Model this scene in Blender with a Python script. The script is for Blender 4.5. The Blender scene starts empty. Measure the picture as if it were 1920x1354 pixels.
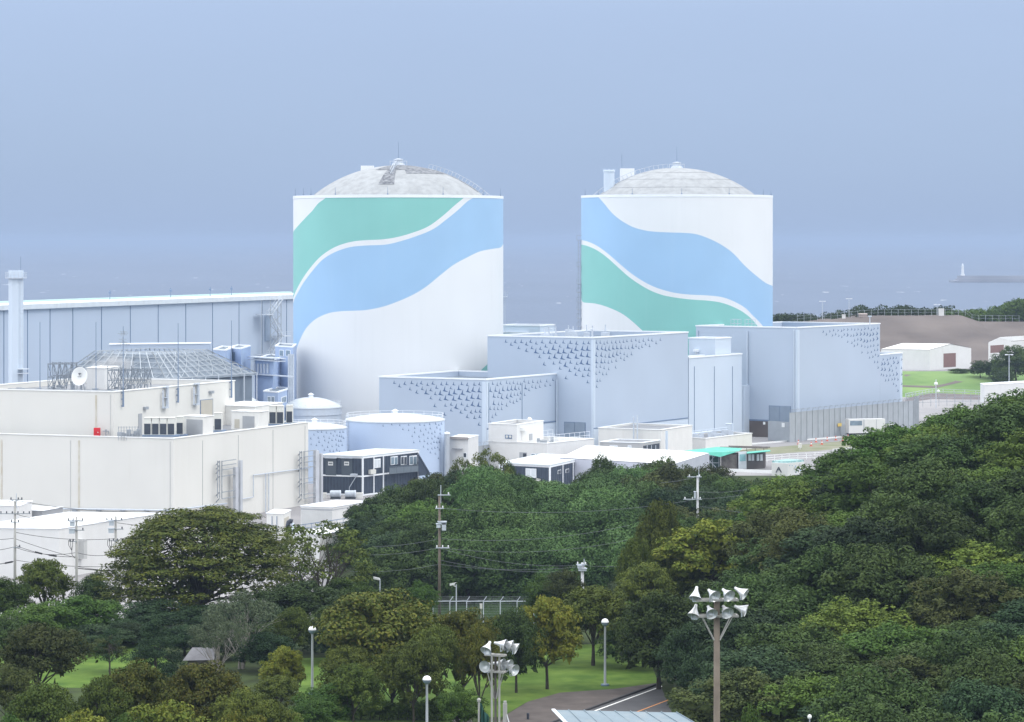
import bpy, math, random
import numpy as np
from mathutils import Vector, Matrix
R = math.radians
# ------------------------------------------------------------------ camera
F = 5500.0            # focal length in pixels of the 1920 wide photograph
CZ = 62.0             # eye height above the sea
HP = 450.0            # picture row of the horizon
sc = bpy.context.scene
col = sc.collection
cam = bpy.data.cameras.new("camera"); camo = bpy.data.objects.new("camera", cam); col.objects.link(camo)
cam.sensor_width = 36.0; cam.lens = 36.0*F/1920.0
camo.location = (0, 0, CZ); camo.rotation_euler = (R(90), 0, 0)
cam.shift_y = -(677.0-HP)/1920.0
cam.clip_start = 1.0; cam.clip_end = 90000.0
sc.camera = camo
# ------------------------------------------------------------------ sky, sun, exposure
SUN_EL, SUN_AZ = 50.0, 110.0       # azimuth measured clockwise from +Y (view direction): right, a little behind the camera
world = bpy.data.worlds.new("World"); sc.world = world; world.use_nodes = True
nt = world.node_tree; nt.nodes.clear()
out = nt.nodes.new("ShaderNodeOutputWorld"); bg = nt.nodes.new("ShaderNodeBackground")
sky = nt.nodes.new("ShaderNodeTexSky"); sky.sky_type = 'NISHITA'; sky.sun_disc = False
sky.sun_elevation = R(SUN_EL); sky.sun_rotation = R(SUN_AZ)
tc = nt.nodes.new("ShaderNodeTexCoord"); sep = nt.nodes.new("ShaderNodeSeparateXYZ")
nt.links.new(tc.outputs['Generated'], sep.inputs[0])
ramp = nt.nodes.new("ShaderNodeValToRGB"); nt.links.new(sep.outputs['Z'], ramp.inputs[0])
cr = ramp.color_ramp
cr.elements[0].position = 0.0; cr.elements[0].color = (0.272, 0.360, 0.530, 1)
cr.elements[1].position = 1.0; cr.elements[1].color = (1.75, 1.78, 1.82, 1)
for p, c in ((0.030, (0.292, 0.385, 0.555)), (0.080, (0.330, 0.425, 0.610)), (0.13, (0.62, 0.70, 0.86)), (0.22, (0.98, 1.04, 1.12)), (0.45, (1.36, 1.40, 1.45))):
    e = cr.elements.new(p); e.color = (*c, 1)
# soft cloud mottling
mp = nt.nodes.new("ShaderNodeMapping"); mp.inputs['Scale'].default_value = (1.0, 1.0, 4.0)
nt.links.new(tc.outputs['Generated'], mp.inputs[0])
nz = nt.nodes.new("ShaderNodeTexNoise"); nz.inputs['Scale'].default_value = 5.0; nz.inputs['Detail'].default_value = 3.0
nt.links.new(mp.outputs[0], nz.inputs['Vector'])
mr = nt.nodes.new("ShaderNodeMapRange"); mr.inputs['From Min'].default_value = 0.3; mr.inputs['From Max'].default_value = 0.7
mr.inputs['To Min'].default_value = 0.985; mr.inputs['To Max'].default_value = 1.015
nt.links.new(nz.outputs['Fac'], mr.inputs['Value'])
vm = nt.nodes.new("ShaderNodeVectorMath"); vm.operation = 'SCALE'
nt.links.new(ramp.outputs[0], vm.inputs[0]); 
# the cloud deck is brighter on the left, away from the frame
def mth(op, a, b=None, clamp=False):
    n_ = nt.nodes.new("ShaderNodeMath"); n_.operation = op; n_.use_clamp = clamp
    for i_, v_ in enumerate((a, b)):
        if v_ is None: continue
        if isinstance(v_, (int, float)): n_.inputs[i_].default_value = v_
        else: nt.links.new(v_, n_.inputs[i_])
    return n_.outputs[0]
lft = mth('MULTIPLY', sep.outputs['X'], -1.0, True); hgt = mth('MULTIPLY', mth('SUBTRACT', sep.outputs['Z'], 0.07), 5.0, True)
fac = mth('MULTIPLY', mr.outputs[0], mth('ADD', mth('MULTIPLY', mth('MULTIPLY', lft, hgt), 0.55), 1.0))
nt.links.new(fac, vm.inputs['Scale'])
vs = nt.nodes.new("ShaderNodeVectorMath"); vs.operation = 'SCALE'; vs.inputs['Scale'].default_value = 0.10
nt.links.new(sky.outputs[0], vs.inputs[0])
mx = nt.nodes.new("ShaderNodeMix"); mx.data_type = 'RGBA'; mx.inputs[0].default_value = 0.93
nt.links.new(vs.outputs[0], mx.inputs[6]); nt.links.new(vm.outputs[0], mx.inputs[7])
nt.links.new(mx.outputs[2], bg.inputs['Color']); bg.inputs['Strength'].default_value = 1.0
nt.links.new(bg.outputs[0], out.inputs['Surface'])
sl = bpy.data.lights.new("sun", 'SUN'); slo = bpy.data.objects.new("sun", sl); col.objects.link(slo)
sl.energy = 0.72; sl.angle = R(16); sl.color = (1.0, 0.97, 0.92)
sd = Vector((math.sin(R(SUN_AZ))*math.cos(R(SUN_EL)), math.cos(R(SUN_AZ))*math.cos(R(SUN_EL)), math.sin(R(SUN_EL))))
slo.rotation_euler = sd.to_track_quat('Z', 'Y').to_euler(); slo.location = (0, 0, 300)
sc.view_settings.view_transform = 'Standard'; sc.view_settings.look = 'None'
sc.view_settings.exposure = 0.45; sc.view_settings.gamma = 1.0
sc.render.engine = 'CYCLES'
sc.cycles.use_denoising = True
sc.cycles.max_bounces = 6; sc.cycles.diffuse_bounces = 3; sc.cycles.glossy_bounces = 2
sc.cycles.transmission_bounces = 3; sc.cycles.transparent_max_bounces = 6; sc.cycles.volume_bounces = 0
sc.cycles.caustics_reflective = False; sc.cycles.caustics_refractive = False
# ------------------------------------------------------------------ materials
MATS = {}
def mat(name, c, rough=0.7, metal=0.0, var=0.06, scale=0.6, spec=0.4, streak=0.0, c2=None, bump=0.0, stain=(0.45, 0.40, 0.33), det=4.0, coord='Object', alpha=None, var2=0.0):
    """procedural material: two-tone noise, optional vertical grime streaks, optional bump"""
    if name in MATS: return MATS[name]
    m = bpy.data.materials.new(name); m.use_nodes = True; n = m.node_tree; N = n.nodes; L = n.links
    b = N['Principled BSDF']; b.inputs['Roughness'].default_value = rough; b.inputs['Metallic'].default_value = metal
    b.inputs['Specular IOR Level'].default_value = spec
    t = N.new("ShaderNodeTexCoord"); z = N.new("ShaderNodeTexNoise"); z.inputs['Scale'].default_value = scale; z.inputs['Detail'].default_value = det
    L.new(t.outputs[coord], z.inputs['Vector'])
    k = N.new("ShaderNodeMapRange"); k.inputs['From Min'].default_value = 0.3; k.inputs['From Max'].default_value = 0.7
    L.new(z.outputs['Fac'], k.inputs['Value'])
    x = N.new("ShaderNodeMix"); x.data_type = 'RGBA'; L.new(k.outputs[0], x.inputs[0])
    if c2 is None:
        a1 = tuple(max(0, v*(1-var)) for v in c); a2 = tuple(v*(1+var) for v in c)
    else: a1, a2 = c, c2
    x.inputs[6].default_value = (*a1, 1); x.inputs[7].default_value = (*a2, 1)
    last = x.outputs[2]
    if streak > 0:
        mpn = N.new("ShaderNodeMapping"); mpn.inputs['Scale'].default_value = (1.1, 1.1, 0.035); L.new(t.outputs[coord], mpn.inputs[0])
        z2 = N.new("ShaderNodeTexNoise"); z2.inputs['Scale'].default_value = 1.0; z2.inputs['Detail'].default_value = 3.0; L.new(mpn.outputs[0], z2.inputs['Vector'])
        k2 = N.new("ShaderNodeMapRange"); k2.inputs['From Min'].default_value = 0.52; k2.inputs['From Max'].default_value = 0.78
        k2.inputs['To Max'].default_value = streak; L.new(z2.outputs['Fac'], k2.inputs['Value'])
        x2 = N.new("ShaderNodeMix"); x2.data_type = 'RGBA'; L.new(k2.outputs[0], x2.inputs[0]); L.new(last, x2.inputs[6]); x2.inputs[7].default_value = (*stain, 1)
        last = x2.outputs[2]
    L.new(last, b.inputs['Base Color'])
    if bump > 0:
        bp = N.new("ShaderNodeBump"); bp.inputs['Strength'].default_value = bump; bp.inputs['Distance'].default_value = 0.3
        L.new(z.outputs['Fac'], bp.inputs['Height']); L.new(bp.outputs[0], b.inputs['Normal'])
    MATS[name] = m
    return m
def leafmat(name, ca, cb, cc, scale=0.55, trans=0.12, hue=0.05):
    """foliage: clump-sized mottling between two tones, leaf to leaf variation towards a third, tree to tree brightness"""
    if name in MATS: return MATS[name]
    m = bpy.data.materials.new(name); m.use_nodes = True; n = m.node_tree; N = n.nodes; L = n.links; N.clear()
    o = N.new("ShaderNodeOutputMaterial"); d = N.new("ShaderNodeBsdfPrincipled"); tr = N.new("ShaderNodeBsdfTranslucent"); mxs = N.new("ShaderNodeMixShader")
    mxs.inputs[0].default_value = trans; L.new(d.outputs[0], mxs.inputs[1]); L.new(tr.outputs[0], mxs.inputs[2]); L.new(mxs.outputs[0], o.inputs[0])
    d.inputs['Roughness'].default_value = 0.7; d.inputs['Specular IOR Level'].default_value = 0.10
    t = N.new("ShaderNodeTexCoord"); oi = N.new("ShaderNodeObjectInfo")
    ad = N.new("ShaderNodeVectorMath"); ad.operation = 'MULTIPLY_ADD'; L.new(oi.outputs['Random'], ad.inputs[0]); ad.inputs[1].default_value = (37, 53, 71); L.new(t.outputs['Object'], ad.inputs[2])
    z = N.new("ShaderNodeTexNoise"); z.inputs['Scale'].default_value = scale; z.inputs['Detail'].default_value = 2.5; L.new(ad.outputs[0], z.inputs['Vector'])
    k = N.new("ShaderNodeMapRange"); k.inputs['From Min'].default_value = 0.36; k.inputs['From Max'].default_value = 0.64; L.new(z.outputs['Fac'], k.inputs['Value'])
    x = N.new("ShaderNodeMix"); x.data_type = 'RGBA'; L.new(k.outputs[0], x.inputs[0]); x.inputs[6].default_value = (*ca, 1); x.inputs[7].default_value = (*cb, 1)
    z2 = N.new("ShaderNodeTexNoise"); z2.inputs['Scale'].default_value = 5.0; z2.inputs['Detail'].default_value = 1.0; L.new(ad.outputs[0], z2.inputs['Vector'])
    k2 = N.new("ShaderNodeMapRange"); k2.inputs['From Min'].default_value = 0.5; k2.inputs['From Max'].default_value = 0.72; k2.inputs['To Max'].default_value = 0.75; L.new(z2.outputs['Fac'], k2.inputs['Value'])
    x2 = N.new("ShaderNodeMix"); x2.data_type = 'RGBA'; L.new(k2.outputs[0], x2.inputs[0]); L.new(x.outputs[2], x2.inputs[6]); x2.inputs[7].default_value = (*cc, 1)
    hs = N.new("ShaderNodeHueSaturation"); L.new(x2.outputs[2], hs.inputs['Color'])
    kv = N.new("ShaderNodeMapRange"); kv.inputs['To Min'].default_value = 0.62; kv.inputs['To Max'].default_value = 1.22; L.new(oi.outputs['Random'], kv.inputs['Value']); L.new(kv.outputs[0], hs.inputs['Value'])
    mu = N.new("ShaderNodeMath"); mu.operation = 'MULTIPLY'; mu.inputs[1].default_value = 7.31; L.new(oi.outputs['Random'], mu.inputs[0])
    fr = N.new("ShaderNodeMath"); fr.operation = 'FRACT'; L.new(mu.outputs[0], fr.inputs[0])
    kh = N.new("ShaderNodeMapRange"); kh.inputs['To Min'].default_value = 0.5-hue*0.3; kh.inputs['To Max'].default_value = 0.5+hue*0.3; L.new(fr.outputs[0], kh.inputs['Value']); L.new(kh.outputs[0], hs.inputs['Hue'])
    L.new(hs.outputs[0], d.inputs['Base Color']); L.new(hs.outputs[0], tr.inputs['Color'])
    MATS[name] = m
    return m
M_WHITE = mat('white_paint', (0.70, 0.70, 0.695), 0.6, var=0.03, streak=0.10)
M_ROOFW = mat('white_roof', (0.80, 0.81, 0.805), 0.5, var=0.05, scale=0.3, det=7.0)
M_ROOFG = mat('pale_grey_roof', (0.56, 0.60, 0.63), 0.6, var=0.06, scale=0.4, det=7.0, streak=0.1)
M_CREAM = mat('cream_concrete', (0.70, 0.69, 0.655), 0.8, var=0.03, scale=0.12, streak=0.10, stain=(0.55, 0.52, 0.44))
M_SHELLW = mat('shell_white', (0.745, 0.765, 0.785), 0.6, var=0.025, scale=0.08, streak=0.16, stain=(0.60, 0.63, 0.65))
M_SHELLB = mat('shell_blue', (0.33, 0.52, 0.74), 0.55, var=0.04, scale=0.08, streak=0.22, stain=(0.38, 0.56, 0.75))
M_SHELLG = mat('shell_green', (0.235, 0.54, 0.50), 0.55, var=0.04, scale=0.08, streak=0.22, stain=(0.30, 0.57, 0.54))
M_DOME = mat('dome_concrete', (0.34, 0.355, 0.37), 0.85, var=0.14, scale=0.6, streak=0.35, stain=(0.22, 0.235, 0.25), det=8.0)
M_DOMES = mat('dome_stain', (0.07, 0.08, 0.10), 0.9, c2=(0.30, 0.31, 0.33), scale=1.3, det=8.0)
M_CLAD = mat('blue_cladding', (0.445, 0.52, 0.63), 0.55, var=0.04, scale=0.06, streak=0.12, stain=(0.50, 0.56, 0.655))
M_CLADL = mat('pale_blue_cladding', (0.57, 0.65, 0.75), 0.55, var=0.03, scale=0.08, streak=0.08, stain=(0.56, 0.65, 0.76))
M_HALL = mat('hall_cladding', (0.43, 0.50, 0.61), 0.55, var=0.03, scale=0.05, streak=0.12, stain=(0.46, 0.55, 0.69))
M_TANK = mat('tank_blue', (0.48, 0.58, 0.745), 0.45, var=0.03, scale=0.1, streak=0.10, stain=(0.52, 0.62, 0.80))
M_BIRD = mat('bird_paint', (0.075, 0.135, 0.27), 0.6, var=0.12, scale=0.5)
M_TRIM = mat('white_trim', (0.82, 0.85, 0.89), 0.5, var=0.03)
M_JOINT = mat('joint_grey', (0.17, 0.235, 0.35), 0.7, var=0.05)
M_STEEL = mat('galvanised_steel', (0.36, 0.39, 0.43), 0.5, 0.35, var=0.10, scale=2.0)
M_STEELL = mat('light_steel', (0.55, 0.60, 0.67), 0.5, 0.1, var=0.08, scale=2.0)
M_DECK = mat('roof_deck', (0.24, 0.25, 0.27), 0.9, var=0.15, scale=0.5)
M_DECKB = mat('roof_deck_blue', (0.19, 0.225, 0.27), 0.9, var=0.15, scale=0.3)
M_DARK = mat('dark_metal', (0.045, 0.055, 0.075), 0.6, var=0.2, scale=1.0)
M_NAVY = mat('navy_panel', (0.042, 0.058, 0.088), 0.55, var=0.2, scale=0.8)
M_GLASS = mat('window_glass', (0.20, 0.27, 0.33), 0.15, var=0.15, scale=1.0, spec=0.6)
M_BLIND = mat('window_blind', (0.62, 0.66, 0.70), 0.6, var=0.05, scale=2.0)
M_RED = mat('red_paint', (0.62, 0.02, 0.03), 0.5, var=0.05)
M_CONC = mat('pole_concrete', (0.36, 0.355, 0.34), 0.85, var=0.10, scale=1.5, streak=0.3, stain=(0.25, 0.24, 0.22))
M_CONCB = mat('old_pole_concrete', (0.15, 0.125, 0.10), 0.85, var=0.16, scale=2.0, streak=0.4, stain=(0.10, 0.085, 0.07))
M_WIRE = mat('wire_black', (0.02, 0.02, 0.022), 0.6)
M_CERAM = mat('insulator', (0.70, 0.72, 0.74), 0.3, var=0.05)
M_LAMP = mat('lamp_aluminium', (0.60, 0.61, 0.62), 0.3, 0.45, var=0.05, scale=3.0)
M_LAMPIN = mat('lamp_reflector', (0.55, 0.58, 0.59), 0.25, 0.3, var=0.06, scale=3.0)
M_GREENT = mat('green_tarp', (0.10, 0.46, 0.36), 0.6, var=0.12, scale=0.8)
M_TIMBER = mat('weathered_timber', (0.17, 0.155, 0.145), 0.9, var=0.25, scale=1.5)
M_BARK = mat('bark', (0.055, 0.047, 0.038), 0.95, var=0.3, scale=3.0)
M_BARKL = mat('bare_branch', (0.30, 0.275, 0.25), 0.9, var=0.2, scale=3.0)
M_FENCE = mat('mesh_sheet', (0.37, 0.40, 0.43), 0.8, var=0.07, scale=0.6, streak=0.25, stain=(0.30, 0.33, 0.36))
M_BEIGE = mat('beige_door', (0.52, 0.49, 0.42), 0.7, var=0.05)
M_GREYD = mat('grey_shutter', (0.36, 0.375, 0.40), 0.6, var=0.05)
M_BROWN = mat('brown_earth', (0.095, 0.080, 0.076), 0.95, c2=(0.155, 0.132, 0.122), scale=0.06, det=8.0, bump=0.3)
# ------------------------------------------------------------------ projection helpers (photo pixel + distance -> place)
def PX(px, Y): return (px-960.0)/F*Y
def PZ(py, Y): return CZ-(py-HP)/F*Y
def P(px, py, Y): return Vector((PX(px, Y), Y, PZ(py, Y)))
def G2(px, Y): return (PX(px, Y), Y)
# ------------------------------------------------------------------ mesh builder
class MB:
    def __init__(s): s.v = []; s.f = []; s.mi = []
    def add(s, vs, fs, mi=0):
        b = len(s.v); s.v += [tuple(p) for p in vs]
        for f in fs: s.f.append(tuple(b+i for i in f)); s.mi.append(mi)
        return s
    def prism(s, fp, z0, z1, mi=0, cap=True, bottom=True):
        a = sum(fp[i][0]*fp[(i+1) % len(fp)][1]-fp[(i+1) % len(fp)][0]*fp[i][1] for i in range(len(fp)))
        if a < 0: fp = fp[::-1]
        n = len(fp); z0 = z0 if hasattr(z0, '__len__') else [z0]*n; z1 = z1 if hasattr(z1, '__len__') else [z1]*n
        vs = [(fp[i][0], fp[i][1], z0[i]) for i in range(n)]+[(fp[i][0], fp[i][1], z1[i]) for i in range(n)]
        fs = [(i, (i+1) % n, n+(i+1) % n, n+i) for i in range(n)]
        if cap: fs.append(tuple(range(n, 2*n)))
        if bottom: fs.append(tuple(range(n-1, -1, -1)))
        return s.add(vs, fs, mi)
    def box(s, x0, x1, y0, y1, z0, z1, mi=0): return s.prism([(x0, y0), (x1, y0), (x1, y1), (x0, y1)], z0, z1, mi)
    def obox(s, c, ax, ay, az, mi=0):
        c, ax, ay, az = map(Vector, (c, ax, ay, az)); vs = []
        for k in (-1, 1):
            for (i, j) in ((-1, -1), (1, -1), (1, 1), (-1, 1)): vs.append(c+ax*i+ay*j+az*k)
        fs = [(3, 2, 1, 0), (4, 5, 6, 7), (0, 1, 5, 4), (1, 2, 6, 5), (2, 3, 7, 6), (3, 0, 4, 7)]
        if ax.cross(ay).dot(az) < 0: fs = [f[::-1] for f in fs]
        return s.add(vs, fs, mi)
    def tube(s, pts, r, n=6, mi=0, caps=True):
        pts = [Vector(p) for p in pts]; rs = r if hasattr(r, '__len__') else [r]*len(pts); vs = []; fs = []
        up = None
        for i, p in enumerate(pts):
            d = (pts[min(i+1, len(pts)-1)]-pts[max(i-1, 0)]).normalized()
            if up is None or abs(up.dot(d)) > 0.95: up = Vector((0, 0, 1)) if abs(d.z) < 0.9 else Vector((1, 0, 0))
            a = d.cross(up).normalized(); b = a.cross(d).normalized(); up = b
            for k in range(n):
                t = 2*math.pi*k/n; vs.append(p+(a*math.cos(t)+b*math.sin(t))*rs[i])
        for i in range(len(pts)-1):
            for k in range(n): fs.append((i*n+k, i*n+(k+1) % n, (i+1)*n+(k+1) % n, (i+1)*n+k))
        if caps: fs.append(tuple(range(n))[::-1]); fs.append(tuple((len(pts)-1)*n+k for k in range(n)))
        return s.add(vs, fs, mi)
    def bar(s, a, b, w, h=None, mi=0):
        a, b = Vector(a), Vector(b); d = b-a
        if d.length < 1e-6: return s
        u = d.normalized(); up = Vector((0, 0, 1)) if abs(u.z) < 0.95 else Vector((0, 1, 0))
        x = u.cross(up).normalized(); y = x.cross(u).normalized(); h = h or w
        return s.obox((a+b)/2, x*w/2, y*h/2, d/2, mi)
    def lathe(s, prof, c=(0, 0, 0), n=32, mi=0, M=None, close=False):
        vs = []; fs = []; m = len(prof); c = Vector(c)
        for k in range(n):
            t = 2*math.pi*k/n
            for (r, z) in prof:
                p = Vector((r*math.cos(t), r*math.sin(t), z))
                if M is not None: p = M @ p
                vs.append(c+p)
        for k in range(n):
            q = (k+1) % n
            for i in range(m-1): fs.append((k*m+i, q*m+i, q*m+i+1, k*m+i+1))
        if close: fs.append(tuple(k*m for k in range(n))[::-1]); fs.append(tuple(k*m+m-1 for k in range(n)))
        return s.add(vs, fs, mi)
    def build(s, name, mats, parent=None, smooth=False, local=False):
        if not isinstance(mats, (list, tuple)): mats = [mats]
        me = bpy.data.meshes.new(name)
        off = Vector((0, 0, 0))
        if parent is not None and not local:
            p = parent
            while p is not None: off += p.location; p = p.parent
        me.from_pydata([(v[0]-off[0], v[1]-off[1], v[2]-off[2]) for v in s.v], [], s.f)
        for m in mats: me.materials.append(m)
        me.polygons.foreach_set('material_index', s.mi)
        if smooth: me.polygons.foreach_set('use_smooth', [True]*len(s.f))
        me.update()
        o = bpy.data.objects.new(name, me); col.objects.link(o)
        if parent is not None: o.parent = parent
        return o
def tag(o, label=None, cat=None, group=None, kind=None):
    if label: o['label'] = label
    if cat: o['category'] = cat
    if group: o['group'] = group
    if kind: o['kind'] = kind
    return o
def T(name, label, cat, loc, group=None):
    o = bpy.data.objects.new(name, None); col.objects.link(o); o.location = loc; o.empty_display_size = 1.0
    return tag(o, label, cat, group)
def kids(o): return [c for c in bpy.data.objects if c.parent == o]
def copy_tree(o, loc=None, rz=0.0, scale=None, label=None, group=None):
    ch = TREE_CACHE.get(o.name)
    if ch is None: ch = TREE_CACHE[o.name] = kids(o)
    c = o.copy(); col.objects.link(c)
    if loc is not None: c.location = loc
    c.rotation_euler = (0, 0, rz)
    if scale is not None: c.scale = scale
    if label: c['label'] = label
    if group: c['group'] = group
    for k in ch: sub_copy(k, c)
    return c
TREE_CACHE = {}
def sub_copy(k, parent):
    q = k.copy(); col.objects.link(q); q.parent = parent
    ch = TREE_CACHE.get(k.name)
    if ch is None: ch = TREE_CACHE[k.name] = kids(k)
    for g in ch: sub_copy(g, q)
# a vertical wall plane through two ground points; pixel -> point on it
class Wall:
    def __init__(s, a, b):
        s.a, s.b = Vector((a[0], a[1])), Vector((b[0], b[1])); d = (s.b-s.a).normalized(); n = Vector((d.y, -d.x))
        if n.dot((s.a+s.b)/2) > 0: n = -n
        s.d, s.n = d, n
    def pt(s, px, py, off=0.0):
        k = (px-960.0)/F; a = s.a+s.n*off; Y = (a.y*s.d.x-a.x*s.d.y)/(s.d.x-k*s.d.y)
        return Vector((k*Y, Y, CZ-(py-HP)/F*Y))
    def rect(s, mb, x0, y0, x1, y1, off=0.06, depth=0.12, mi=0):
        """box of the given thickness standing proud of the wall between two photo corners (constant height at its left edge)"""
        p, q = s.pt(x0, y0, 0), s.pt(x0, y1, 0); r = s.pt(x1, (y0+y1)/2, 0)
        A = Vector((p.x, p.y)); B = Vector((r.x, r.y)); zc = (p.z+q.z)/2; h = abs(p.z-q.z)/2
        c = (A+B)/2+s.n*(off-depth/2); hw = (B-A)/2
        return mb.obox((c.x, c.y, zc), (hw.x, hw.y, 0), (s.n.x*depth/2, s.n.y*depth/2, 0), (0, 0, h), mi)
    def along(s, t, z, off=0.0):
        p = s.a+(s.b-s.a)*t+s.n*off; return Vector((p.x, p.y, z))
def prism_block(root, c, l, r, z0, zt, mw, mr, parapet=0.9, trim=None, tname='coping', thick=0.5, trimh=0.28, wname='wall'):
    """box building from near, left and right corners: walls with a real parapet, sunk roof deck and coping"""
    c, l, r = Vector(c), Vector(l), Vector(r); bk = l+r-c
    fp = [l, c, r, bk]
    cen = (c+bk)/2
    def ins(d):
        o = []
        for p, (q1, q2) in zip(fp, ((c, bk), (l, r), (c, bk), (l, r))):
            u = (q1-p).normalized(); w = (q2-p).normalized(); o.append(p+u*d+w*d)
        return o
    inn = ins(thick)
    mb = MB()
    mb.prism([tuple(p) for p in fp], z0, zt, cap=False)
    n = 4
    # parapet top ring and inner faces
    vs = [(p.x, p.y, zt) for p in fp]+[(p.x, p.y, zt) for p in inn]+[(p.x, p.y, zt-parapet) for p in inn]
    fs = []
    for i in range(4):
        j = (i+1) % 4; fs.append((i, j, 4+j, 4+i)); fs.append((4+i, 4+j, 8+j, 8+i))
    mb.add(vs, fs)
    mb.build(wname, mw, root)
    rd = MB(); rd.prism([tuple(p) for p in ins(thick-0.02)], zt-parapet-0.3, zt-parapet); rd.build('roof_deck', mr, root)
    if trim is not None:
        tb = MB(); o2 = ins(-0.12); i2 = ins(thick+0.06)
        for i in range(4):
            j = (i+1) % 4
            tb.prism([tuple(o2[i]), tuple(o2[j]), tuple(i2[j]), tuple(i2[i])], zt+0.003, zt+trimh)
        # drip face below the cap, proud of the wall
        for i in range(4):
            j = (i+1) % 4; w = Wall(o2[i], o2[j])
        tb.build(tname, trim, root)
    return dict(L=Wall(l, c), R=Wall(c, r), c=c, l=l, r=r, bk=bk, z0=z0, zt=zt, fp=fp)
# ------------------------------------------------------------------ terrain
def ss(a, b, v):
    t = min(1, max(0, (v-a)/(b-a))); return t*t*(3-2*t)
def lerp_tab(tab, v):
    if v <= tab[0][0]: return tab[0][1]
    for (a, x), (b, y) in zip(tab, tab[1:]):
        if v <= b: return x+(y-x)*(v-a)/(b-a)
    return tab[-1][1]
HILL_A = [(15, 0), (20, 2.5), (28, 8), (38, 13), (52, 17), (70, 20), (120, 24)]
def ground(x, y):
    z = 23.4+(17.0-23.4)*ss(285, 350, y)
    z += lerp_tab(HILL_A, x)*ss(196, 296, y)*(1-ss(318, 400, y))
    z += 4.6*math.exp(-(((x-8)/24.0)**2)**1.5)*ss(350, 385, y)*(1-ss(408, 440, y))
    if x > 90: z += 5.0*ss(838, 885, y)*ss(90, 112, x)
    return z
def zone(x, y):
    if x > 105 and 838 < y < 893: return 2
    if y > 352 and not (-24 < x < 50 and y < 438) and not (x > 30 and y < 560): return 1
    if y > 345 and x < -24: return 1
    return 0
def axis(segs):
    o = []
    for a, b, st in segs:
        n = max(1, round((b-a)/st)); o += [a+(b-a)*i/n for i in range(n)]
    return o+[segs[-1][1]]
gx = axis([(-900, -120, 60), (-120, 130, 3.0), (130, 260, 10), (260, 1300, 80)])
gy = axis([(-300, 160, 40), (160, 450, 3.0), (450, 830, 10), (830, 900, 3.0), (900, 1040, 10)])
M_GRASS = mat('lawn_grass', (0.052, 0.105, 0.018), 0.95, c2=(0.125, 0.195, 0.038), scale=0.45, det=9.0, spec=0.1)
M_SOIL = mat('undergrowth_soil', (0.030, 0.040, 0.018), 0.95, c2=(0.060, 0.085, 0.030), scale=0.5, det=8.0, spec=0.1)
M_YARD = mat('yard_asphalt', (0.24, 0.235, 0.245), 0.9, c2=(0.33, 0.32, 0.325), scale=0.05, det=8.0, spec=0.2)
M_GSLOPE = mat('slope_grass', (0.120, 0.205, 0.075), 0.95, c2=(0.205, 0.300, 0.115), scale=0.09, det=9.0, spec=0.1)
t_ = MB()
for y in gy:
    for x in gx:
        t_.v.append((x, y, ground(x, y) if y < 1039 else -6.0))
nx = len(gx)
for j in range(len(gy)-1):
    for i in range(nx-1):
        t_.f.append((j*nx+i, j*nx+i+1, (j+1)*nx+i+1, (j+1)*nx+i)); t_.mi.append(zone((gx[i]+gx[i+1])/2, (gy[j]+gy[j+1])/2))
tag(t_.build('ground', [M_SOIL, M_YARD, M_GSLOPE]), kind='structure')
# sea to the horizon
m = bpy.data.materials.new('sea_water'); m.use_nodes = True; N = m.node_tree.nodes; L = m.node_tree.links; b = N['Principled BSDF']
b.inputs['Roughness'].default_value = 0.33; b.inputs['Specular IOR Level'].default_value = 0.16; b.inputs['IOR'].default_value = 1.33
t = N.new("ShaderNodeTexCoord"); mpn = N.new("ShaderNodeMapping"); mpn.inputs['Scale'].default_value = (0.05, 0.016, 0.05); L.new(t.outputs['Object'], mpn.inputs[0])
z = N.new("ShaderNodeTexNoise"); z.inputs['Scale'].default_value = 1.0; z.inputs['Detail'].default_value = 9.0; z.inputs['Roughness'].default_value = 0.62; L.new(mpn.outputs[0], z.inputs['Vector'])
bp = N.new("ShaderNodeBump"); bp.inputs['Strength'].default_value = 0.55; bp.inputs['Distance'].default_value = 3.5; L.new(z.outputs['Fac'], bp.inputs['Height']); L.new(bp.outputs[0], b.inputs['Normal'])
mp2 = N.new("ShaderNodeMapping"); mp2.inputs['Scale'].default_value = (0.055, 0.011, 0.05); L.new(t.outputs['Object'], mp2.inputs[0])
z2 = N.new("ShaderNodeTexNoise"); z2.inputs['Scale'].default_value = 1.0; z2.inputs['Detail'].default_value = 4.0; L.new(mp2.outputs[0], z2.inputs['Vector'])
k2 = N.new("ShaderNodeMapRange"); k2.inputs['From Min'].default_value = 0.685; k2.inputs['From Max'].default_value = 0.73; L.new(z2.outputs['Fac'], k2.inputs['Value'])
z3 = N.new("ShaderNodeTexNoise"); z3.inputs['Scale'].default_value = 0.004; z3.inputs['Detail'].default_value = 5.0
mp3 = N.new("ShaderNodeMapping"); mp3.inputs['Scale'].default_value = (1, 0.35, 1); L.new(t.outputs['Object'], mp3.inputs[0]); L.new(mp3.outputs[0], z3.inputs['Vector'])
x0 = N.new("ShaderNodeMix"); x0.data_type = 'RGBA'; L.new(z3.outputs['Fac'], x0.inputs[0]); x0.inputs[6].default_value = (0.030, 0.055, 0.110, 1); x0.inputs[7].default_value = (0.085, 0.125, 0.205, 1)
x = N.new("ShaderNodeMix"); x.data_type = 'RGBA'; L.new(k2.outputs[0], x.inputs[0]); L.new(x0.outputs[2], x.inputs[6]); x.inputs[7].default_value = (0.78, 0.80, 0.83, 1)
L.new(x.outputs[2], b.inputs['Base Color'])
sea = MB(); xs = [-30000, -8000, -2500, -700, 0, 700, 2500, 8000, 30000]; ys = [1036, 1500, 2500, 5000, 12000, 45000]
for y in ys:
    for xx in xs: sea.v.append((xx, y, 0.0))
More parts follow.
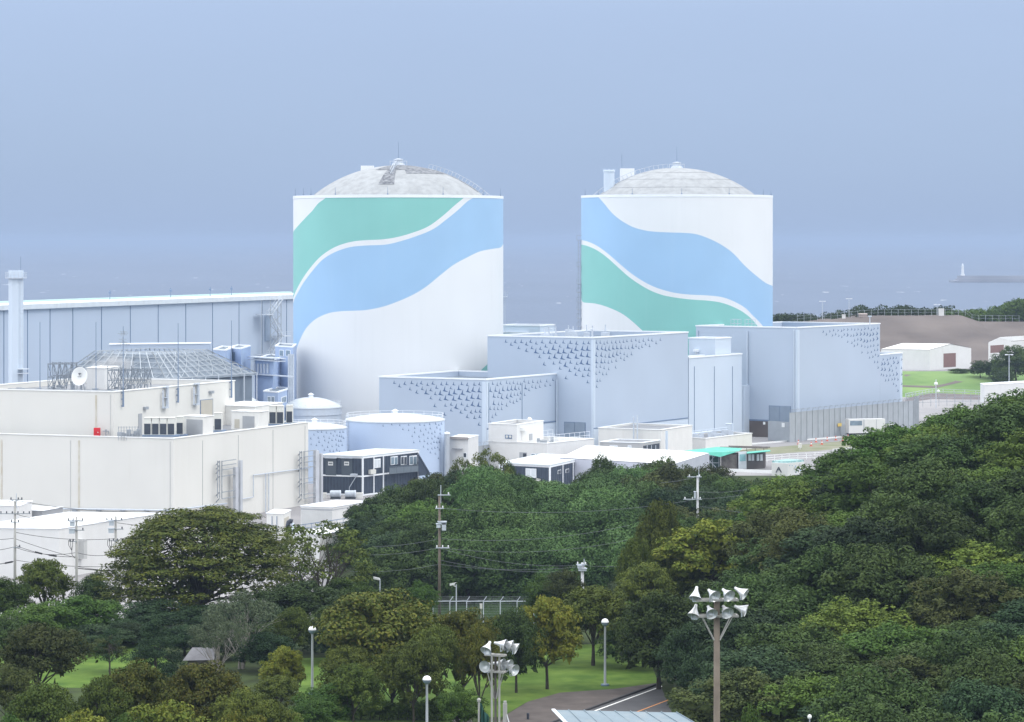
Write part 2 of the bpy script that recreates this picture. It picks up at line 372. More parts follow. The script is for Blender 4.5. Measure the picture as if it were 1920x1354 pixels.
for j in range(len(ys)-1):
    for i in range(len(xs)-1):
        q = j*len(xs)+i; sea.f.append((q, q+1, q+1+len(xs), q+len(xs))); sea.mi.append(0)
tag(sea.build('sea', m), kind='structure')
# brown earth bank beyond the yard on the right
bk = MB(); bx = [58+i*6.0 for i in range(60)]; rr = random.Random(3)
top = [(60, 30.5), (78, 32.5), (98, 33.9), (125, 36.0), (156, 36.1), (158, 34.0), (176, 33.9), (420, 34.0)]
for j, (yy, f_) in enumerate(((936, 0), (946, 0.14), (960, 0.36), (975, 0.60), (992, 0.86), (1003, 1.0), (1030, 1.0), (1038, -0.6))):
    for xx in bx:
        h = lerp_tab(top, xx); bk.v.append((xx, yy, 21.2+(h-21.2)*f_+(rr.uniform(-0.25, 0.25) if 0 < f_ < 1 else 0)))
for j in range(7):
    for i in range(len(bx)-1):
        q = j*len(bx)+i; bk.f.append((q, q+1, q+1+len(bx), q+len(bx))); bk.mi.append(0)
tag(bk.build('earth_bank', M_BROWN), kind='structure')
# ------------------------------------------------------------------ reactor containment shells
PLAT = 17.0
def interp(tab, v):
    if v <= tab[0][0]: return tab[0][1]
    for (a, x), (b, y) in zip(tab, tab[1:]):
        if v <= b:
            return x+(y-x)*(v-a)/(b-a)
    return tab[-1][1]
def smooth_tab(tab, n=6):
    """Catmull-Rom refinement of a measured outline"""
    o = []
    for i in range(len(tab)-1):
        p0 = tab[max(i-1, 0)]; p1 = tab[i]; p2 = tab[i+1]; p3 = tab[min(i+2, len(tab)-1)]
        for k in range(n):
            t = k/n
            o.append(tuple(0.5*((2*p1[q])+(-p0[q]+p2[q])*t+(2*p0[q]-5*p1[q]+4*p2[q]-p3[q])*t*t+(-p0[q]+3*p1[q]-3*p2[q]+p3[q])*t**3) for q in (0, 1)))
    return o+[tab[-1]]
def shell(cx, cy, r, ztop, curves, bands, name, label):
    """painted wall: every angular column is cut where the measured outlines cross it"""
    root = T(name, label, 'reactor building', (cx, cy, PLAT))
    nA = 288; cuts = []
    for k in range(nA):
        a = 2*math.pi*k/nA   # 0 = towards the camera, positive to the right
        x, y = cx+r*math.sin(a), cy-r*math.cos(a); px = 960+x/y*F; row = []
        for cv in curves:
            if math.cos(a) > 0.0: py = interp(cv, px)
            else: py = cv[-1][1] if math.sin(a) > 0 else cv[0][1]
            if py >= 9999: z_ = PLAT
            elif py <= 0: z_ = ztop
            else: z_ = CZ-(py-HP)*y/F
            row.append(min(ztop, max(PLAT-0.5, z_)))
        for i in range(1, len(row)): row[i] = min(row[i], row[i-1])
        cuts.append((x, y, [ztop]+row+[PLAT-0.5]))
    mats = []; parts = {}
    for bi, bm in enumerate(bands):
        if bm not in mats: mats.append(bm)
    mb = MB()
    for k in range(nA):
        x0, y0, c0 = cuts[k]; x1, y1, c1 = cuts[(k+1) % nA]
        for i, bm in enumerate(bands):
            if c0[i]-c0[i+1] < 1e-4 and c1[i]-c1[i+1] < 1e-4: continue
            mb.add([(x0, y0, c0[i+1]), (x1, y1, c1[i+1]), (x1, y1, c1[i]), (x0, y0, c0[i])], [(0, 1, 2, 3)], mats.index(bm))
    o = mb.build('wall', mats, root)
    rim = MB(); ri = r-0.6
    rim.lathe([(r-0.001, ztop), (ri, ztop), (ri, ztop-1.4), (0.01, ztop-1.35)], (cx, cy, 0), 96)
    rim.lathe([(r+0.07, ztop-0.55), (r+0.07, ztop+0.06), (r-0.05, ztop+0.06)], (cx, cy, 0), 144, 1)
    rim.build('roof_rim', [M_DOME, M_TRIM], root)
    return root
Y1, r1 = 642.0, 22.95; X1 = PX(747, Y1)
Y2, r2 = 709.0, 23.1; X2 = PX(1269, Y2)
ZT1 = PZ(367, Y1-r1*0.5); ZT2 = PZ(366, Y2-r2*0.5)
E_ = 0
u1 = smooth_tab([(549, 440), (551, 433), (562, 420), (578.4, 402.6), (585, 396), (596, 382), (606, 374.5), (613.8, 368.6), (622, 362), (640, 345)])+[(2000, 300)]
u2 = smooth_tab([(546, 575), (551.8, 553), (557.7, 539.9), (569.5, 519.2), (587.3, 495.6), (605, 477.9), (628.6, 463.1), (655.2, 454.2), (681.8, 450.7), (714.2, 449.2), (743.8, 444.8), (773.3, 436.5), (802.9, 424.7), (829.4, 405.5), (853, 384.8), (873.7, 367.5), (890, 352)])+[(2000, 300)]
u3 = smooth_tab([(546, 585), (551.8, 562), (557.7, 550.2), (569.5, 529.6), (587.3, 506), (605, 486.7), (628.6, 472.6), (655.2, 463.7), (681.8, 460.7), (723.1, 458.7), (752.6, 451.9), (782.2, 442.4), (811.7, 430), (835.3, 412.9), (859, 393.7), (876.7, 377.5), (895.9, 366.5), (915, 352)])+[(2000, 300)]
u4 = smooth_tab([(549, 700), (552.4, 675.7), (556.2, 655), (563.6, 634.4), (575.4, 613.7), (593.2, 597.5), (616.8, 587.1), (640.4, 583.6), (664, 582.7), (687.7, 581.2), (717.2, 575.3), (746.7, 565), (776.3, 551.7), (799.9, 537), (823.5, 517.7), (850, 497), (876.7, 482.3), (900.3, 471.4), (923.9, 466.6), (938, 464.2), (943.7, 457), (946, 450)])
u5 = [(880, 9999), (881, 720), (898, 699), (905, 691), (914, 683), (925, 672), (946, 645)]
SH1 = shell(X1, Y1, r1, ZT1, [u1, u2, u3, u4, u5], [M_SHELLW, M_SHELLG, M_SHELLW, M_SHELLB, M_SHELLW, M_SHELLG], 'reactor_containment',
            'left round white reactor building, green wave above a blue wave, dark stain on its dome')
v1 = [(0, 300), (1100, 350)]+smooth_tab([(1112, 358), (1119.8, 367), (1133, 382.1), (1147, 398.9), (1163.9, 413), (1186.3, 425.6), (1208.8, 432), (1228.4, 434.6), (1256.5, 436), (1284.6, 436.8), (1307, 439.6), (1329.5, 447.5), (1351.9, 458.7), (1374.4, 474.7), (1396.8, 498.6), (1419.3, 518.2), (1436.1, 530.8), (1448.2, 535.9), (1452, 538)])
v2 = smooth_tab([(1086, 449.5), (1090.3, 450.3), (1102.1, 453.1), (1118.9, 460.7), (1138.6, 474.7), (1158.2, 491.6), (1177.9, 508.4), (1197.5, 522.4), (1220, 535), (1242.4, 543.5), (1267.7, 549.6), (1295.8, 552.7), (1323.9, 553.9), (1351.9, 556.9), (1374.4, 564.5), (1396.8, 577.1), (1410.9, 591.2), (1425, 605.2), (1450, 635)])
v3 = smooth_tab([(1086, 458), (1090.3, 458.7), (1102, 461.5), (1118.9, 469.1), (1138.6, 483.1), (1158.2, 500.8), (1177.9, 518.2), (1197.5, 532.2), (1220, 544.9), (1242.4, 553.3), (1267.7, 558.3), (1295.8, 561.7), (1329.5, 564), (1354.7, 568.2), (1377.2, 576.6), (1396.8, 587.8), (1415, 604.6), (1450, 650)])
v4 = smooth_tab([(1086, 558), (1090.3, 562.5), (1095, 567.3), (1116.1, 569.3), (1138.6, 575.7), (1163.9, 587), (1183.5, 601), (1207.4, 622.9), (1240, 655), (1300, 700)])+[(1310, 9999), (2000, 9999)]
SH2 = shell(X2, Y2, r2, ZT2, [[(0, -1), (2000, -1)], v1, v2, v3, v4], [M_SHELLB, M_SHELLW, M_SHELLB, M_SHELLW, M_SHELLG, M_SHELLW], 'reactor_containment',
            'right round white reactor building, blue wave above a green wave')
def dome(root, cx, cy, px0, px1, pyt, ztop, stain):
    rb = ((px1-px0)/2+7)*cy/F; zb = ztop-1.2; h = (PZ(pyt, cy)-zb); Rr = (rb*rb+h*h)/(2*h)
    prof = []
    n = 14
    amax = math.asin(rb/Rr)
    for i in range(n+1):
        a = amax*(1-i/n); prof.append((max(0.02, Rr*math.sin(a)), zb+h-Rr*(1-math.cos(a))))
    mb = MB(); mb.lathe(prof, (cx, cy, 0), 96)
    mb.build('dome', M_DOME, root, smooth=True)
    def on(az, f, o=0.03):   # point on the dome, az 0 towards camera, f 0 top..1 rim
        a = amax*f; rr_ = Rr+o; return Vector((cx+rr_*math.sin(a)*math.sin(az), cy-rr_*math.sin(a)*math.cos(az), zb+h-Rr+rr_*math.cos(a)))
    # thin weathered patches and seams on the concrete
    s = MB()
    for (a0, a1, f0, f1) in stain:
        na, nf = 10, 5; b0 = len(s.v)
        for i in range(na+1):
            for j in range(nf+1): s.v.append(tuple(on(a0+(a1-a0)*i/na, f0+(f1-f0)*j/nf, 0.05)))
        for i in range(na):
            for j in range(nf): s.f.append((b0+i*(nf+1)+j, b0+(i+1)*(nf+1)+j, b0+(i+1)*(nf+1)+j+1, b0+i*(nf+1)+j+1)); s.mi.append(0)
    if stain: s.build('weather_stain', M_DOMES, root)
    v = MB(); tz = zb+h
    v.lathe([(1.5, tz-0.15), (1.3, tz+0.35), (0.9, tz+0.45), (0.9, tz+1.1), (1.05, tz+1.15), (1.05, tz+1.3), (0.02, tz+1.5)], (cx, cy, 0), 20)
    for k in range(10):
        a = k*math.pi/5; v.tube([(cx+1.9*math.sin(a), cy-1.9*math.cos(a), tz-0.2), (cx+1.9*math.sin(a), cy-1.9*math.cos(a), tz+0.9)], 0.035, 4)
    v.lathe([(1.87, tz+0.88), (1.93, tz+0.88), (1.93, tz+0.94)], (cx, cy, 0), 20)
    v.build('top_vent', M_STEELL, root)
    a = MB(); a.tube([(cx, cy, tz+1.3), (cx, cy, tz+5.2)], [0.07, 0.03], 5); a.build('lightning_rod', M_JOINT, root)
    return on
on1 = dome(SH1, X1, Y1, 578, 910, 310, ZT1, [(-0.6, 0.2, 0.03, 0.38), (0.2, 1.25, 0.05, 0.50), (-0.24, -0.02, 0.38, 0.74), (1.38, 1.46, 0.36, 0.85)])
on2 = dome(SH2, X2, Y2, 1117, 1421, 315, ZT2, [])
for (root, on_, rows) in ((SH2, on2, (0.4, 0.6, 0.78, 0.93)),):
    for f_ in rows:
        s = MB(); pts = [on_(-1.6+3.2*i/40, f_, 0.03) for i in range(41)]; s.tube(pts, 0.02, 4); s.build('concrete_ring', M_DOMES, root)
# rim lightning rods, one mesh each
def rods(root, cx, cy, r, zt, pxs, h=1.6):
    for i, px in enumerate(pxs):
        s_ = max(-0.999, min(0.999, (px-(960+cx/cy*F))/(r/cy*F))); a = math.asin(s_)
        x, y = cx+(r-0.3)*math.sin(a), cy-(r-0.3)*math.cos(a)
        mb = MB(); mb.tube([(x, y, zt), (x, y, zt+h)], [0.07, 0.03], 5); mb.box(x-0.14, x+0.14, y-0.14, y+0.14, zt, zt+0.3); mb.build('rim_rod', M_JOINT, root)
rods(SH1, X1, Y1, r1, ZT1, (554, 573, 589, 637, 735, 836, 909, 941), 1.7)
rods(SH2, X2, Y2, r2, ZT2, (1094, 1117, 1178, 1268, 1357, 1426, 1445), 1.5)
# stair rails climbing the domes
def dome_rail(root, on_, az, f0, f1, n=18):
    mb = MB(); w = 0.05
    pr = None
    for i in range(n+1):
        f_ = f0+(f1-f0)*i/n; a, b_ = on_(az, f_, 0.05), on_(az, f_, 1.0); a2, b2 = on_(az+w, f_, 0.05), on_(az+w, f_, 1.0)
        mb.bar(a, b_, 0.06); mb.bar(a2, b2, 0.06)
        if pr: mb.bar(pr[0], b_, 0.07); mb.bar(pr[1], b2, 0.07); mb.bar(pr[2], a, 0.12); mb.bar(a, a2, 0.1)
        pr = (b_, b2, a)
    mb.build('stair_rail', M_STEELL, root)
dome_rail(SH1, on1, 1.45, 0.3, 1.0); dome_rail(SH1, on1, -0.12, 0.1, 0.5, 9)
dome_rail(SH2, on2, -1.45, 0.1, 1.0)
mb = MB(); p = P(689, 311, Y1+6); mb.box(p.x-1.4, p.x+1.4, p.y-1.5, p.y+1.5, p.z-2.6, p.z); mb.build('vent_box', M_SHELLW, SH1)
mb = MB(); p = P(1176, 316, Y2+4); mb.box(p.x-1.7, p.x+1.7, p.y-1.6, p.y+1.6, p.z-4.2, p.z); mb.build('vent_box', M_SHELLW, SH2)
mb = MB(); p = P(1142, 319, Y2-3); mb.lathe([(1.3, p.z-6.2), (1.3, p.z-0.5), (1.42, p.z-0.45), (1.42, p.z-0.1), (1.2, p.z), (0.02, p.z)], (p.x, p.y, 0), 20)
for k in range(8): a = k*math.pi/4; mb.tube([(p.x+1.4*math.cos(a), p.y+1.4*math.sin(a), p.z-0.3), (p.x+1.4*math.cos(a), p.y+1.4*math.sin(a), p.z+0.3)], 0.05, 4)
mb.build('exhaust_stack', M_CLADL, SH2)
mb = MB(); p = P(1166, 290, Y2+4); mb.tube([p, (p.x, p.y, p.z-3.4)], 0.05, 4); mb.build('lightning_rod', M_JOINT, SH2)
# ladder, drain pipe and platforms on the right shell's left side, and a rod on the left shell's right side
mb = MB(); ax = X2-r2
for dx in (-0.75, -0.25):
    mb.bar((ax+dx, Y2-1, PLAT), (ax+dx, Y2-1, PZ(450, Y2)), 0.09)
zz = PLAT
while zz < PZ(452, Y2):
    mb.bar((ax-0.75, Y2-1, zz), (ax-0.25, Y2-1, zz), 0.06); zz += 0.9
for py in (450, 500, 532, 548, 566, 580, 596, 612):
    z_ = PZ(py, Y2); mb.box(ax-1.1, ax+0.3, Y2-2.2, Y2+0.2, z_-0.08, z_); mb.bar((ax-1.1, Y2-2.2, z_), (ax-1.1, Y2-2.2, z_+1.1), 0.07); mb.bar((ax-1.1, Y2-2.2, z_+1.1), (ax+0.1, Y2-2.2, z_+1.1), 0.07)
mb.build('access_ladder', M_STEEL, SH2)
mb = MB(); ax = X1+r1; mb.bar((ax+0.4, Y1, PLAT), (ax+0.4, Y1, PZ(545, Y1)), 0.10)
z_ = PZ(556, Y1); mb.box(ax-0.1, ax+1.0, Y1-1, Y1+1, z_-0.1, z_); mb.bar((ax+0.9, Y1-1, z_), (ax+0.9, Y1-1, z_+1.1), 0.07); mb.build('drain_pipe', M_STEELL, SH1)
# ------------------------------------------------------------------ bird murals
BIRD = [(-2.5, -1.9), (-1.3, -0.8), (-0.8, 0.8), (0.7, 4.3), (0.4, 0.8), (0.35, -0.9), (1.4, -1.5), (4.3, -2.9), (1.6, -2.7), (-0.9, -2.3)]
CRES = [(-2.6, -3.0), (-0.6, -1.4), (-0.1, 0.2), (-0.7, 2.0), (-2.0, 3.6), (1.2, 1.4), (2.3, -0.8), (1.6, -2.0), (0.0, -2.6)]
CRES = [(-2.5, -2.9), (0.0, -2.7), (1.9, -1.4), (2.3, 0.2), (0.9, 1.0), (-0.3, 3.7), (-0.35, 1.0), (0.3, -0.4), (-0.9, -1.7)]
def mural(root, wall, zoom, ox, oy, pts, sx=1.0, shape=BIRD, base=1.08, big=1.62, off=0.03, dark=M_BIRD, ptfn=None):
    mb = MB(); rr = random.Random(len(pts))
    for q in pts:
        px, py = ox+q[0]/zoom, oy+q[1]/zoom; k = big if len(q) > 2 else base*rr.uniform(0.92, 1.08); a = rr.uniform(-0.12, 0.12); vs = []
        for (u, v) in shape:
            u2 = (u*math.cos(a)-v*math.sin(a))*k*sx; v2 = (u*math.sin(a)+v*math.cos(a))*k
            vs.append(ptfn(px+u2, py-v2) if ptfn else wall.pt(px+u2, py-v2, off))
        n = len(vs); mb.add(vs, [tuple(range(n))])
    return mb.build('bird_mural', dark, root)
BAL = [(135,165),(325,180),(450,165),(622,170),(830,175),(985,190),(1080,185),(1205,190),(1350,185),(1450,200),(1575,195),(1670,190),(230,225),(545,205),(735,200),(895,250),(1155,260),(420,280),(640,275),(795,295),(1045,290,1),(1300,265,1),(1465,305,1),(1555,295,1),(1665,305,1),(540,335),(710,340,1),(875,365),(965,355,1),(1130,360,1),(1220,340,1),(1365,350,1),(795,440),(960,465),(1060,445,1),(1205,455,1),(1310,435,1),(1445,455,1),(1535,420,1),(1650,430,1),(865,580),(1055,575),(1160,555),(1250,600,1),(1350,550),(1450,580),(1545,550,1),(1655,565,1),(1160,660),(1335,695),(1410,645),(1520,695),(1600,680),(1680,680),(1450,775),(1580,795),(1675,775),(1660,915),(1040,735)]
BAR = [(80,330),(80,520),(80,690),(80,940),(210,265),(310,290),(380,260),(505,245),(575,260),(650,245),(735,265),(800,275),(880,215),(970,245),(1060,225),(1160,240),(1225,220),(1355,215),(1485,185),(165,405,1),(270,400,1),(355,445,1),(430,385,1),(530,380,1),(610,370,1),(690,365,1),(765,370),(905,350,1),(980,400),(1045,330),(1120,350),(1205,330),(1320,305),(1425,295),(235,525,1),(325,545),(405,550,1),(515,545,1),(600,515,1),(670,500),(740,500),(805,465),(885,500),(235,680,1),(335,700),(405,695),(505,725),(580,645),(650,665),(720,630),(795,585),(160,795),(245,800),(320,800),(400,800),(275,915),(205,970),(165,1100)]
BBL = [(185,150),(365,155),(480,155),(655,150),(875,160),(1025,165),(1125,165),(1275,165),(1410,170),(1525,185),(1660,180),(1755,175),(285,205),(575,200),(760,185),(940,240),(1210,240),(430,270),(680,270),(840,285),(1085,275,1),(1365,250,1),(1515,290,1),(1640,285,1),(1735,290,1),(575,320),(755,340,1),(905,360),(1000,350,1),(1185,345,1),(1285,340,1),(1435,335,1),(825,440),(1010,460),(1115,435,1),(1250,455,1),(1370,435,1),(1520,440,1),(1620,400,1),(1735,415,1),(910,580),(1090,565),(1210,545),(1315,595,1),(1410,545),(1530,570),(1620,545,1),(1735,555,1),(1210,660),(1395,700),(1495,655),(1575,690),(1680,680),(1760,685),(1510,775),(1645,800),(1745,785),(1325,840),(1735,920)]
BBR = [(175,205),(245,205),(315,225),(370,205),(450,205),(525,200),(595,195),(660,190),(725,180),(805,175),(885,165),(945,190),(1020,170),(1110,155),(1175,165),(1325,155),(1060,235),(1130,270),(1250,215),(195,305,1),(275,305,1),(340,325,1),(405,320,1),(475,300,1),(545,295,1),(620,295,1),(695,300),(755,305),(825,285,1),(890,270),(940,305),(995,280),(175,425,1),(265,430,1),(335,455),(405,450,1),(475,435,1),(545,410,1),(605,395),(675,415),(730,450),(805,415),(175,550,1),(265,550,1),(325,555),(390,565),(450,550),(530,530),(615,485),(675,515),(175,640),(245,640),(315,665),(395,685),(520,655),(170,765),(230,740),(290,775),(355,775),(190,895),(240,890),(180,1000)]
BC_ = [(120,195),(175,240),(230,190),(295,170),(370,175),(430,180),(470,160),(535,160),(600,155),(655,160),(710,155),(765,165),(825,145),(885,140),(935,165),(980,145),(1045,135),(275,260),(330,240),(385,265),(435,285),(475,245),(530,250,1),(590,265),(635,260),(690,240,1),(755,235,1),(815,230,1),(865,240,1),(915,250,1),(965,235,1),(1030,225,1),(535,365),(605,385),(650,345),(705,325),(760,325,1),(815,350,1),(865,355,1),(920,345),(970,330,1),(1035,310,1),(645,435),(700,410),(770,435),(825,450),(875,455),(925,440),(975,430),(1045,420),(775,545),(875,550),(935,540),(990,510),(1040,500),(905,635),(960,620),(1005,585),(1050,605),(990,710),(1040,710),(1050,805)]
BC2 = [(1135,665),(1205,670),(1255,645),(1305,640),(1355,640),(1115,740,1),(1160,735,1),(1220,735,1),(1270,775),(1315,715,1),(1385,715,1),(1115,830,1),(1165,835,1),(1240,840,1),(1290,855),(1355,810),(1105,920),(1140,935),(1195,940),(1250,935),(1310,925),(1365,910,1),(1175,1020),(1225,1015),(1285,1005),(1330,995),(1385,1005),(1310,1080),(1355,1110),(1385,1195),(1450,665),(1445,810),(1450,920),(1450,1080)]
BT1 = [(1045,190),(1155,175),(1255,185),(1365,180),(1505,180),(1560,185),(1625,170),(1700,165),(1740,180),(1770,165),(1295,235),(1365,250),(1440,220),(1440,275),(1515,255),(1580,240),(1635,225),(1690,270),(1715,215),(1755,240),(1610,280),(1655,290),(1410,325),(1495,330),(1550,305),(1605,350),(1655,355),(1690,330),(1730,350),(1755,290),(1430,405),(1505,390),(1560,390),(1600,420),(1645,420),(1680,400),(1715,405),(1745,400),(1550,460),(1605,495),(1655,485),(1690,475),(1725,470),(1745,500),(1635,535),(1695,550),(1735,610)]
BT2 = [(75,285),(155,305),(205,270),(250,270),(310,280),(365,290),(415,265),(475,275),(510,270),(115,355),(210,345),(280,330),(345,350),(395,320),(440,315),(470,325),(495,330),(220,400),(290,380),(335,405),(380,375),(425,370),(460,385),(485,385),(515,350),(120,430),(185,440),(260,445),(325,465),(380,455),(430,435),(460,450),(500,440),(205,520),(285,500),(355,515),(395,520),(435,500),(470,525)]
# ------------------------------------------------------------------ clad buildings with bird murals
def corner_strip(root, w, p0, p1, pyt, pyb, off=0.10, mt=M_CLADL, name='corner_panel'):
    mb = MB(); w.rect(mb, p0, pyt, p1, pyb, off, off+0.1); return mb.build(name, mt, root)
def vlines(root, w, pxs, pyt, pyb, wd=0.10, mt=M_JOINT, name='panel_joint', off=0.05):
    for i, px in enumerate(pxs):
        a = w.pt(px, pyt, off); b_ = w.pt(px, pyb, off); mb = MB()
        mb.obox(((a.x+b_.x)/2, (a.y+b_.y)/2, (a.z+b_.z)/2), (w.d.x*wd/2, w.d.y*wd/2, 0), (w.n.x*0.05, w.n.y*0.05, 0), (0, 0, abs(a.z-b_.z)/2)); mb.build(name, mt, root)
def big_door(root, w, x0, y0, x1, y1):
    mb = MB(); w.rect(mb, x0-1.2, y0-1.2, x1+1.2, y1, 0.05, 0.10); fr = mb.build('door', M_JOINT, root)
    xm = (x0+x1)/2
    for (a, b_) in ((x0, xm-0.5), (xm+0.5, x1)):
        mb = MB(); w.rect(mb, a, y0, b_, y1, 0.13, 0.10); mb.build('door_leaf', mat('door_blue', (0.25, 0.31, 0.39), 0.6), fr)
def gutter(root, w, px, pyt, pyb, r=0.14, mt=M_CLADL, name='downpipe'):
    a = w.pt(px, pyt, 0.3); b_ = w.pt(px, pyb, 0.3); mb = MB(); mb.tube([a, b_], r, 8)
    mb.build(name, mt, root)
# A: lower building in front of the left shell
cA, lA, rA = G2(911, 584), G2(711, 596), G2(1052, 611)
RA = T('auxiliary_building', 'lowest blue bird-painted hall, directly in front of the left round reactor building', 'building', (cA[0], cA[1], PLAT), 'blue halls painted with birds')
zA = PZ(713, 584); A = prism_block(RA, cA, lA, rA, PLAT-0.5, zA, M_CLAD, M_DECKB, 1.0, M_TRIM)
mural(RA, A['L'], 9.6, 725, 700, BAL); mural(RA, A['R'], 11.28, 905, 695, BAR, 0.62)
corner_strip(RA, A['L'], 904.5, 911.8, 716, 850); corner_strip(RA, A['R'], 911.8, 915, 716, 850)
vlines(RA, A['R'], (916.5, 979, 1047.5), 718, 850); gutter(RA, A['R'], 1044, 712, 850)
mb = MB(); A['R'].rect(mb, 912, 803, 1052, 806, 0.12, 0.12); A['R'].rect(mb, 912, 806.2, 1052, 860, 0.05, 0.06, 1); mb.build('plinth', [M_JOINT, M_CLADL], RA)
# B: taller building
cB, lB, rB = G2(1112, 605), G2(914, 617.3), G2(1290, 641)
RB = T('auxiliary_building', 'tall blue hall, birds around its near corner, between the two round reactor buildings', 'building', (cB[0], cB[1], PLAT), 'blue halls painted with birds')
zB = PZ(634.5, 605); B = prism_block(RB, cB, lB, rB, PLAT-0.5, zB, M_CLAD, M_DECKB, 1.0, M_TRIM)
mural(RB, B['L'], 10.105, 930, 625, BBL); mural(RB, B['R'], 9.6, 1100, 620, BBR, 0.60)
corner_strip(RB, B['L'], 1109, 1112.8, 637, 850); corner_strip(RB, B['R'], 1112.8, 1115.5, 637, 850)
mb = MB(); B['R'].rect(mb, 1112, 802.5, 1290, 804.5, 0.12, 0.12); B['R'].rect(mb, 1112, 804.7, 1290, 860, 0.05, 0.06, 1); mb.build('plinth', [M_JOINT, M_CLADL], RB)
big_door(RB, B['L'], 1059, 792, 1097, 834)
mb = MB(); p = B['R'].along(0.03, zB, -1.0); mb.tube([p, (p.x, p.y, zB+1.8)], 0.12, 6); mb.lathe([(0.35, zB+1.7), (0.35, zB+1.9), (0.02, zB+2.0)], (p.x, p.y, 0), 8); mb.build('roof_mast', M_STEELL, RB)
def rail_frame(root, w, t, z, width, h, off=-3):
    mb = MB(); a = w.along(t, z, off); d = Vector((w.d.x, w.d.y, 0))*width; n = Vector((w.n.x, w.n.y, 0))*1.6
    for q in (a, a+d, a+n, a+d+n): mb.bar(q, q+Vector((0, 0, h)), 0.09)
    for hh in (0.5, 1.0):
        u = Vector((0, 0, h*hh)); mb.bar(a+u, a+d+u, 0.07); mb.bar(a+n+u, a+d+n+u, 0.07); mb.bar(a+u, a+n+u, 0.07); mb.bar(a+d+u, a+d+n+u, 0.07)
    mb.build('roof_railing', M_STEELL, root)
rail_frame(RB, B['L'], 0.55, zB-0.2, 1.4, 2.0, -2.0)
mb = MB()
for t in np.arange(0.30, 1.0, 0.09):
    p = B['R'].along(t, zB, -20-2*math.sin(t*40)); s_ = 0.6+0.4*math.sin(t*90); mb.box(p.x-s_, p.x+s_, p.y-s_, p.y+s_, zB-1.05, zB+0.3+0.5*math.cos(t*57)); mb.tube([(p.x, p.y, zB), (p.x, p.y, zB+1.6)], 0.15, 6)
mb.build('roof_equipment', M_STEELL, RB)
# D: pale stair block right of B
D1, D2 = G2(1291.5, 642.5), G2(1391, 665)
RD = T('stair_block', 'very pale stepped annex with three dark vertical joints, right of the tall bird-painted hall', 'building', (D1[0], D1[1], PLAT))
dd = (Vector(D2)-Vector(D1)).normalized(); nn_ = Vector((-dd.y, dd.x)); 
lD = Vector(D1)+nn_*4.0
z1 = PZ(672, 643); Dk = prism_block(RD, D1, tuple(lD), D2, PLAT-0.5, z1, M_CLADL, M_DECKB, 0.5, M_TRIM)
vlines(RD, Dk['R'], (1302, 1339.5, 1373.5), 687, 812)
cU = G2(1341, 655.5); rU = G2(1370.5, 662); lU = (cU[0]-5.7, cU[1]+3.2)
q = prism_block(RD, cU, lU, rU, z1-1.0, PZ(636, 655), M_CLADL, M_DECKB, 0.4, M_TRIM, wname='upper_wall', tname='upper_coping')
RD2 = MB(); w = q['L']; w.rect(RD2, 1303, 655, 1311, 659, 1.0, 1.0); w.rect(RD2, 1305, 659, 1308, 664, 0.5, 0.5); RD2.build('vent_hood', M_TRIM, RD)
# C: right building with annex
cC, lC, rC = G2(1495, 665), G2(1305, 679), G2(1650, 697)
RC = T('auxiliary_building', 'blue hall in front of the right round reactor building, birds only at top right', 'building', (cC[0], cC[1], PLAT), 'blue halls painted with birds')
zC = PZ(615.5, 665); C = prism_block(RC, cC, lC, rC, PLAT-0.5, zC, M_CLAD, M_DECKB, 1.0, M_TRIM)
mural(RC, C['R'], 9.03, 1530, 600, BC_, 0.78, CRES, 0.86, 1.22)
corner_strip(RC, C['L'], 1491.5, 1495.6, 619, 830); corner_strip(RC, C['R'], 1495.6, 1498.5, 619, 830)
vlines(RC, C['L'], (1487.5, 1402.0, 1310), 620, 812, 0.08)
gutter(RC, C['L'], 1488.5, 618, 800); gutter(RC, C['L'], 1401, 620, 722)
big_door(RC, C['L'], 1443, 761.5, 1482, 806)
vC = (Vector(rC)-Vector(cC)).normalized()
c2 = Vector(rC)+vC*0.02; r2_ = Vector(G2(1692, 709)); 
RC2 = T('annex_building', 'narrow lower blue annex with birds joined to the right end of the hall', 'building', (c2.x, c2.y, PLAT))
l2 = Vector((c2.x-10, c2.y+6)); C2 = prism_block(RC2, tuple(c2), tuple(l2), tuple(r2_), PLAT-0.5, PZ(665.5, 700), M_CLAD, M_DECKB, 1.0, M_TRIM)
mural(RC2, C2['R'], 9.03, 1530, 600, BC2, 0.78, CRES, 0.86, 1.22)
corner_strip(RC2, C2['R'], 1687.5, 1691.8, 668, 815, 0.02)
mb = MB(); C['L'].rect(mb, 1398, 722, 1406, 810, 3.0, 3.0); mb.build('duct_tower', M_CLADL, RC)
mb = MB(); C['L'].rect(mb, 1406, 789, 1443, 826, 0.25, 0.3); C['L'].rect(mb, 1406, 786, 1443, 788.8, 0.3, 0.35, 1); mb.build('plinth', [M_BROWN, M_JOINT], RC)
rail_frame(RC, C['L'], 0.30, zC-0.3, 1.8, 2.0, -4.0); rail_frame(RC, C['L'], 0.42, zC-0.3, 1.8, 2.0, -5.0)
mb = MB(); p = P(1631, 592, 690); mb.tube([(p.x, p.y, zC-1), p], 0.12, 6); mb.box(p.x-0.4, p.x+0.4, p.y-0.3, p.y+0.3, p.z-0.3, p.z); mb.build('roof_mast', M_STEELL, RC)
mb = MB()
for py in (640, 655, 671): C['L'].rect(mb, 1316, py, 1330, py+0.8, 0.8, 0.8)
mb.build('wall_pipe', M_STEELL, RC)
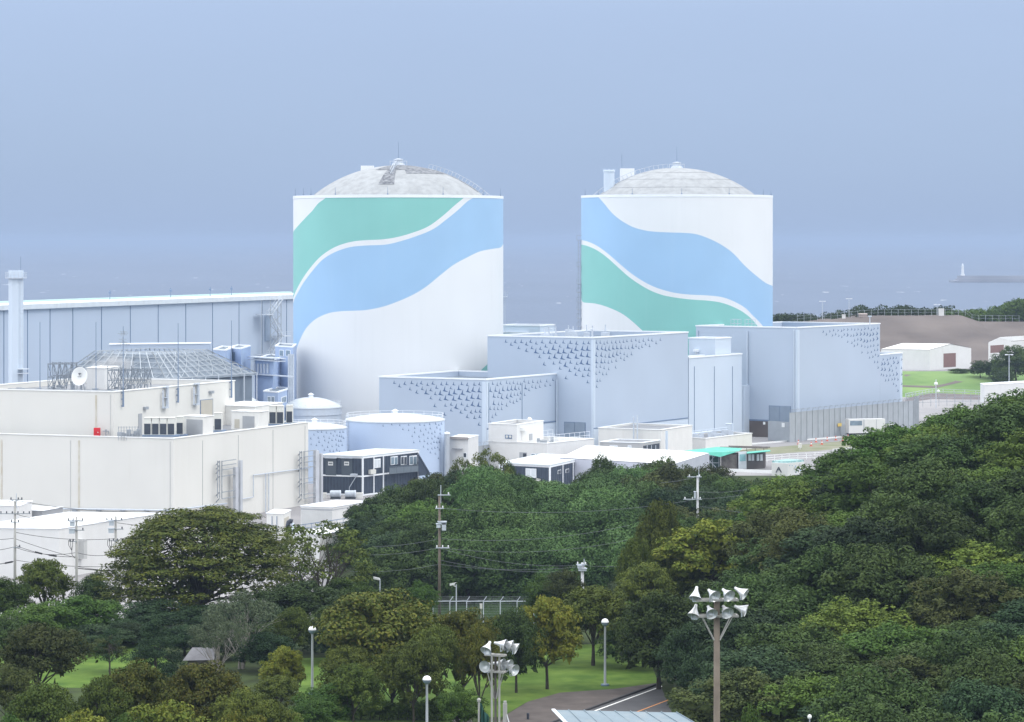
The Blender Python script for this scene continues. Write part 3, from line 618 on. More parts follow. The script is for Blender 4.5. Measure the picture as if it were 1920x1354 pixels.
# low block seen between the two shells, behind B
c_, l_, r_ = G2(1013, 672), G2(938, 676), G2(1040, 680)
o = T('rooftop_block', 'small white flat block in the gap between the two round reactor buildings', 'building', (c_[0], c_[1], PLAT)); q = prism_block(o, c_, l_, r_, PLAT-0.5, PZ(612, 672), M_CLADL, M_DECKB, 0.6, M_TRIM)
mb = MB(); q['L'].rect(mb, 940, 622, 991, 623.2, 0.6, 0.6); mb.build('ledge', M_TRIM, o)
# ------------------------------------------------------------------ tanks
def tank(px, hw, Y, pyr, dh, name, label, m_wall, rings=0, birds=None, rail=True, group='storage tanks with pale domed roofs', ladder=None):
    cx = PX(px, Y); r = hw*Y/F; zt = PZ(pyr, Y); root = T(name, label, 'tank', (cx, Y, PLAT), group)
    mb = MB(); mb.lathe([(r, PLAT-0.3), (r, zt)], (cx, Y, 0), 72); mb.build('wall', m_wall, root, smooth=True)
    mb = MB(); mb.lathe([(r+0.10, zt-0.22), (r+0.10, zt), (r*0.96, zt+dh*0.12), (r*0.75, zt+dh*0.48), (r*0.5, zt+dh*0.78), (r*0.25, zt+dh*0.95), (0.02, zt+dh)], (cx, Y, 0), 72); mb.build('dome_roof', M_ROOFG, root, smooth=True)
    for k in range(rings):
        z_ = zt-1.6-k*1.5; mb = MB(); mb.lathe([(r+0.01, z_), (r+0.14, z_), (r+0.14, z_+0.16), (r+0.01, z_+0.16)], (cx, Y, 0), 72); mb.build('stiffener_ring', M_STEELL, root)
    if rail:
        mb = MB(); n = 26; pr = None
        for k in range(n+1):
            a = 2*math.pi*k/n; q_ = Vector((cx+(r-0.15)*math.cos(a), Y+(r-0.15)*math.sin(a), zt)); mb.bar(q_, q_+Vector((0, 0, 1.05)), 0.05)
            if pr is not None:
                for h_ in (0.55, 1.05): mb.bar(pr+Vector((0, 0, h_)), q_+Vector((0, 0, h_)), 0.045)
            pr = q_
        mb.build('roof_railing', M_TRIM, root)
    mb = MB(); mb.lathe([(0.5, zt+dh-0.1), (0.5, zt+dh+0.5), (0.7, zt+dh+0.55), (0.02, zt+dh+0.9)], (cx, Y, 0), 14); mb.build('roof_vent', M_TRIM, root)
    if ladder is not None:
        a = math.asin((ladder-px)/hw); x, y = cx+(r+0.35)*math.sin(a), Y-(r+0.35)*math.cos(a); mb = MB()
        for dx in (-0.25, 0.25): mb.bar((x+dx, y, PLAT), (x+dx, y, zt+1.1), 0.07)
        z_ = PLAT
        while z_ < zt: mb.bar((x-0.25, y, z_), (x+0.25, y, z_), 0.05); z_ += 0.5
        for z_ in np.arange(PLAT+2.5, zt+1, 0.9): mb.lathe([(0.38, 0), (0.42, 0), (0.42, 0.06)], (x, y-0.3, z_), 10)
        mb.build('ladder', M_STEELL, root)
    if birds:
        def fn(qx, qy):
            s_ = max(-0.985, min(0.985, (qx-px)/hw)); a = math.asin(s_); x = cx+(r+0.03)*math.sin(a); y = Y-(r+0.03)*math.cos(a); return Vector((x, y, CZ-(qy-HP)*y/F))
        mural(root, None, 6.857, 570, 770, birds, 0.75, BIRD, 0.72, 0.95, ptfn=fn)
    return root
tank(741, 92.5, 560, 785.5, 1.0, 'water_tank', 'largest pale blue tank, a flock of small painted birds on its right side', M_TANK, birds=BT1, ladder=655)
tank(590, 60, 548, 800.5, 0.8, 'water_tank', 'smaller blue tank covered in birds, half hidden by the big cream building', M_TANK, birds=BT2)
tank(583, 57, 605, 762, 1.9, 'water_tank', 'grey ringed tank with a domed white roof beside the left round reactor building', mat('tank_grey', (0.52, 0.58, 0.66), 0.5, var=0.04, streak=0.1), rings=4)
tank(457, 34, 600, 758, 1.7, 'water_tank', 'small white domed tank rising behind the cream building, beside the steel roof frame', M_CLADL, rail=False)
# silo pipe and shed right of the big tank
o = T('silo', 'slim upright grey silo right of the large blue tank', 'silo', (PX(838, 556), 556, PLAT)); x = PX(838, 556); zt = PZ(811, 556)
mb = MB(); mb.lathe([(0.52, PLAT), (0.52, zt-0.3)], (x, 556, 0), 20); mb.build('barrel', mat('silo_grey', (0.48, 0.52, 0.57), 0.4, 0.2), o, smooth=True)
mb = MB(); mb.lathe([(0.6, zt-0.3), (0.6, zt-0.1), (0.3, zt+0.1), (0.02, zt+0.15)], (x, 556, 0), 20); mb.build('cap', M_TRIM, o)
# ------------------------------------------------------------------ turbine hall, far left
D0 = 636.0; aH, bH = G2(-60, D0*0.982), G2(590, 769)
RH = T('turbine_hall', 'long grey-blue hall with evenly spaced vertical joints behind the cream building at left', 'building', (aH[0], aH[1], PLAT))
zH = PZ(578, D0*1.015); wH = Wall(aH, bH); hd = 15.0
bkA = (aH[0]-wH.n.x*hd, aH[1]-wH.n.y*hd); bkB = (bH[0]-wH.n.x*hd, bH[1]-wH.n.y*hd)
mb = MB(); mb.prism([aH, bH, bkB, bkA], PLAT-0.5, zH); mb.build('wall', M_HALL, RH)
mid = lambda p, q, t: (p[0]+(q[0]-p[0])*t, p[1]+(q[1]-p[1])*t)
o0 = 0.8
e0 = (aH[0]+wH.n.x*o0, aH[1]+wH.n.y*o0); e1 = (bH[0]+wH.n.x*o0, bH[1]+wH.n.y*o0)
mb = MB(); mA, mB_ = mid(aH, bkA, 0.5), mid(bH, bkB, 0.5)
mb.add([(e0[0], e0[1], zH+0.9), (e1[0], e1[1], zH+0.9), (mB_[0], mB_[1], zH+1.1), (mA[0], mA[1], zH+1.1), (bkB[0], bkB[1], zH+0.9), (bkA[0], bkA[1], zH+0.9)], [(0, 1, 2, 3), (3, 2, 4, 5)], 0)
mb.add([(e0[0], e0[1], zH-0.2), (e1[0], e1[1], zH-0.2), (e1[0], e1[1], zH+0.9), (e0[0], e0[1], zH+0.9), (aH[0], aH[1], zH-0.2), (bH[0], bH[1], zH-0.2)], [(0, 1, 2, 3), (4, 5, 1, 0)], 1)
mb.build('roof', [M_ROOFW, mat('fascia_grey', (0.60, 0.65, 0.70), 0.6, var=0.05, streak=0.2)], RH)
# ridge monitor
r0 = mid(aH, bkA, 0.45); r1_ = mid(bH, bkB, 0.45); s0 = mid(aH, bkA, 0.55); s1 = mid(bH, bkB, 0.55)
mb = MB(); mb.prism([r0, r1_, s1, s0], zH+0.9, zH+1.45); mb.build('ridge_vent', mat('ridge_green', (0.42, 0.60, 0.58), 0.5), RH)
for i, px in enumerate((7.4, 51.7, 94, 136.7, 190.5, 244.5, 296.8, 348.5, 398.7, 448.3, 492, 537.5)):
    a = wH.pt(px, 600, 0.05); mb = MB(); mb.obox((a.x, a.y, (zH-0.4+PLAT)/2), (wH.d.x*0.09, wH.d.y*0.09, 0), (wH.n.x*0.05, wH.n.y*0.05, 0), (0, 0, (zH-0.4-PLAT)/2)); mb.build('panel_joint', M_JOINT, RH)
for i, px in enumerate((40, 206, 320, 394, 434)):
    a = wH.pt(px, 570, -4); mb = MB(); mb.tube([(a.x, a.y, zH+0.6), (a.x, a.y, zH+3.4)], 0.1, 5); mb.lathe([(0.3, zH+2.5), (0.3, zH+3.0), (0.02, zH+3.1)], (a.x, a.y, 0), 8); mb.build('roof_mast', M_JOINT, RH)
# outside stair tower on the hall
o = T('stair_tower', 'grey steel outside staircase zigzagging up the long hall beside the left round reactor building', 'stairs', tuple(wH.pt(510, 600, 1.5).xy)+(PLAT,))
mb = MB(); pl = MB(); rl = MB()
flights = [(561, 590), (590, 630), (630, 665), (665, 700)]
for i, (ya, yb) in enumerate(flights):
    pa, pb = (524, 503) if i % 2 == 0 else (524, 503)
    a = wH.pt(pa, ya, 2.6); b_ = wH.pt(pb, yb, 2.6)
    if i % 2: a, b_ = wH.pt(pb, ya, 2.6), wH.pt(pa, yb, 2.6)
    for off in (0, 1.0):
        n3 = Vector((wH.n.x, wH.n.y, 0))*off; mb.bar(a+n3, b_+n3, 0.12, 0.30); rl.bar(a+n3+Vector((0, 0, 1.1)), b_+n3+Vector((0, 0, 1.1)), 0.08)
    for k in range(12):
        c_ = a.lerp(b_, (k+0.5)/12); mb.obox(c_+Vector((wH.n.x, wH.n.y, 0))*0.5, (wH.d.x*0.15, wH.d.y*0.15, 0), (wH.n.x*0.5, wH.n.y*0.5, 0), (0, 0, 0.03))
    c_ = wH.pt(496 if i % 2 == 0 else 529, yb, 2.2); pl.obox(c_, (wH.d.x*1.9, wH.d.y*1.9, 0), (wH.n.x*1.6, wH.n.y*1.6, 0), (0, 0, 0.12))
    for s_ in (-1, 1):
        q_ = c_+Vector((wH.d.x, wH.d.y, 0))*1.9*s_+Vector((wH.n.x, wH.n.y, 0))*1.6; rl.bar(q_, q_+Vector((0, 0, 1.1)), 0.08)
    u = Vector((wH.d.x, wH.d.y, 0))*1.9; n3 = Vector((wH.n.x, wH.n.y, 0))*1.6+Vector((0, 0, 1.1)); rl.bar(c_-u+n3, c_+u+n3, 0.08); n3 = n3-Vector((0, 0, 0.5)); rl.bar(c_-u+n3, c_+u+n3, 0.06)
mb.build('stair_flight', M_STEELL, o); pl.build('landing', M_STEELL, o); rl.build('handrail', M_STEELL, o)
mb = MB()
for px in (491, 507, 521, 527):
    for off in (1.0, 3.6):
        a = wH.pt(px, 563, off); mb.bar(a, (a.x, a.y, PLAT), 0.16)
for k in range(7):
    a = wH.pt(507, 570+k*20, 3.6); b_ = wH.pt(527, 590+k*20, 3.6); mb.bar(a, b_, 0.09); a2 = wH.pt(527, 570+k*20, 3.6); b2 = wH.pt(507, 590+k*20, 3.6); mb.bar(a2, b2, 0.09)
mb.build('frame', M_STEEL, o)
mb = MB(); wH.rect(mb, 496, 590, 507, 640, 0.25, 0.25); mb.build('shade_panel', mat('stair_shade', (0.30, 0.38, 0.50), 0.6), o)  # panel and its darker blue imitate the shade behind the stair
# ------------------------------------------------------------------ exhaust stack, far left
o = T('vent_stack', 'tall pale octagonal stack with a railed collar near its top, at the left edge', 'chimney', (PX(30, 560), 560, PLAT)); x, y = PX(30, 560), 560
zt = PZ(507, 560); rr_ = 1.45
mb = MB(); mb.lathe([(rr_, PLAT), (rr_, zt), (rr_-0.3, zt), (rr_-0.3, zt-1.5)], (x, y, 0), 8, M=Matrix.Rotation(R(22.5), 4, 'Z').to_3x3()); mb.build('shaft', M_CLADL, o)
mb = MB(); zc = PZ(522, 560); mb.lathe([(rr_, zc), (2.05, zc), (2.05, zc+0.15), (rr_, zc+0.15)], (x, y, 0), 16)
for k in range(16):
    a = k*math.pi/8; mb.bar((x+2*math.cos(a), y+2*math.sin(a), zc), (x+2*math.cos(a), y+2*math.sin(a), zc+1.15), 0.06)
for h_ in (0.4, 0.75, 1.13): mb.lathe([(1.98, zc+h_), (2.04, zc+h_), (2.04, zc+h_+0.05)], (x, y, 0), 24)
mb.build('collar_platform', M_STEELL, o)
mb = MB()
for dx in (1.0, 1.5): mb.bar((x+dx, y-1.2, PLAT), (x+dx, y-1.2, zc), 0.07)
for z_ in np.arange(PLAT+1, zc, 1.2): mb.bar((x+1.0, y-1.2, z_), (x+1.5, y-1.2, z_), 0.05)
for z_ in (PZ(692, 560), PZ(700, 560)): mb.box(x+0.6, x+2.6, y-2.4, y-0.4, z_, z_+0.12)
mb.build('ladder', M_STEELL, o)
mb = MB(); mb.tube([(x+0.9, y, zt), (x+0.9, y, zt+2.6)], 0.05, 5); mb.build('lightning_rod', M_JOINT, o)
# ------------------------------------------------------------------ hipped steel lattice roof
o = T('lattice_roof_house', 'grey hall whose hipped roof is an open lattice of pale steel members', 'building', (PX(310, 560), 560, PLAT))
zb = PZ(710, 560); zt = PZ(660.5, 567)
bc = Vector(G2(310, 560)); br = Vector(G2(481.5, 585)); bl = Vector(G2(112, 573)); bb = bl+br-bc
tcn = Vector(G2(286, 567)); trn = Vector(G2(387, 581)); tln = Vector(G2(178, 574)); tbn = tln+trn-tcn
bot = [bl, bc, br, bb]; topc = [tln, tcn, trn, tbn]
V3 = lambda p, z: Vector((p.x, p.y, z))
inn = MB(); sh = 0.5
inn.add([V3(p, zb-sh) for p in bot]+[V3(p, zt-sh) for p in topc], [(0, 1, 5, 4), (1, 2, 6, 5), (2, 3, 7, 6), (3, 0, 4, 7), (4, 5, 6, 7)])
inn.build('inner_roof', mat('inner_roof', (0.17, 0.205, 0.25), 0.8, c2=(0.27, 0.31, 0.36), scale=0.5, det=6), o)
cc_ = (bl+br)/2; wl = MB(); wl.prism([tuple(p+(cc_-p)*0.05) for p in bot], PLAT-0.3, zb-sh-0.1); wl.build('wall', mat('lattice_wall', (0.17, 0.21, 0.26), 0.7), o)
lt = MB()
for i in range(4):
    j = (i+1) % 4; b0, b1, t0, t1 = V3(bot[i], zb), V3(bot[j], zb), V3(topc[i], zt), V3(topc[j], zt)
    nR = 9 if i == 0 else 12; nP = 5
    for k in range(nR+1): lt.bar(b0.lerp(b1, k/nR), t0.lerp(t1, k/nR), 0.16)
    for k in range(nP+1): lt.bar(b0.lerp(t0, k/nP), b1.lerp(t1, k/nP), 0.15 if k in (0, nP) else 0.11)
    for k in range(nR):
        for q_ in range(nP):
            f0, f1 = q_/nP, (q_+1)/nP; a = b0.lerp(b1, k/nR).lerp(t0.lerp(t1, k/nR), f0); c_ = b0.lerp(b1, (k+1)/nR).lerp(t0.lerp(t1, (k+1)/nR), f1)
            if (k+q_) % 2 == 0: lt.bar(a, c_, 0.08)
lt.build('lattice', mat('lattice_steel', (0.42, 0.46, 0.50), 0.6, 0.0, var=0.08), o)
ps = MB()
for i in (1,):
    for k in range(8):
        q_ = V3(bot[1], 0).lerp(V3(bot[2], 0), k/7); ps.bar((q_.x, q_.y, PLAT), (q_.x, q_.y, zb), 0.22)
ps.build('column', M_STEELL, o)
# flat slab roof behind the lattice
o = T('flat_roof_block', 'pale blue block with a thin white roof line behind the steel lattice roof', 'building', (PX(300, 610), 610, PLAT))
q = prism_block(o, G2(394, 606), G2(205, 600), G2(395, 611), PLAT-0.3, PZ(646, 602), M_HALL, M_CLADL, 0.02, M_TRIM, trimh=0.15)
# pale blue service blocks between lattice and shell
def block(name, label, c, l, r, pyt, mw=M_CLADL, trim=M_TRIM, par=0.03, cat='building', z0=None, group=None, roof=None, th=0.28):
    o = T(name, label, cat, (PX(*c), c[1], PLAT if z0 is None else z0), group)
    q = prism_block(o, G2(*c), G2(*l), G2(*r), PLAT-0.3 if z0 is None else z0, PZ(pyt, c[1]), mw, roof or M_DECKB, par, trim, trimh=th)
    return o, q
def window(root, w, x0, y0, x1, y1, off=0.05, gl=None, n=1, name='window', fr=None):
    mb = MB(); w.rect(mb, x0, y0, x1, y1, off, 0.08); f = mb.build(name, fr or M_TRIM, root); gw = (x1-x0)/n; mb = MB()
    for k in range(n): w.rect(mb, x0+gw*k+gw*0.10, y0+(y1-y0)*0.08, x0+gw*(k+1)-gw*0.10, y1-(y1-y0)*0.08, off+0.03, 0.06)
    mb.build('pane', gl or M_GLASS, f); return f
M_SERV = mat('service_blue', (0.37, 0.47, 0.66), 0.6, var=0.04, streak=0.1)
o, q = block('service_block', 'blue windowed box standing against the left side of the left round reactor building', (549, 612), (516, 618), (556, 628), 652, M_SERV)
window(o, q['L'], 524, 656, 532, 668); window(o, q['L'], 536, 656, 545, 668)
o, q = block('service_block', 'blue box carrying pipe racks between the steel lattice roof and the round reactor building', (512, 606), (478, 612), (540, 628), 676, M_SERV)
mb = MB()
for k in range(5): q['L'].rect(mb, 480+k*6, 682, 481.2+k*6, 700, 0.5, 0.3)
for py in (668, 673): q['L'].rect(mb, 470, py, 528, py+1.6, 0.8, 1.8)
q['L'].rect(mb, 478, 700, 552, 702, 0.8, 0.8); mb.build('pipe_rack', M_STEELL, o)
for i, px in enumerate((541, 544, 547, 550)):
    mb = MB(); a = P(px, 664, 604); mb.tube([a, (a.x, a.y, PLAT)], 0.16, 8); mb.build('riser_pipe', M_STEELL, o)
o, q = block('service_hut', 'small pale blue hut with two dark windows below the pipe racks', (521, 592), (494, 597), (545, 608), 737, M_SERV)
window(o, q['L'], 502, 743, 508, 757); window(o, q['L'], 509.5, 743, 515, 757); window(o, q['R'], 527, 745, 537, 757)
o, q = block('service_block', 'plain grey-blue box with a white edge right behind the steel lattice roof', (424, 600), (400, 604), (440, 618), 658, M_SERV)
o, q = block('service_block', 'small blue roof box with a dark door, standing against the long hall', (452, 608), (428, 613), (470, 624), 655, M_SERV)
window(o, q['L'], 436, 660, 441, 676, fr=M_JOINT)
# ------------------------------------------------------------------ cream building, left foreground (lower block, upper block, roof plant)
o = T('cream_building', 'huge cream building with two stacked blocks and rust streaks, filling the left', 'building', (PX(325, 458), 458, PLAT)); RE = o
zE = PZ(823, 458); zU = PZ(735.5, 466)
E1 = prism_block(o, G2(325, 458), G2(-75, 472), G2(578, 499), PLAT-0.5, zE, M_CREAM, M_DECK, 0.45, M_ROOFW, wname='lower_wall', tname='lower_coping', trimh=0.12)
E2 = prism_block(o, G2(213, 466), G2(-90, 476), G2(440, 503), zE-0.8, zU, M_CREAM, M_DECK, 0.8, M_ROOFW, wname='upper_wall', tname='upper_coping', trimh=0.15)
M_RUST = mat('rust_streak', (0.52, 0.475, 0.38), 0.9, c2=(0.64, 0.62, 0.57), scale=0.8, det=6)
M_SEAM = mat('seam_grey', (0.50, 0.505, 0.50), 0.9)
for (w, px, ya, yb, wd, m_) in ((E2['L'], 180, 741, 818, 0.30, M_RUST), (E1['L'], 3, 824, 990, 0.30, M_RUST), (E1['L'], 148, 826, 990, 0.32, M_RUST), (E1['L'], 132, 826, 990, 0.08, M_SEAM), (E1['L'], 319, 828, 990, 0.10, M_SEAM),
                               (E1['R'], 380, 826, 965, 0.12, M_SEAM), (E1['R'], 447, 816, 965, 0.12, M_SEAM), (E1['R'], 512, 806, 965, 0.12, M_SEAM), (E1['R'], 572, 798, 965, 0.12, M_SEAM), (E2['L'], 207, 740, 818, 0.08, M_SEAM)):
    a = w.pt(px, ya, 0.03); b_ = w.pt(px, yb, 0.03); mb = MB(); mb.obox((a.x, a.y, (a.z+b_.z)/2), (w.d.x*wd/2, w.d.y*wd/2, 0), (w.n.x*0.03, w.n.y*0.03, 0), (0, 0, (a.z-b_.z)/2)); mb.build('wall_seam', m_, o)
w = E2['R']
mb = MB(); w.rect(mb, 375, 750, 399, 800, 0.06, 0.1); f = mb.build('door', M_JOINT, o); mb = MB(); w.rect(mb, 376, 751, 398, 800, 0.10, 0.1); mb.build('door_leaf', M_BEIGE, f)
mb = MB(); w.rect(mb, 259, 776, 266, 818, 0.06, 0.1); mb.build('door', M_GREYD, o)
for px, ya, yb in ((231, 735, 763), (334, 728, 755), (434, 715, 746)):      # rods clamped to the upper wall
    a = w.pt(px, ya-1, 0.35); top = w.pt(px, {231: 612, 334: 606, 434: 601}[px], 0.35); mb = MB(); b_ = w.pt(px, yb, 0.35)
    mb.tube([b_, a], 0.16, 6); mb.tube([a, top], [0.08, 0.05], 5)
    for t in (0.1, 0.5, 0.95): q_ = a.lerp(b_, t); mb.bar(q_, q_-Vector((w.n.x, w.n.y, 0))*0.35, 0.15)
    mb.build('lightning_rod', M_JOINT, o)
for px in (180, 75):
    a = E2['L'].pt(px, 730, -3); t_p = E2['L'].pt(px, 604, -3); mb = MB(); mb.tube([a-Vector((0, 0, 1)), t_p], [0.08, 0.05], 5); mb.build('lightning_rod', M_JOINT, o)
mb = MB(); top = w.pt(231, 622, 0.35); rr = random.Random(5)
for k in range(9):
    q_ = top+Vector((rr.uniform(-0.5, 0.5), rr.uniform(-0.5, 0.5), -rr.uniform(0, 2.2))); mb.bar(q_-Vector((0.6, 0, 0)), q_+Vector((0.6, 0, 0)), 0.06); mb.bar(q_-Vector((0, 0, 0.35)), q_+Vector((0, 0, 0.35)), 0.05)
mb.build('antenna_array', M_STEEL, o)
for x0, x1, ya, yb in ((305, 311, 724, 766), (363, 369, 718, 760)):
    mb = MB(); w.rect(mb, x1-2.2, ya, x1, yb-2, 0.55, 0.35)
    for k, px in enumerate((x0, x0+1.4)): a, b_ = w.pt(px, ya+8, 0.4), w.pt(px, yb, 0.4); mb.tube([a, b_], 0.09, 6)
    w.rect(mb, x0-1, ya+1, x1, ya+3, 0.6, 0.5); w.rect(mb, x0-1.5, yb-3, x1-1, yb, 0.7, 0.7); w.rect(mb, x0, (ya+yb)/2, x1, (ya+yb)/2+1.2, 0.5, 0.5)
    mb.build('conduit_riser', M_STEELL, o)
for px, py in ((271, 763), (394, 733)): mb = MB(); w.rect(mb, px-3, py, px+3, py+5, 0.5, 0.5); mb.build('wall_lamp', M_STEEL, o)
# duct risers and pipes on the lower right face
w = E1['R']
for x0, x1, yt, yb in ((425, 433, 876, 962), (434.5, 441, 863, 962), (575, 585, 845, 946), (587, 592, 850, 946)):
    mb = MB(); w.rect(mb, x0+(x1-x0)*0.35, yt, x1, yb, 1.4, 0.5); mb.build('duct_riser', mat('duct_grey', (0.52, 0.54, 0.58), 0.5, 0.1, var=0.08, streak=0.2), o)
for (x0, x1, ys_) in ((402, 430, (864, 872, 880, 892, 922, 934)), (556, 582, (846, 856, 866, 876, 897, 905, 926, 934))):
    mb = MB()
    for y_ in ys_: w.rect(mb, x0+2, y_, x1, y_+1.3, 1.3, 0.2); mb.bar(w.pt(x0+3, y_+8, 0.1), w.pt(x0+10, y_, 1.3), 0.12)
    for k in range(3): a, b_ = w.pt(x0+6+k*4, ys_[0], 1.0), w.pt(x0+6+k*4, ys_[-1], 1.0); mb.tube([a, b_], 0.09, 6)
    mb.build('pipe_bracket', M_STEEL, o)
for pts in (((442, 938), (475, 932), (475, 891), (582, 877)), ((504, 888), (504, 962)), ((498, 888), (498, 962))):
    mb = MB(); mb.tube([w.pt(a, b_, 0.35) for a, b_ in pts], 0.10, 6); mb.build('wall_pipe', M_STEELL, o)
mb = MB(); mb.tube([E1['L'].pt(55, 953, 0.5), E1['L'].pt(325, 957, 0.5), w.pt(360, 952, 0.5), w.pt(425, 944, 0.5)], 0.14, 6); mb.build('wall_pipe', M_STEELL, o)
mb = MB()
for px in (50, 95, 140, 185, 230, 275, 315): a = E1['L'].pt(px, 957, 0.3); mb.obox(a, (0.4, 0, 0), (0, 0.3, 0), (0, 0, 0.12))
mb.build('pipe_bracket', M_STEEL, o)
# rooftop plant: condenser units, penthouses, cabinet, dish, steel frames
def deckpt(px, py, z): # point on a horizontal deck seen at a photo pixel
    Y = (CZ-z)*F/(py-HP); return Vector(((px-960)/F*Y, Y, z))
zd = zE-0.45
dR = Vector((E1['R'].d.x, E1['R'].d.y, 0)); dL = Vector((E1['L'].d.x, E1['L'].d.y, 0)); nL = Vector((E1['L'].n.x, E1['L'].n.y, 0)); nR = Vector((E1['R'].n.x, E1['R'].n.y, 0))
if dR.y < 0: dR = -dR
M_ACW = mat('condenser_white', (0.66, 0.66, 0.62), 0.6, var=0.04, streak=0.15)
def condenser(px0, px1, pyt, pyb, Y, n, label, group, depth=1.6):
    a = P(px0, pyb, Y); b_ = P(px1, pyb, Y); h = PZ(pyt, Y)-a.z; root = T('condenser_unit', label, 'air conditioner', tuple(a), group); wdt = (b_.x-a.x)/n
    for k in range(n):
        x0 = a.x+wdt*k; mb = MB(); mb.box(x0+0.03, x0+wdt-0.03, Y, Y+depth, a.z+0.1, a.z+h*0.80); mb.box(x0+0.06, x0+wdt-0.06, Y+0.05, Y+depth-0.05, a.z+h*0.80, a.z+h*0.97); mb.box(x0+0.02, x0+wdt-0.02, Y-0.02, Y+depth, a.z+h*0.97, a.z+h)
        cs = mb.build('casing', M_ACW, root); mb = MB(); mb.box(x0+0.12, x0+wdt-0.12, Y-0.03, Y+0.1, a.z+0.2, a.z+h*0.66); mb.build('grille', M_DARK, cs)
    mb = MB(); mb.box(a.x-0.2, b_.x+0.6, Y-0.3, Y+depth+0.2, a.z-0.15, a.z+0.08); mb.build('base_frame', M_JOINT, root)
    return root
condenser(269, 328, 783, 817, 462, 4, 'row of four joined white condensers with dark grilles on the cream building roof', 'rooftop condensers')
condenser(504, 532, 761, 796, 494, 2, 'pair of white condensers beside the rooftop hut at the cream building right end', 'rooftop condensers')
condenser(330, 344, 781, 816, 466, 1, 'single tall condenser squeezed between the row of four and the plain penthouse', 'rooftop condensers')
condenser(401, 416, 774, 808, 478, 1, 'single tall condenser directly right of the plain penthouse', 'rooftop condensers')
condenser(536, 549, 760, 794, 498, 1, 'last single condenser at the far right end of the cream roof', 'rooftop condensers')
M_HUT = mat('hut_white', (0.74, 0.735, 0.71), 0.75, var=0.03, streak=0.12)
def hut(label, c, l, r, pyt, z0, shutter=None, door=None, par=0.05):
    o_ = T('rooftop_hut', label, 'penthouse', (PX(*c), c[1], z0)); q = prism_block(o_, G2(*c), G2(*l), G2(*r), z0, PZ(pyt, c[1]), M_HUT, M_ROOFW, par, M_ROOFW, trimh=0.12)
    if shutter: mb = MB(); q['L'].rect(mb, *shutter, 0.05, 0.1); mb.build('shutter', M_GREYD, o_)
    if door: mb = MB(); q['L'].rect(mb, *door, 0.05, 0.1); mb.build('door', M_BEIGE, o_)
    return o_, q
YW = lambda px: E1['R'].pt(px, 820).y
hut('plain square penthouse rising flush from the cream building right face, grey shutter', (381, YW(381)+0.15), (345, YW(381)+2.2), (400, YW(400)+0.15), 782, zE-0.3, (350, 786, 380, 817))
hut('rooftop hut with a grey shutter and a beige door, on the cream roof', (484.5, YW(484.5)+0.15), (434, YW(484.5)+2.5), (503, YW(503)+0.15), 773, zE-0.3, (455, 780, 477, 803), (440, 786, 449, 803))
hut('low wide penthouse behind the hut with the beige door', (478, 497), (404, 501), (530, 509), 763, zE-0.9)
o = T('fire_cabinet', 'bright red cabinet on the ledge of the cream building', 'cabinet', tuple(deckpt(182, 819, zE+0.1))); p = E2['L'].pt(182, 819, 1.2)
mb = MB(); mb.box(p.x-0.5, p.x+0.5, p.y-0.3, p.y+0.3, p.z, p.z+1.42); cb = mb.build('casing', M_RED, o); mb = MB(); mb.box(p.x-0.42, p.x+0.42, p.y-0.34, p.y-0.3, p.z+0.1, p.z+1.32); mb.build('door', M_RED, o)
mb = MB(); mb.box(p.x+0.1, p.x+0.25, p.y-0.38, p.y-0.34, p.z+0.65, p.z+0.8); mb.build('handle', M_ACW, o)
o = T('valve_manifold', 'small grey valve with pipes right of the red cabinet', 'valve', (p.x+1.3, p.y, p.z)); mb = MB(); mb.tube([(p.x+0.9, p.y, p.z+0.9), (p.x+1.9, p.y, p.z+0.9)], 0.09, 6); mb.tube([(p.x+1.4, p.y, p.z), (p.x+1.4, p.y, p.z+1.1)], 0.09, 6); mb.lathe([(0.02, 0), (0.22, 0), (0.22, 0.05), (0.02, 0.05)], (p.x+1.4, p.y, p.z+1.1), 10)
mb.tube([(p.x+1.8, p.y, p.z+0.4), (p.x+1.8, p.y, p.z+0.95)], 0.07, 6); mb.build('pipework', M_STEEL, o)
# dark chillers and pipes at the left end of the deck
o = T('rooftop_chiller', 'low dark grey machinery left of the row of four condensers', 'machinery', tuple(P(240, 818, 461))); mb = MB(); rr = random.Random(9)
for k in range(7):
    q_ = P(224+k*6.0, 819, 463.5+k*0.3); h = rr.uniform(0.8, 1.6); mb.box(q_.x-0.28, q_.x+0.28, q_.y-0.5, q_.y+0.5, zd, zd+h)
mb.build('casing', M_STEEL, o); mb = MB()
for k in range(9): q_ = P(222+k*5.2, 818, 461); mb.tube([(q_.x, q_.y, zd), (q_.x, q_.y, zd+2.2)], 0.05, 5)
mb.bar((P(222, 0, 461).x, 461, zd+2.1), (P(264, 0, 461).x, 461, zd+2.1), 0.06); mb.bar((P(222, 0, 461).x, 461, zd+1.5), (P(264, 0, 461).x, 461, zd+1.5), 0.06); mb.build('guard_rail', M_STEEL, o)
# satellite dish
zu = zU-0.8
p = P(150, 706, 474); o = T('satellite_dish', 'white satellite dish with a small dark emblem on the cream building roof', 'dish antenna', (p.x, p.y+1.2, zu))
dirv = Vector((-0.42, -0.88, 0.14)).normalized(); Mr = dirv.to_track_quat('Z', 'Y').to_matrix(); mb = MB()
prof = [(0.02, -0.28), (0.5, -0.25), (1.0, -0.12), (1.4, 0.06), (1.52, 0.14), (1.52, 0.20), (1.44, 0.18), (1.0, 0.0), (0.02, -0.14)]
mb.lathe(prof, p, 40, M=Mr); mb.build('reflector', M_ROOFW, o, smooth=True)
ex, ey = Mr @ Vector((1, 0, 0)), Mr @ Vector((0, 1, 0))
upv = Vector((0, 0, 1)); ux = dirv.cross(upv).normalized()*-1.0; uy = ux.cross(dirv).normalized()
if uy.z < 0: uy = -uy
if ux.x < 0: ux = -ux
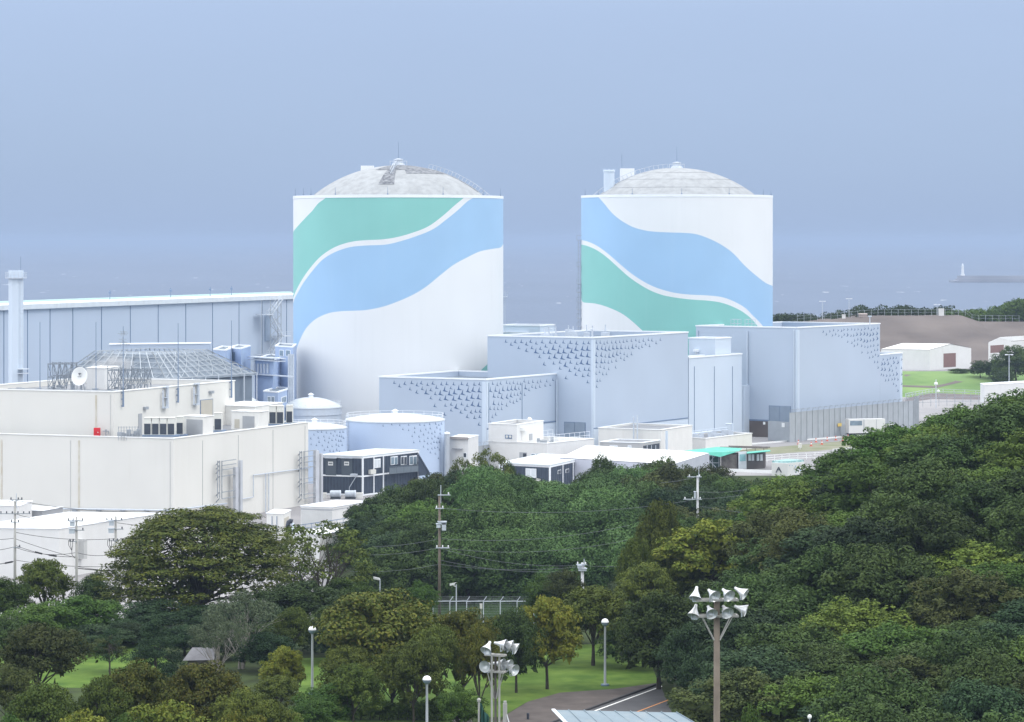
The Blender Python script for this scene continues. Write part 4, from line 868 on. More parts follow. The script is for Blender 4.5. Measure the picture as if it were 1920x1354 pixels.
mb = MB(); cc = p+dirv*0.16+uy*0.35
mb.obox(cc+uy*0.14, ux*0.26, uy*0.05, dirv*0.02); mb.obox(cc-ux*0.10-uy*0.04, ux*0.05, uy*0.14, dirv*0.02); mb.obox(cc+ux*0.08-uy*0.04, ux*0.05, uy*0.14, dirv*0.02); mb.obox(cc-uy*0.42, ux*0.34, uy*0.035, dirv*0.02)
mb.build('emblem', M_DARK, o)
mb = MB(); bk_ = p-dirv*0.3; mb.tube([(p.x, p.y+1.2, zu), (bk_.x, bk_.y+0.4, bk_.z)], 0.16, 8); mb.bar(bk_, (p.x+0.8, p.y+1.6, zu), 0.1); mb.build('mount', M_STEEL, o)
def frame_cluster(label, px0, px1, pyt, pyb, Y, dep, seed, group):
    a = P(px0, pyb, Y); b_ = P(px1, pyb, Y); z1_ = PZ(pyt, Y); o_ = T('antenna_scaffold', label, 'antenna frame', (a.x, Y, zu), group); mb = MB(); rr = random.Random(seed); n = 4 if px0 < 150 else 6
    z0_ = zu
    for yy in (Y, Y+dep):
        for k in range(n+1):
            x_ = a.x+(b_.x-a.x)*k/n; mb.bar((x_, yy, z0_), (x_, yy, z1_-0.1+(rr.uniform(0.2, 0.7) if rr.random() < 0.3 else 0)), 0.10)
            if k < n:
                x2 = a.x+(b_.x-a.x)*(k+1)/n; mb.bar((x_, yy, z0_+0.5), (x2, yy, z1_-0.2) if k % 2 else (x2, yy, (z0_+z1_)/2), 0.1); mb.bar((x_, yy, z1_-0.3), (x2, yy, z0_+0.9), 0.09)
        for zz in (z1_-0.25, (z0_+z1_)/2): mb.bar((a.x, yy, zz), (b_.x, yy, zz), 0.12)
    for k in range(n+1): x_ = a.x+(b_.x-a.x)*k/n; mb.bar((x_, Y, z1_-0.25), (x_, Y+dep, z1_-0.25), 0.1); mb.bar((x_, Y, z0_+0.4), (x_, Y+dep, z1_-0.4), 0.08)
    mb.build('truss', mat('frame_grey', (0.20, 0.23, 0.27), 0.6, 0.2, var=0.15), o_); mb = MB()
    for k in range(5): q_ = rr.uniform(a.x, b_.x); mb.box(q_-0.3, q_+0.3, Y+0.6, Y+1.2, zu, zu+rr.uniform(0.5, 1.2))
    mb.build('equipment_box', M_STEEL, o_)
frame_cluster('cluster of grey steel bracing right of the satellite dish', 202, 276, 692, 724, 482, 5, 1, 'steel frames on the cream roof')
frame_cluster('cluster of grey steel bracing left of the satellite dish', 90, 136, 680, 722, 484, 5, 2, 'steel frames on the cream roof')
o = T('penthouse', 'bright white box behind the satellite dish', 'penthouse', (PX(185, 488), 488, zu)); prism_block(o, G2(196, 490), G2(162, 492), G2(224, 498), zu, PZ(691, 490), M_WHITE, M_ROOFW, 0.05, M_ROOFW, trimh=0.08)
o = T('roof_cable_tray', 'low grey trays and boxes along the cream roof edge below the dish', 'cable tray', (PX(130, 470), 470, zu)); mb = MB(); rr = random.Random(12)
for k in range(26):
    a = E2['L'].pt(20+k*8, 730, -1.5-rr.uniform(0, 8)); mb.box(a.x-rr.uniform(0.2, 0.6), a.x+rr.uniform(0.2, 0.6), a.y-0.3, a.y+0.3, zu, zu+rr.uniform(0.4, 1.1))
a = E2['L'].pt(15, 730, -1.5); b_ = E2['L'].pt(210, 730, -1.5); mb.bar((a.x, a.y, zu+0.95), (b_.x, b_.y, zu+0.95), 0.12); mb.build('tray', M_STEEL, o)
# ------------------------------------------------------------------ low white warehouses at the left
o, q = block('white_warehouse', 'plain white flat-roofed warehouse behind the three utility poles at left', (111, 390), (-71, 391.5), (302, 412), 992, M_WHITE, par=0.02, roof=M_ROOFW, th=0.10)
o2 = T('wall_annex', 'small grey box on the right face of the plain white warehouse', 'annex', tuple(q['R'].pt(150, 1030, 0.5).xy)+(PLAT,)); mb = MB(); w = q['R']; w.rect(mb, 147, 1013, 153, 1048, 0.9, 0.9); mb.build('casing', M_SEAM, o2); mb = MB(); w.rect(mb, 147, 1011.5, 153, 1012.8, 1.0, 1.1); mb.build('lid', M_ROOFW, o2)
block('white_shed', 'low white-roofed shed at the left edge between the cream building and warehouse', (36, 432), (-60, 434), (60, 440), 949, M_WHITE, par=0.02, roof=M_ROOFW, th=0.08)
block('grey_shed', 'dark low shed under the pipe along the cream building foot', (80, 440), (20, 442), (118, 446), 958, mat('shed_grey', (0.33, 0.34, 0.36), 0.8), par=0.02, roof=M_ROOFW, th=0.06)
o, q = block('white_warehouse', 'low white shed with grey left side and bright roof, below the dark cabins', (623, 455), (564, 457), (689, 465), 951.7, M_WHITE, par=0.02, roof=M_ROOFW, th=0.12)
mb = MB(); q['L'].rect(mb, 564, 953, 623, 955.5, 0.06, 0.06); q['R'].rect(mb, 623, 956, 689, 957, 0.06, 0.06); mb.build('fascia', M_GREYD, o)
mb = MB(); q['L'].rect(mb, 565, 957, 622.5, 1010, 0.04, 0.06); mb.build('side_panel', mat('panel_grey', (0.55, 0.56, 0.56), 0.7, streak=0.1), o)
o, q = block('equipment_house', 'small grey-white house with a beige door behind the big spreading tree', (531, 440), (500, 441), (545, 446), 964, M_HUT, par=0.02, roof=M_ROOFW, th=0.10)
mb = MB(); q['R'].rect(mb, 533, 972, 541, 995, 0.06, 0.08); mb.build('door', M_BEIGE, o); vlines(o, q['L'], (510, 519), 968, 1010, 0.06)
p = P(541, 1020, 425); o = T('bent_duct', 'black-topped white duct bent over beside the small grey-white house', 'duct', (p.x, p.y, PLAT)); zt = PZ(978, 425)
mb = MB(); mb.tube([(p.x-0.1, p.y, PLAT), (p.x-0.1, p.y, zt-0.5), (p.x+0.0, p.y, zt-0.1), (p.x+0.25, p.y, zt+0.1), (p.x+0.6, p.y, zt)], 0.33, 12); mb.build('bend', M_DARK, o, smooth=True)
mb = MB(); mb.tube([(p.x+0.55, p.y+0.1, PLAT), (p.x+0.55, p.y+0.1, zt-0.2)], 0.26, 12); mb.build('pipe', M_CLADL, o, smooth=True)
block('white_shed', 'white flat shed half hidden behind sparse trees below the low grey-sided shed', (600, 400), (540, 402), (668, 408), 1003, M_WHITE, par=0.02, roof=M_ROOFW, th=0.08)
o = T('pipe_gantry', 'dark railed pipe gantry sloping beside the low white shed', 'gantry', tuple(P(600, 990, 430))); mb = MB()
a, b_ = P(560, 985, 428), P(690, 966, 440); mb.bar(a, b_, 0.10); mb.bar(a-Vector((0, 0, 0.55)), b_-Vector((0, 0, 0.55)), 0.08)
for k in range(12): q_ = a.lerp(b_, k/11); mb.bar(q_, q_-Vector((0, 0, 0.8 if k % 3 else 4.5)), 0.07)
mb.build('frame', M_JOINT, o)
# ------------------------------------------------------------------ dark prefabricated cabins
def cabins(label, c, l, r, pyt, z0, storeys, colsL, colsR, group=None):
    o_ = T('prefab_cabins', label, 'site cabins', (PX(*c), c[1], z0), group); w1, w2 = Wall(G2(*l), G2(*c)), Wall(G2(*c), G2(*r)); zt = PZ(pyt, c[1])
    cv, lv, rv = Vector(G2(*c)), Vector(G2(*l)), Vector(G2(*r)); bv = lv+rv-cv; fp = [tuple(lv), tuple(cv), tuple(rv), tuple(bv)]
    mb = MB(); mb.prism(fp, z0, zt-0.05); mb.build('wall', M_NAVY, o_)
    cen = (cv+bv)/2; mb = MB(); ov = [tuple(p_+(p_-cen).normalized()*0.35) for p_ in (lv, cv, rv, bv)]; mb.prism(ov, zt, zt+0.22); mb.build('roof', M_ROOFG, o_)
    mb = MB(); H = zt-z0
    for w_, cols in ((w1, colsL), (w2, colsR)):
        L_ = (w_.b-w_.a).length
        for t in cols:
            q_ = w_.along(t, z0, 0.06); mb.obox((q_.x, q_.y, (z0+zt)/2), (w_.d.x*0.12, w_.d.y*0.12, 0), (w_.n.x*0.08, w_.n.y*0.08, 0), (0, 0, H/2))
        for s_ in range(storeys+1):
            z_ = z0+H*s_/storeys; z_ = min(max(z_, z0+0.12), zt-0.14); q_ = w_.along(0.5, z_, 0.055); mb.obox(q_, (w_.d.x*L_/2, w_.d.y*L_/2, 0), (w_.n.x*0.07, w_.n.y*0.07, 0), (0, 0, 0.13))
    mb.build('frame', M_TRIM, o_)
    for w_, n in ((w1, 14), (w2, 20)):   # ribs of the sheeting
        mb = MB(); L_ = (w_.b-w_.a).length
        for k in range(n): q_ = w_.along((k+0.5)/n, (z0+zt)/2, 0.0); mb.obox(q_, (w_.d.x*0.05, w_.d.y*0.05, 0), (w_.n.x*0.05, w_.n.y*0.05, 0), (0, 0, H/2-0.25))
        mb.build('sheeting_rib', mat('navy_rib', (0.062, 0.082, 0.118), 0.55), o_)
    return o_, w1, w2, z0, zt
o, w1, w2, z0_, zt_ = cabins('two-storey stack of dark blue cabins with white frames below the large blue tank', (680, 516), (597.5, 519), (784, 531), 857, PLAT, 2, (0.0, 1.0), (0.0, 0.19, 0.36, 1.0))
for (x0, x1) in ((611, 631), (641, 661)):
    mb = MB(); w1.rect(mb, x0, 858.5, x1, 891, 0.14, 0.1); dr = mb.build('door', mat('cabin_door', (0.075, 0.095, 0.12), 0.5), o)
    mb = MB(); w1.rect(mb, x0+5, 865.5, x0+14, 872.5, 0.18, 0.06); sg = mb.build('sign', M_ROOFW, dr); mb = MB()
    for k in range(4): w1.rect(mb, x0+6.2+k*1.8, 867.5, x0+7.4+k*1.8, 870.5, 0.21, 0.05)
    mb.build('lettering', M_DARK, sg); mb = MB(); w1.rect(mb, x0-0.8, 858, x1+0.8, 859, 0.5, 0.5); mb.build('canopy', M_STEELL, dr)
mb = MB(); a, b_ = w1.pt(668, 893, 0.7), w1.pt(655, 914, 0.7); mb.bar(a, b_, 0.1); mb.bar(b_, b_-Vector((0, 0, 1.2)), 0.08); w1.rect(mb, 660, 888, 671, 891, 0.8, 0.8); mb.build('outside_stair', M_STEELL, o)
f = window(o, w2, 700, 861, 713, 878, 0.1, M_BLIND, 2)
for (x0, x1, gl) in ((732, 745, M_GLASS), (751, 762, M_DARK), (767, 781, M_GLASS)): window(o, w2, x0, 856+(745-x0)*0.04, x1, 872, 0.1, gl, 2)
mb = MB()
for k in range(5):
    a = w2.pt(730+k*13.5, 876-k*1.2, 1.3); mb.bar(a, a-Vector((0, 0, 1.3)), 0.08)
    if k: mb.bar(pr_, a, 0.07); mb.bar(pr_-Vector((0, 0, 1.2)), a-Vector((0, 0, 1.2)), 0.10); m_ = (pr_+a)/2-Vector((0, 0, 0.65)); dv = (a-pr_)/2; mb.obox(m_, dv, (w2.n.x*0.02, w2.n.y*0.02, 0), (0, 0, 0.5))
    pr_ = a
mb.build('balcony_rail', mat('balcony', (0.13, 0.16, 0.19), 0.6), o)
mb = MB(); a, b_ = w2.pt(784, 853, 1.2), w2.pt(806, 890, 1.2)
for off in (0, 1.2): n3 = Vector((w2.n.x, w2.n.y, 0))*off; mb.bar(a-n3, b_-n3, 0.12, 0.25); mb.bar(a-n3+Vector((0, 0, 0.3)), b_-n3+Vector((0, 0, 0.3)), 0.07)
mb.add([tuple(a), tuple(b_), (a.x, a.y, b_.z)], [(0, 1, 2)]); mb.build('stair_side', M_NAVY, o)
w1.rect(MB(), 1, 1, 2, 2); mb = MB(); w2.rect(mb, 690, 881, 699, 889, 0.7, 0.6); mb.build('condenser', M_ACW, o)
for i, px in enumerate((629, 657)):
    p = P(px, 923, 510); o_ = T('generator_tank', ('left', 'right')[i]+' one of two small silver drums lying in front of the dark cabins', 'tank', (p.x, p.y, PLAT), 'silver drums by the cabins'); mb = MB()
    Mx = Matrix.Rotation(R(90), 3, 'Y'); mb.lathe([(0.02, -0.95), (0.5, -0.95), (0.62, -0.8), (0.62, 0.7), (0.66, 0.72), (0.66, 0.95), (0.35, 0.97), (0.3, 0.8), (0.02, 0.8)], (p.x, p.y, PLAT+0.85), 20, M=Mx); mb.build('drum', M_STEELL, o_, smooth=True)
    mb = MB(); mb.box(p.x-0.9, p.x+0.9, p.y-0.4, p.y+0.4, PLAT, PLAT+0.22); mb.build('cradle', M_DARK, o_)
for i, (px, d) in enumerate(((604, 'left'), (672, 'right'))):
    p = P(px, 926, 511); mb = MB(); mb.box(-0.75, 0.75, -0.4, 0.4, 0, 0.85); mb.box(-0.8, 0.8, -0.45, 0.45, 0.85, 0.95); o_ = mb.build('concrete_block', M_HUT, None); o_.location = (p.x, p.y, PLAT); tag(o_, 'pale concrete block at the '+d+' end of the two silver drums', 'block', 'pale blocks by the cabins')
o, w1, w2, z0_, zt_ = cabins('long dark blue cabin row with a white roof, behind the wooded mound', (1031, 527), (937, 533), (1108, 549), 874, PLAT, 1, (0.0, 0.05, 1.0), (0.0, 0.30, 0.55, 0.85))
window(o, w1, 986, 878, 1006, 895, 0.1, M_BLIND, 2); window(o, w2, 1045, 882, 1051, 889, 0.1, M_DARK, 1); window(o, w2, 1060, 880, 1066, 887, 0.1, M_DARK, 1)
mb = MB(); w1.rect(mb, 1006, 897, 1015, 905, 0.7, 0.6); mb.build('condenser', M_ACW, o)
# ------------------------------------------------------------------ white office and low buildings in the middle
RG = T('office_building', 'white office with a taller left block, small fan vents and a railed lower roof', 'building', (PX(1025, 564), 564, PLAT))
g1 = prism_block(RG, G2(1025, 564), G2(916, 571), G2(1114, 578), PLAT-0.3, PZ(832, 564), M_WHITE, M_ROOFW, 0.9, M_ROOFW, wname='lower_wall', tname='lower_coping', trimh=0.1)
g2 = prism_block(RG, G2(969, 567.5), G2(916, 570.9), G2(1019, 580), PZ(834, 564), PZ(797, 567), M_WHITE, M_DECK, 0.5, M_ROOFW, wname='upper_wall', tname='upper_coping', trimh=0.1)
f = MB(); g2['L'].rect(f, 947, 815, 960, 822.5, 0.06, 0.08); f = f.build('vent_panel', M_JOINT, RG)
for px in (950.5, 956.8):
    a = g2['L'].pt(px, 818.8, 0.09); mb = MB(); mb.lathe([(0.02, 0), (0.26, 0), (0.26, 0.05), (0.02, 0.06)], a, 12, M=Vector((g2['L'].n.x, g2['L'].n.y, 0)).to_track_quat('Z', 'Y').to_matrix()); mb.build('fan', M_ACW, f)
w = g1['L']; mb = MB(); w.rect(mb, 974, 848, 988, 864, 0.03, 0.06); w.rect(mb, 981, 850, 987, 864, 0.06, 0.05, 1); mb.build('door', [M_GREYD, M_DARK], RG); window(RG, w, 996, 850, 1012, 863, 0.06, M_GLASS, 2)
w = g2['R']; mb = MB(); w.rect(mb, 975, 802, 984, 808, 0.8, 0.8); w.rect(mb, 978, 808, 983, 826, 0.05, 0.08, 1); mb.build('door_hood', [M_ROOFW, M_HUT], RG); mb = MB(); w.rect(mb, 992, 814, 998, 826, 0.06, 0.08); mb.build('louvre', M_GREYD, RG)
a = g2['R'].pt(993, 797, -1.2); mb = MB(); mb.tube([(a.x, a.y, a.z-1), (a.x, a.y, a.z+1.0)], 0.12, 6); mb.lathe([(0.45, 0), (0.45, 0.35), (0.2, 0.6), (0.02, 0.65)], (a.x, a.y, a.z+0.9), 12); mb.build('roof_vent', M_ROOFW, RG)
mb = MB(); zr = PZ(832, 564); w = g1['R']
for off in (-0.8, -9.5):
    for k in range(9):
        q_ = w.along(0.12+0.86*k/8, zr, off); mb.bar(q_, q_+Vector((0, 0, 1.5)), 0.06)
        if k: 
            for hh in (0.7, 1.45): mb.bar(pr_+Vector((0, 0, hh)), q_+Vector((0, 0, hh)), 0.05)
        pr_ = q_
mb.build('roof_railing', M_TRIM, RG)
mb = MB(); rr = random.Random(4)
for k in range(8): q_ = w.along(0.05+0.04*k, zr, -2-rr.uniform(0, 2)); mb.box(q_.x-0.3, q_.x+0.3, q_.y-0.3, q_.y+0.3, zr-0.9, zr+rr.uniform(0.1, 0.9))
mb.build('roof_equipment', M_STEEL, RG)
# H1/H2 beige halls, H3 house
o, q = block('beige_hall', 'long flat beige hall with a dark roof edge, below the tall bird-painted hall', (1240, 590), (1122, 597), (1298, 605), 807, M_HUT, par=0.25, roof=M_DECK, trim=M_ROOFW, th=0.15, group=None)
gutter(o, q['L'], 1250, 808, 860, 0.25, M_CLADL)
for i, px in enumerate((1188, 1195)):
    a = q['L'].pt(px, 812, 1.2); mb = MB(); mb.tube([(a.x, a.y, PLAT), (a.x, a.y, PZ(784-i*3, 588))], 0.17, 6); 
    for zz in (0.6, 1.3): mb.bar((a.x-0.7, a.y, a.z+3-zz), (a.x+0.7, a.y, a.z+3-zz), 0.08)
    o_ = mb.build('steel_mast', M_STEELL, None); tag(o_, ('left', 'right')[i]+' one of two thin grey masts before the flat beige hall', 'mast', 'masts by the beige hall')
o, q = block('beige_hall', 'lower beige hall whose corner points at the green canopy shelters', (1323, 615), (1250, 623), (1410, 632), 823, M_HUT, par=0.25, roof=M_DECK, trim=M_ROOFW, th=0.14)
mb = MB(); rr = random.Random(8)
for k in range(14): q_ = q['R'].along(0.05+0.065*k, 0, -3-rr.uniform(0, 5)); mb.box(q_.x-0.5, q_.x+0.5, q_.y-0.3, q_.y+0.3, q['zt']-0.6, q['zt']+rr.uniform(0.2, 0.9))
mb.build('roof_equipment', M_STEELL, o)
mb = MB(); a, b_ = q['R'].along(0.0, q['zt']+0.6, -6), q['R'].along(1.0, q['zt']+0.6, -6)
mb.tube([a, b_], 0.14, 6); mb.tube([a+Vector((0, 0, 0.5)), b_+Vector((0, 0, 0.5))], 0.10, 6)
for k in range(8): c_ = a.lerp(b_, k/7); mb.bar(c_+Vector((0, 0, 0.5)), (c_.x, c_.y, q['zt']-0.5), 0.1)
c_ = q['R'].along(0.93, q['zt'], -4); mb.tube([(c_.x, c_.y, c_.z-0.5), (c_.x, c_.y, c_.z+2.0), (c_.x-1.5, c_.y, c_.z+2.0)], 0.22, 8); mb.build('roof_pipe', M_CLADL, o)
o, q = block('grey_house', 'small grey house with two pale windows and a dark awning, before the beige hall', (1205, 577), (1125, 580), (1238, 585), 831, mat('house_grey', (0.45, 0.455, 0.46), 0.8, var=0.04), par=0.05, roof=M_DECK, th=0.12)
window(o, q['L'], 1143, 835, 1158, 851, 0.06, M_BLIND, 2); window(o, q['L'], 1177, 835, 1184, 845, 0.06, M_BLIND, 1); mb = MB(); q['R'].rect(mb, 1206, 836, 1236, 848, 0.06, 0.1); mb.build('glazing', M_DARK, o)
for i in range(3): mb = MB(); px = 1212+i*8; q['R'].rect(mb, px, 835, px+1, 848, 0.14, 0.06); mb.build('mullion', M_STEELL, o)
# big white low-pitched roof
o = T('white_roof_hall', 'broad bright white low-pitched roof behind the tree crowns in the middle', 'building', (PX(1150, 548), 548, PLAT))
k0, k1, k2, k3 = G2(1050, 541), G2(1262, 533), G2(1330, 558), G2(1100, 574); zr = PZ(861, 537); zp = PZ(837.5, 560)
ra, rb = G2(1108, 560), G2(1236, 553)
mb = MB(); mb.add([(k0[0], k0[1], zr), (k1[0], k1[1], zr-0.6), (k2[0], k2[1], zr-0.4), (k3[0], k3[1], zr), (ra[0], ra[1], zp-1.2), (rb[0], rb[1], zp)], [(0, 1, 5, 4), (1, 2, 5), (2, 3, 4, 5), (3, 0, 4)]); mb.build('roof', M_ROOFW, o)
mb = MB(); mb.prism([k0, k1, k2, k3], PLAT, [zr-0.1, zr-0.7, zr-0.5, zr-0.1]); mb.build('wall', mat('lilac_wall', (0.50, 0.52, 0.60), 0.7), o)
o, q = block('lean_to_shed', 'small white shed with a sloping roof line right of the grey silo', (878, 556), (843, 558), (897, 564), 822, M_WHITE, par=0.02, roof=M_ROOFW, th=0.12)
mb = MB(); q['L'].rect(mb, 843, 818.5, 878, 822.5, 0.5, 0.6); mb.build('eave', mat('eave_brown', (0.35, 0.32, 0.31), 0.8), o); mb = MB(); q['L'].rect(mb, 851, 840, 868, 841.5, 0.7, 0.7); mb.build('door_canopy', M_GREYD, o); window(o, q['L'], 869, 849, 875, 858, 0.06, M_DARK, 1)
# ------------------------------------------------------------------ grey screen fences round the halls
def screen_fence(label, pts, pytop_h, group, n_post=24, name='screen_fence'):
    o_ = T(name, label, 'fence', (pts[0][0], pts[0][1], PLAT), group); h = pytop_h
    for (a, b_) in zip(pts, pts[1:]):
        a, b_ = Vector((*a, PLAT)), Vector((*b_, PLAT)); d = (b_-a); L_ = d.length; u = d.normalized(); nn = Vector((u.y, -u.x, 0)); nn = -nn if nn.y > 0 else nn; n = max(2, round(L_/2.6))
        mb = MB(); mb.obox((a+b_)/2+Vector((0, 0, h/2)), d/2, nn*0.03, (0, 0, h/2)); mb.build('mesh_panel', M_FENCE, o_)
        mb = MB(); br_ = MB()
        for k in range(n+1):
            q_ = a+d*k/n+nn*0.1; mb.bar(q_, q_+Vector((0, 0, h)), 0.10); pr = q_+Vector((0, 0, h))
            for j in range(1, 6): an = j*0.42; c_ = q_+Vector((0, 0, h))+nn*(1-math.cos(an))*0.55+Vector((0, 0, math.sin(an)*0.75)); br_.bar(pr, c_, 0.06); pr = c_
        mb.build('post', M_FENCE, o_)
        for j in range(1, 6):
            an = j*0.42; off = nn*(0.1+(1-math.cos(an))*0.55)+Vector((0, 0, h+math.sin(an)*0.75)); br_.bar(a+off, b_+off, 0.03)
        br_.build('barbed_arm', M_STEEL, o_)
    return o_
screen_fence('tall grey mesh fence with curled barbed arms around the right bird-painted hall', [G2(1480, 652), G2(1712, 702), G2(1722, 716)], 6.6, 'grey mesh security fences')
screen_fence('short grey mesh fence in front of the lowest bird-painted hall', [G2(838, 572), G2(893, 566), G2(918, 571)], 5.2, 'grey mesh security fences')
o = T('yard_gate', 'low grey gate leaf with a white notice, left of the tall grey mesh fence', 'gate', G2(1460, 655)+(PLAT,)); wg = Wall(G2(1440, 658), G2(1480, 653)); mb = MB(); wg.rect(mb, 1440, 789, 1480, 826, 0, 0.1); mb.build('gate_panel', M_FENCE, o)
mb = MB(); wg.rect(mb, 1466.5, 793, 1472, 801, 0.15, 0.06); mb.build('notice', M_ROOFW, o)
# yellow notice on fence
wf = Wall(G2(1480, 652), G2(1712, 702)); mb = MB(); wf.rect(mb, 1569, 794, 1576, 800, 0.3, 0.06); o = mb.build('warning_notice', mat('notice_yellow', (0.75, 0.55, 0.15), 0.6), None); tag(o, 'small square yellow notice hanging on the tall grey mesh fence', 'sign')
mb = MB(); wq = Wall(G2(1406, 664), G2(1443, 661)); wq.rect(mb, 1432, 791, 1436, 796, 0.3, 0.06); o = mb.build('wall_notice', M_ROOFW, None); tag(o, 'small white notice on the brown wall left of the gate', 'sign')
# ------------------------------------------------------------------ cones, barriers, truck
M_CONE = mat('cone_orange', (0.60, 0.13, 0.08), 0.6); proto = None
for i, (px, Y) in enumerate(((1497, 646), (1530, 652), (1551, 656), (1567, 659), (1590, 664), (1521, 640), (1541, 645), (1580, 655), (1690, 672), (1702, 676), (1712, 680))):
    if proto is None:
        proto = T('traffic_cone', 'orange and white traffic cone standing along the tall grey mesh fence', 'traffic cone', (PX(px, Y), Y, PLAT+0.01), 'traffic cones by the fence')
        mb = MB(); mb.lathe([(0.22, 0.05), (0.09, 0.95), (0.02, 1.0)], n=12); mb.build('cone', M_CONE, proto, local=True); mb = MB(); mb.box(-0.35, 0.35, -0.35, 0.35, 0, 0.06); mb.build('base', M_CONE, proto, local=True)
        mb = MB(); mb.lathe([(0.185, 0.4), (0.14, 0.65)], n=12); mb.build('band', M_ROOFW, proto, local=True)
    else: copy_tree(proto, (PX(px, Y), Y, PLAT+0.01), i*0.7)
o = T('box_truck', 'white box truck parked in front of the tall grey mesh fence', 'truck', (PX(1630, 668), 668, PLAT)); Yt = 668.0
xa, xb, xc = PX(1592, Yt), PX(1662, Yt), PX(1683, Yt); zt = PZ(786.5, Yt)
ang = R(14); Rm = Matrix.Rotation(ang, 3, 'Z'); org = Vector((xa, Yt, PLAT)); Lb = (xb-xa)/math.cos(ang); Lc = (xc-xb)/math.cos(ang)
def tp(x, y, z): v = Rm @ Vector((x, y, z)); return org+v
def tbox(mb, x0, x1, y0, y1, z0, z1, mi=0): mb.obox(tp((x0+x1)/2, (y0+y1)/2, (z0+z1)/2), Rm @ Vector(((x1-x0)/2, 0, 0)), Rm @ Vector((0, (y1-y0)/2, 0)), (0, 0, (z1-z0)/2), mi)
hb = zt-PLAT
mb = MB(); tbox(mb, 0, Lb, 0, 2.4, 0.95, hb); bx_ = mb.build('cargo_box', M_WHITE, o); mb = MB(); tbox(mb, 0.25, Lb*0.36, -0.04, 0, hb-1.4, hb-0.35); mb.build('side_window', M_GLASS, bx_)
mb = MB(); tbox(mb, Lb*0.40, Lb*0.42, -0.04, 0, 1.0, hb-0.05); tbox(mb, Lb*0.75, Lb*0.76, -0.04, 0, 1.0, hb-0.05); mb.build('side_seam', M_STEEL, bx_)
mb = MB(); vs = [tp(Lb+0.25, y_, z_) for y_ in (0.05, 2.35) for z_ in (0.7,)]
prof = [(0.25, 0.7), (Lc, 0.7), (Lc, 1.5), (Lc-0.45, 2.75), (0.25, 2.85)]
mb.add([tp(Lb+x_, y_, z_) for y_ in (0.08, 2.32) for x_, z_ in prof], [(4, 3, 2, 1, 0), (5, 6, 7, 8, 9)]+[(i, (i+1) % 5, 5+(i+1) % 5, 5+i) for i in range(5)]); cb = mb.build('cab', M_WHITE, o)
mb = MB(); tbox(mb, Lb+0.7, Lb+Lc-0.65, 0.04, 0.08, 1.65, 2.5); mb.build('side_window', M_DARK, cb); mb = MB(); tbox(mb, Lb+Lc-0.28, Lb+Lc-0.05, 0.3, 2.1, 1.55, 2.5); mb.build('windscreen', M_DARK, cb)
mb = MB(); tbox(mb, 0.1, Lb+Lc-0.3, 0.5, 1.9, 0.6, 0.95); mb.build('chassis', M_DARK, o)
for x_ in (1.3, Lb-1.0, Lb+1.1):
    for y_ in (0.15, 2.25): mb = MB(); mb.lathe([(0.02, -0.14), (0.46, -0.14), (0.5, 0), (0.46, 0.14), (0.02, 0.14)], tp(x_, y_, 0.5), 16, M=Matrix.Rotation(R(90), 3, 'X')); mb.build('wheel', M_DARK, o)
# ------------------------------------------------------------------ yard details in front: kerb, rail fence, shelters
def ribbon(name, pts, wd, z, m_, kind=None, thick=0.0):
    mb = MB(); vs = []
    for i, p_ in enumerate(pts):
        a, b_ = Vector(pts[max(i-1, 0)][:2]), Vector(pts[min(i+1, len(pts)-1)][:2]); d = (b_-a).normalized(); n_ = Vector((-d.y, d.x)); 
        for s_ in (-1, 1): q_ = Vector(p_[:2])+n_*s_*wd/2; vs.append((q_.x, q_.y, (ground(q_.x, q_.y) if z is None else z)+thick))
    mb.add(vs, [(2*i, 2*i+2, 2*i+3, 2*i+1) for i in range(len(pts)-1)]); o_ = mb.build(name, m_); 
    if kind: o_['kind'] = kind
    return o_
gp = lambda px, py: deckpt(px, py, PLAT)
ribbon('verge', [gp(1405, 848), gp(1480, 843), gp(1560, 836), gp(1650, 828), gp(1720, 820)], 14.0, PLAT+0.012, mat('verge_grass', (0.17, 0.19, 0.10), 0.95, c2=(0.26, 0.25, 0.19), scale=0.25, det=8), 'structure')
kb = MB(); pk = [gp(1405, 834), gp(1470, 829), gp(1560, 822), gp(1650, 813)]
for a, b_ in zip(pk, pk[1:]): kb.obox((a+b_)/2+Vector((0, 0, 0.16)), (b_-a)/2, (0, 0.2, 0), (0, 0, 0.16))
tag(kb.build('kerb', M_ROOFW), kind='structure')
ribbon('yard_marking', [gp(1430, 817), gp(1462, 815)], 0.7, PLAT+0.008, mat('faded_yellow', (0.55, 0.48, 0.25), 0.8), 'structure'); ribbon('yard_marking', [gp(1412, 821), gp(1440, 820)], 0.5, PLAT+0.008, M_HUT, 'structure')
def rail_fence(label, pts, h=1.1, rails=3, step=2.2, m_=M_ROOFW, group=None, post=0.12, name='rail_fence'):
    o_ = T(name, label, 'fence', tuple(pts[0]), group); ps = MB()
    segs = []
    for a, b_ in zip(pts, pts[1:]):
        n = max(1, round((b_-a).length/step)); segs += [a+(b_-a)*k/n for k in range(n)]
    segs.append(pts[-1])
    for q_ in segs: ps.bar(q_, q_+Vector((0, 0, h)), post)
    ps.build('posts', m_, o_)
    for j in range(rails):
        hh = Vector((0, 0, h*(j+1)/rails-0.06)); mb = MB()
        for a, b_ in zip(pts, pts[1:]): mb.bar(a+hh, b_+hh, 0.09)
        mb.build('rail', m_, o_)
    return o_
rail_fence('white three-rail fence right of the green canopy shelters', [gp(1424, 868), gp(1480, 863), gp(1560, 860), gp(1640, 846), gp(1700, 838)], 1.4, group='white rail fences')
rail_fence('white close-railed fence section just above the forest edge near the truck', [gp(1562, 856), gp(1602, 852)], 1.6, 5, 0.5, group='white rail fences')
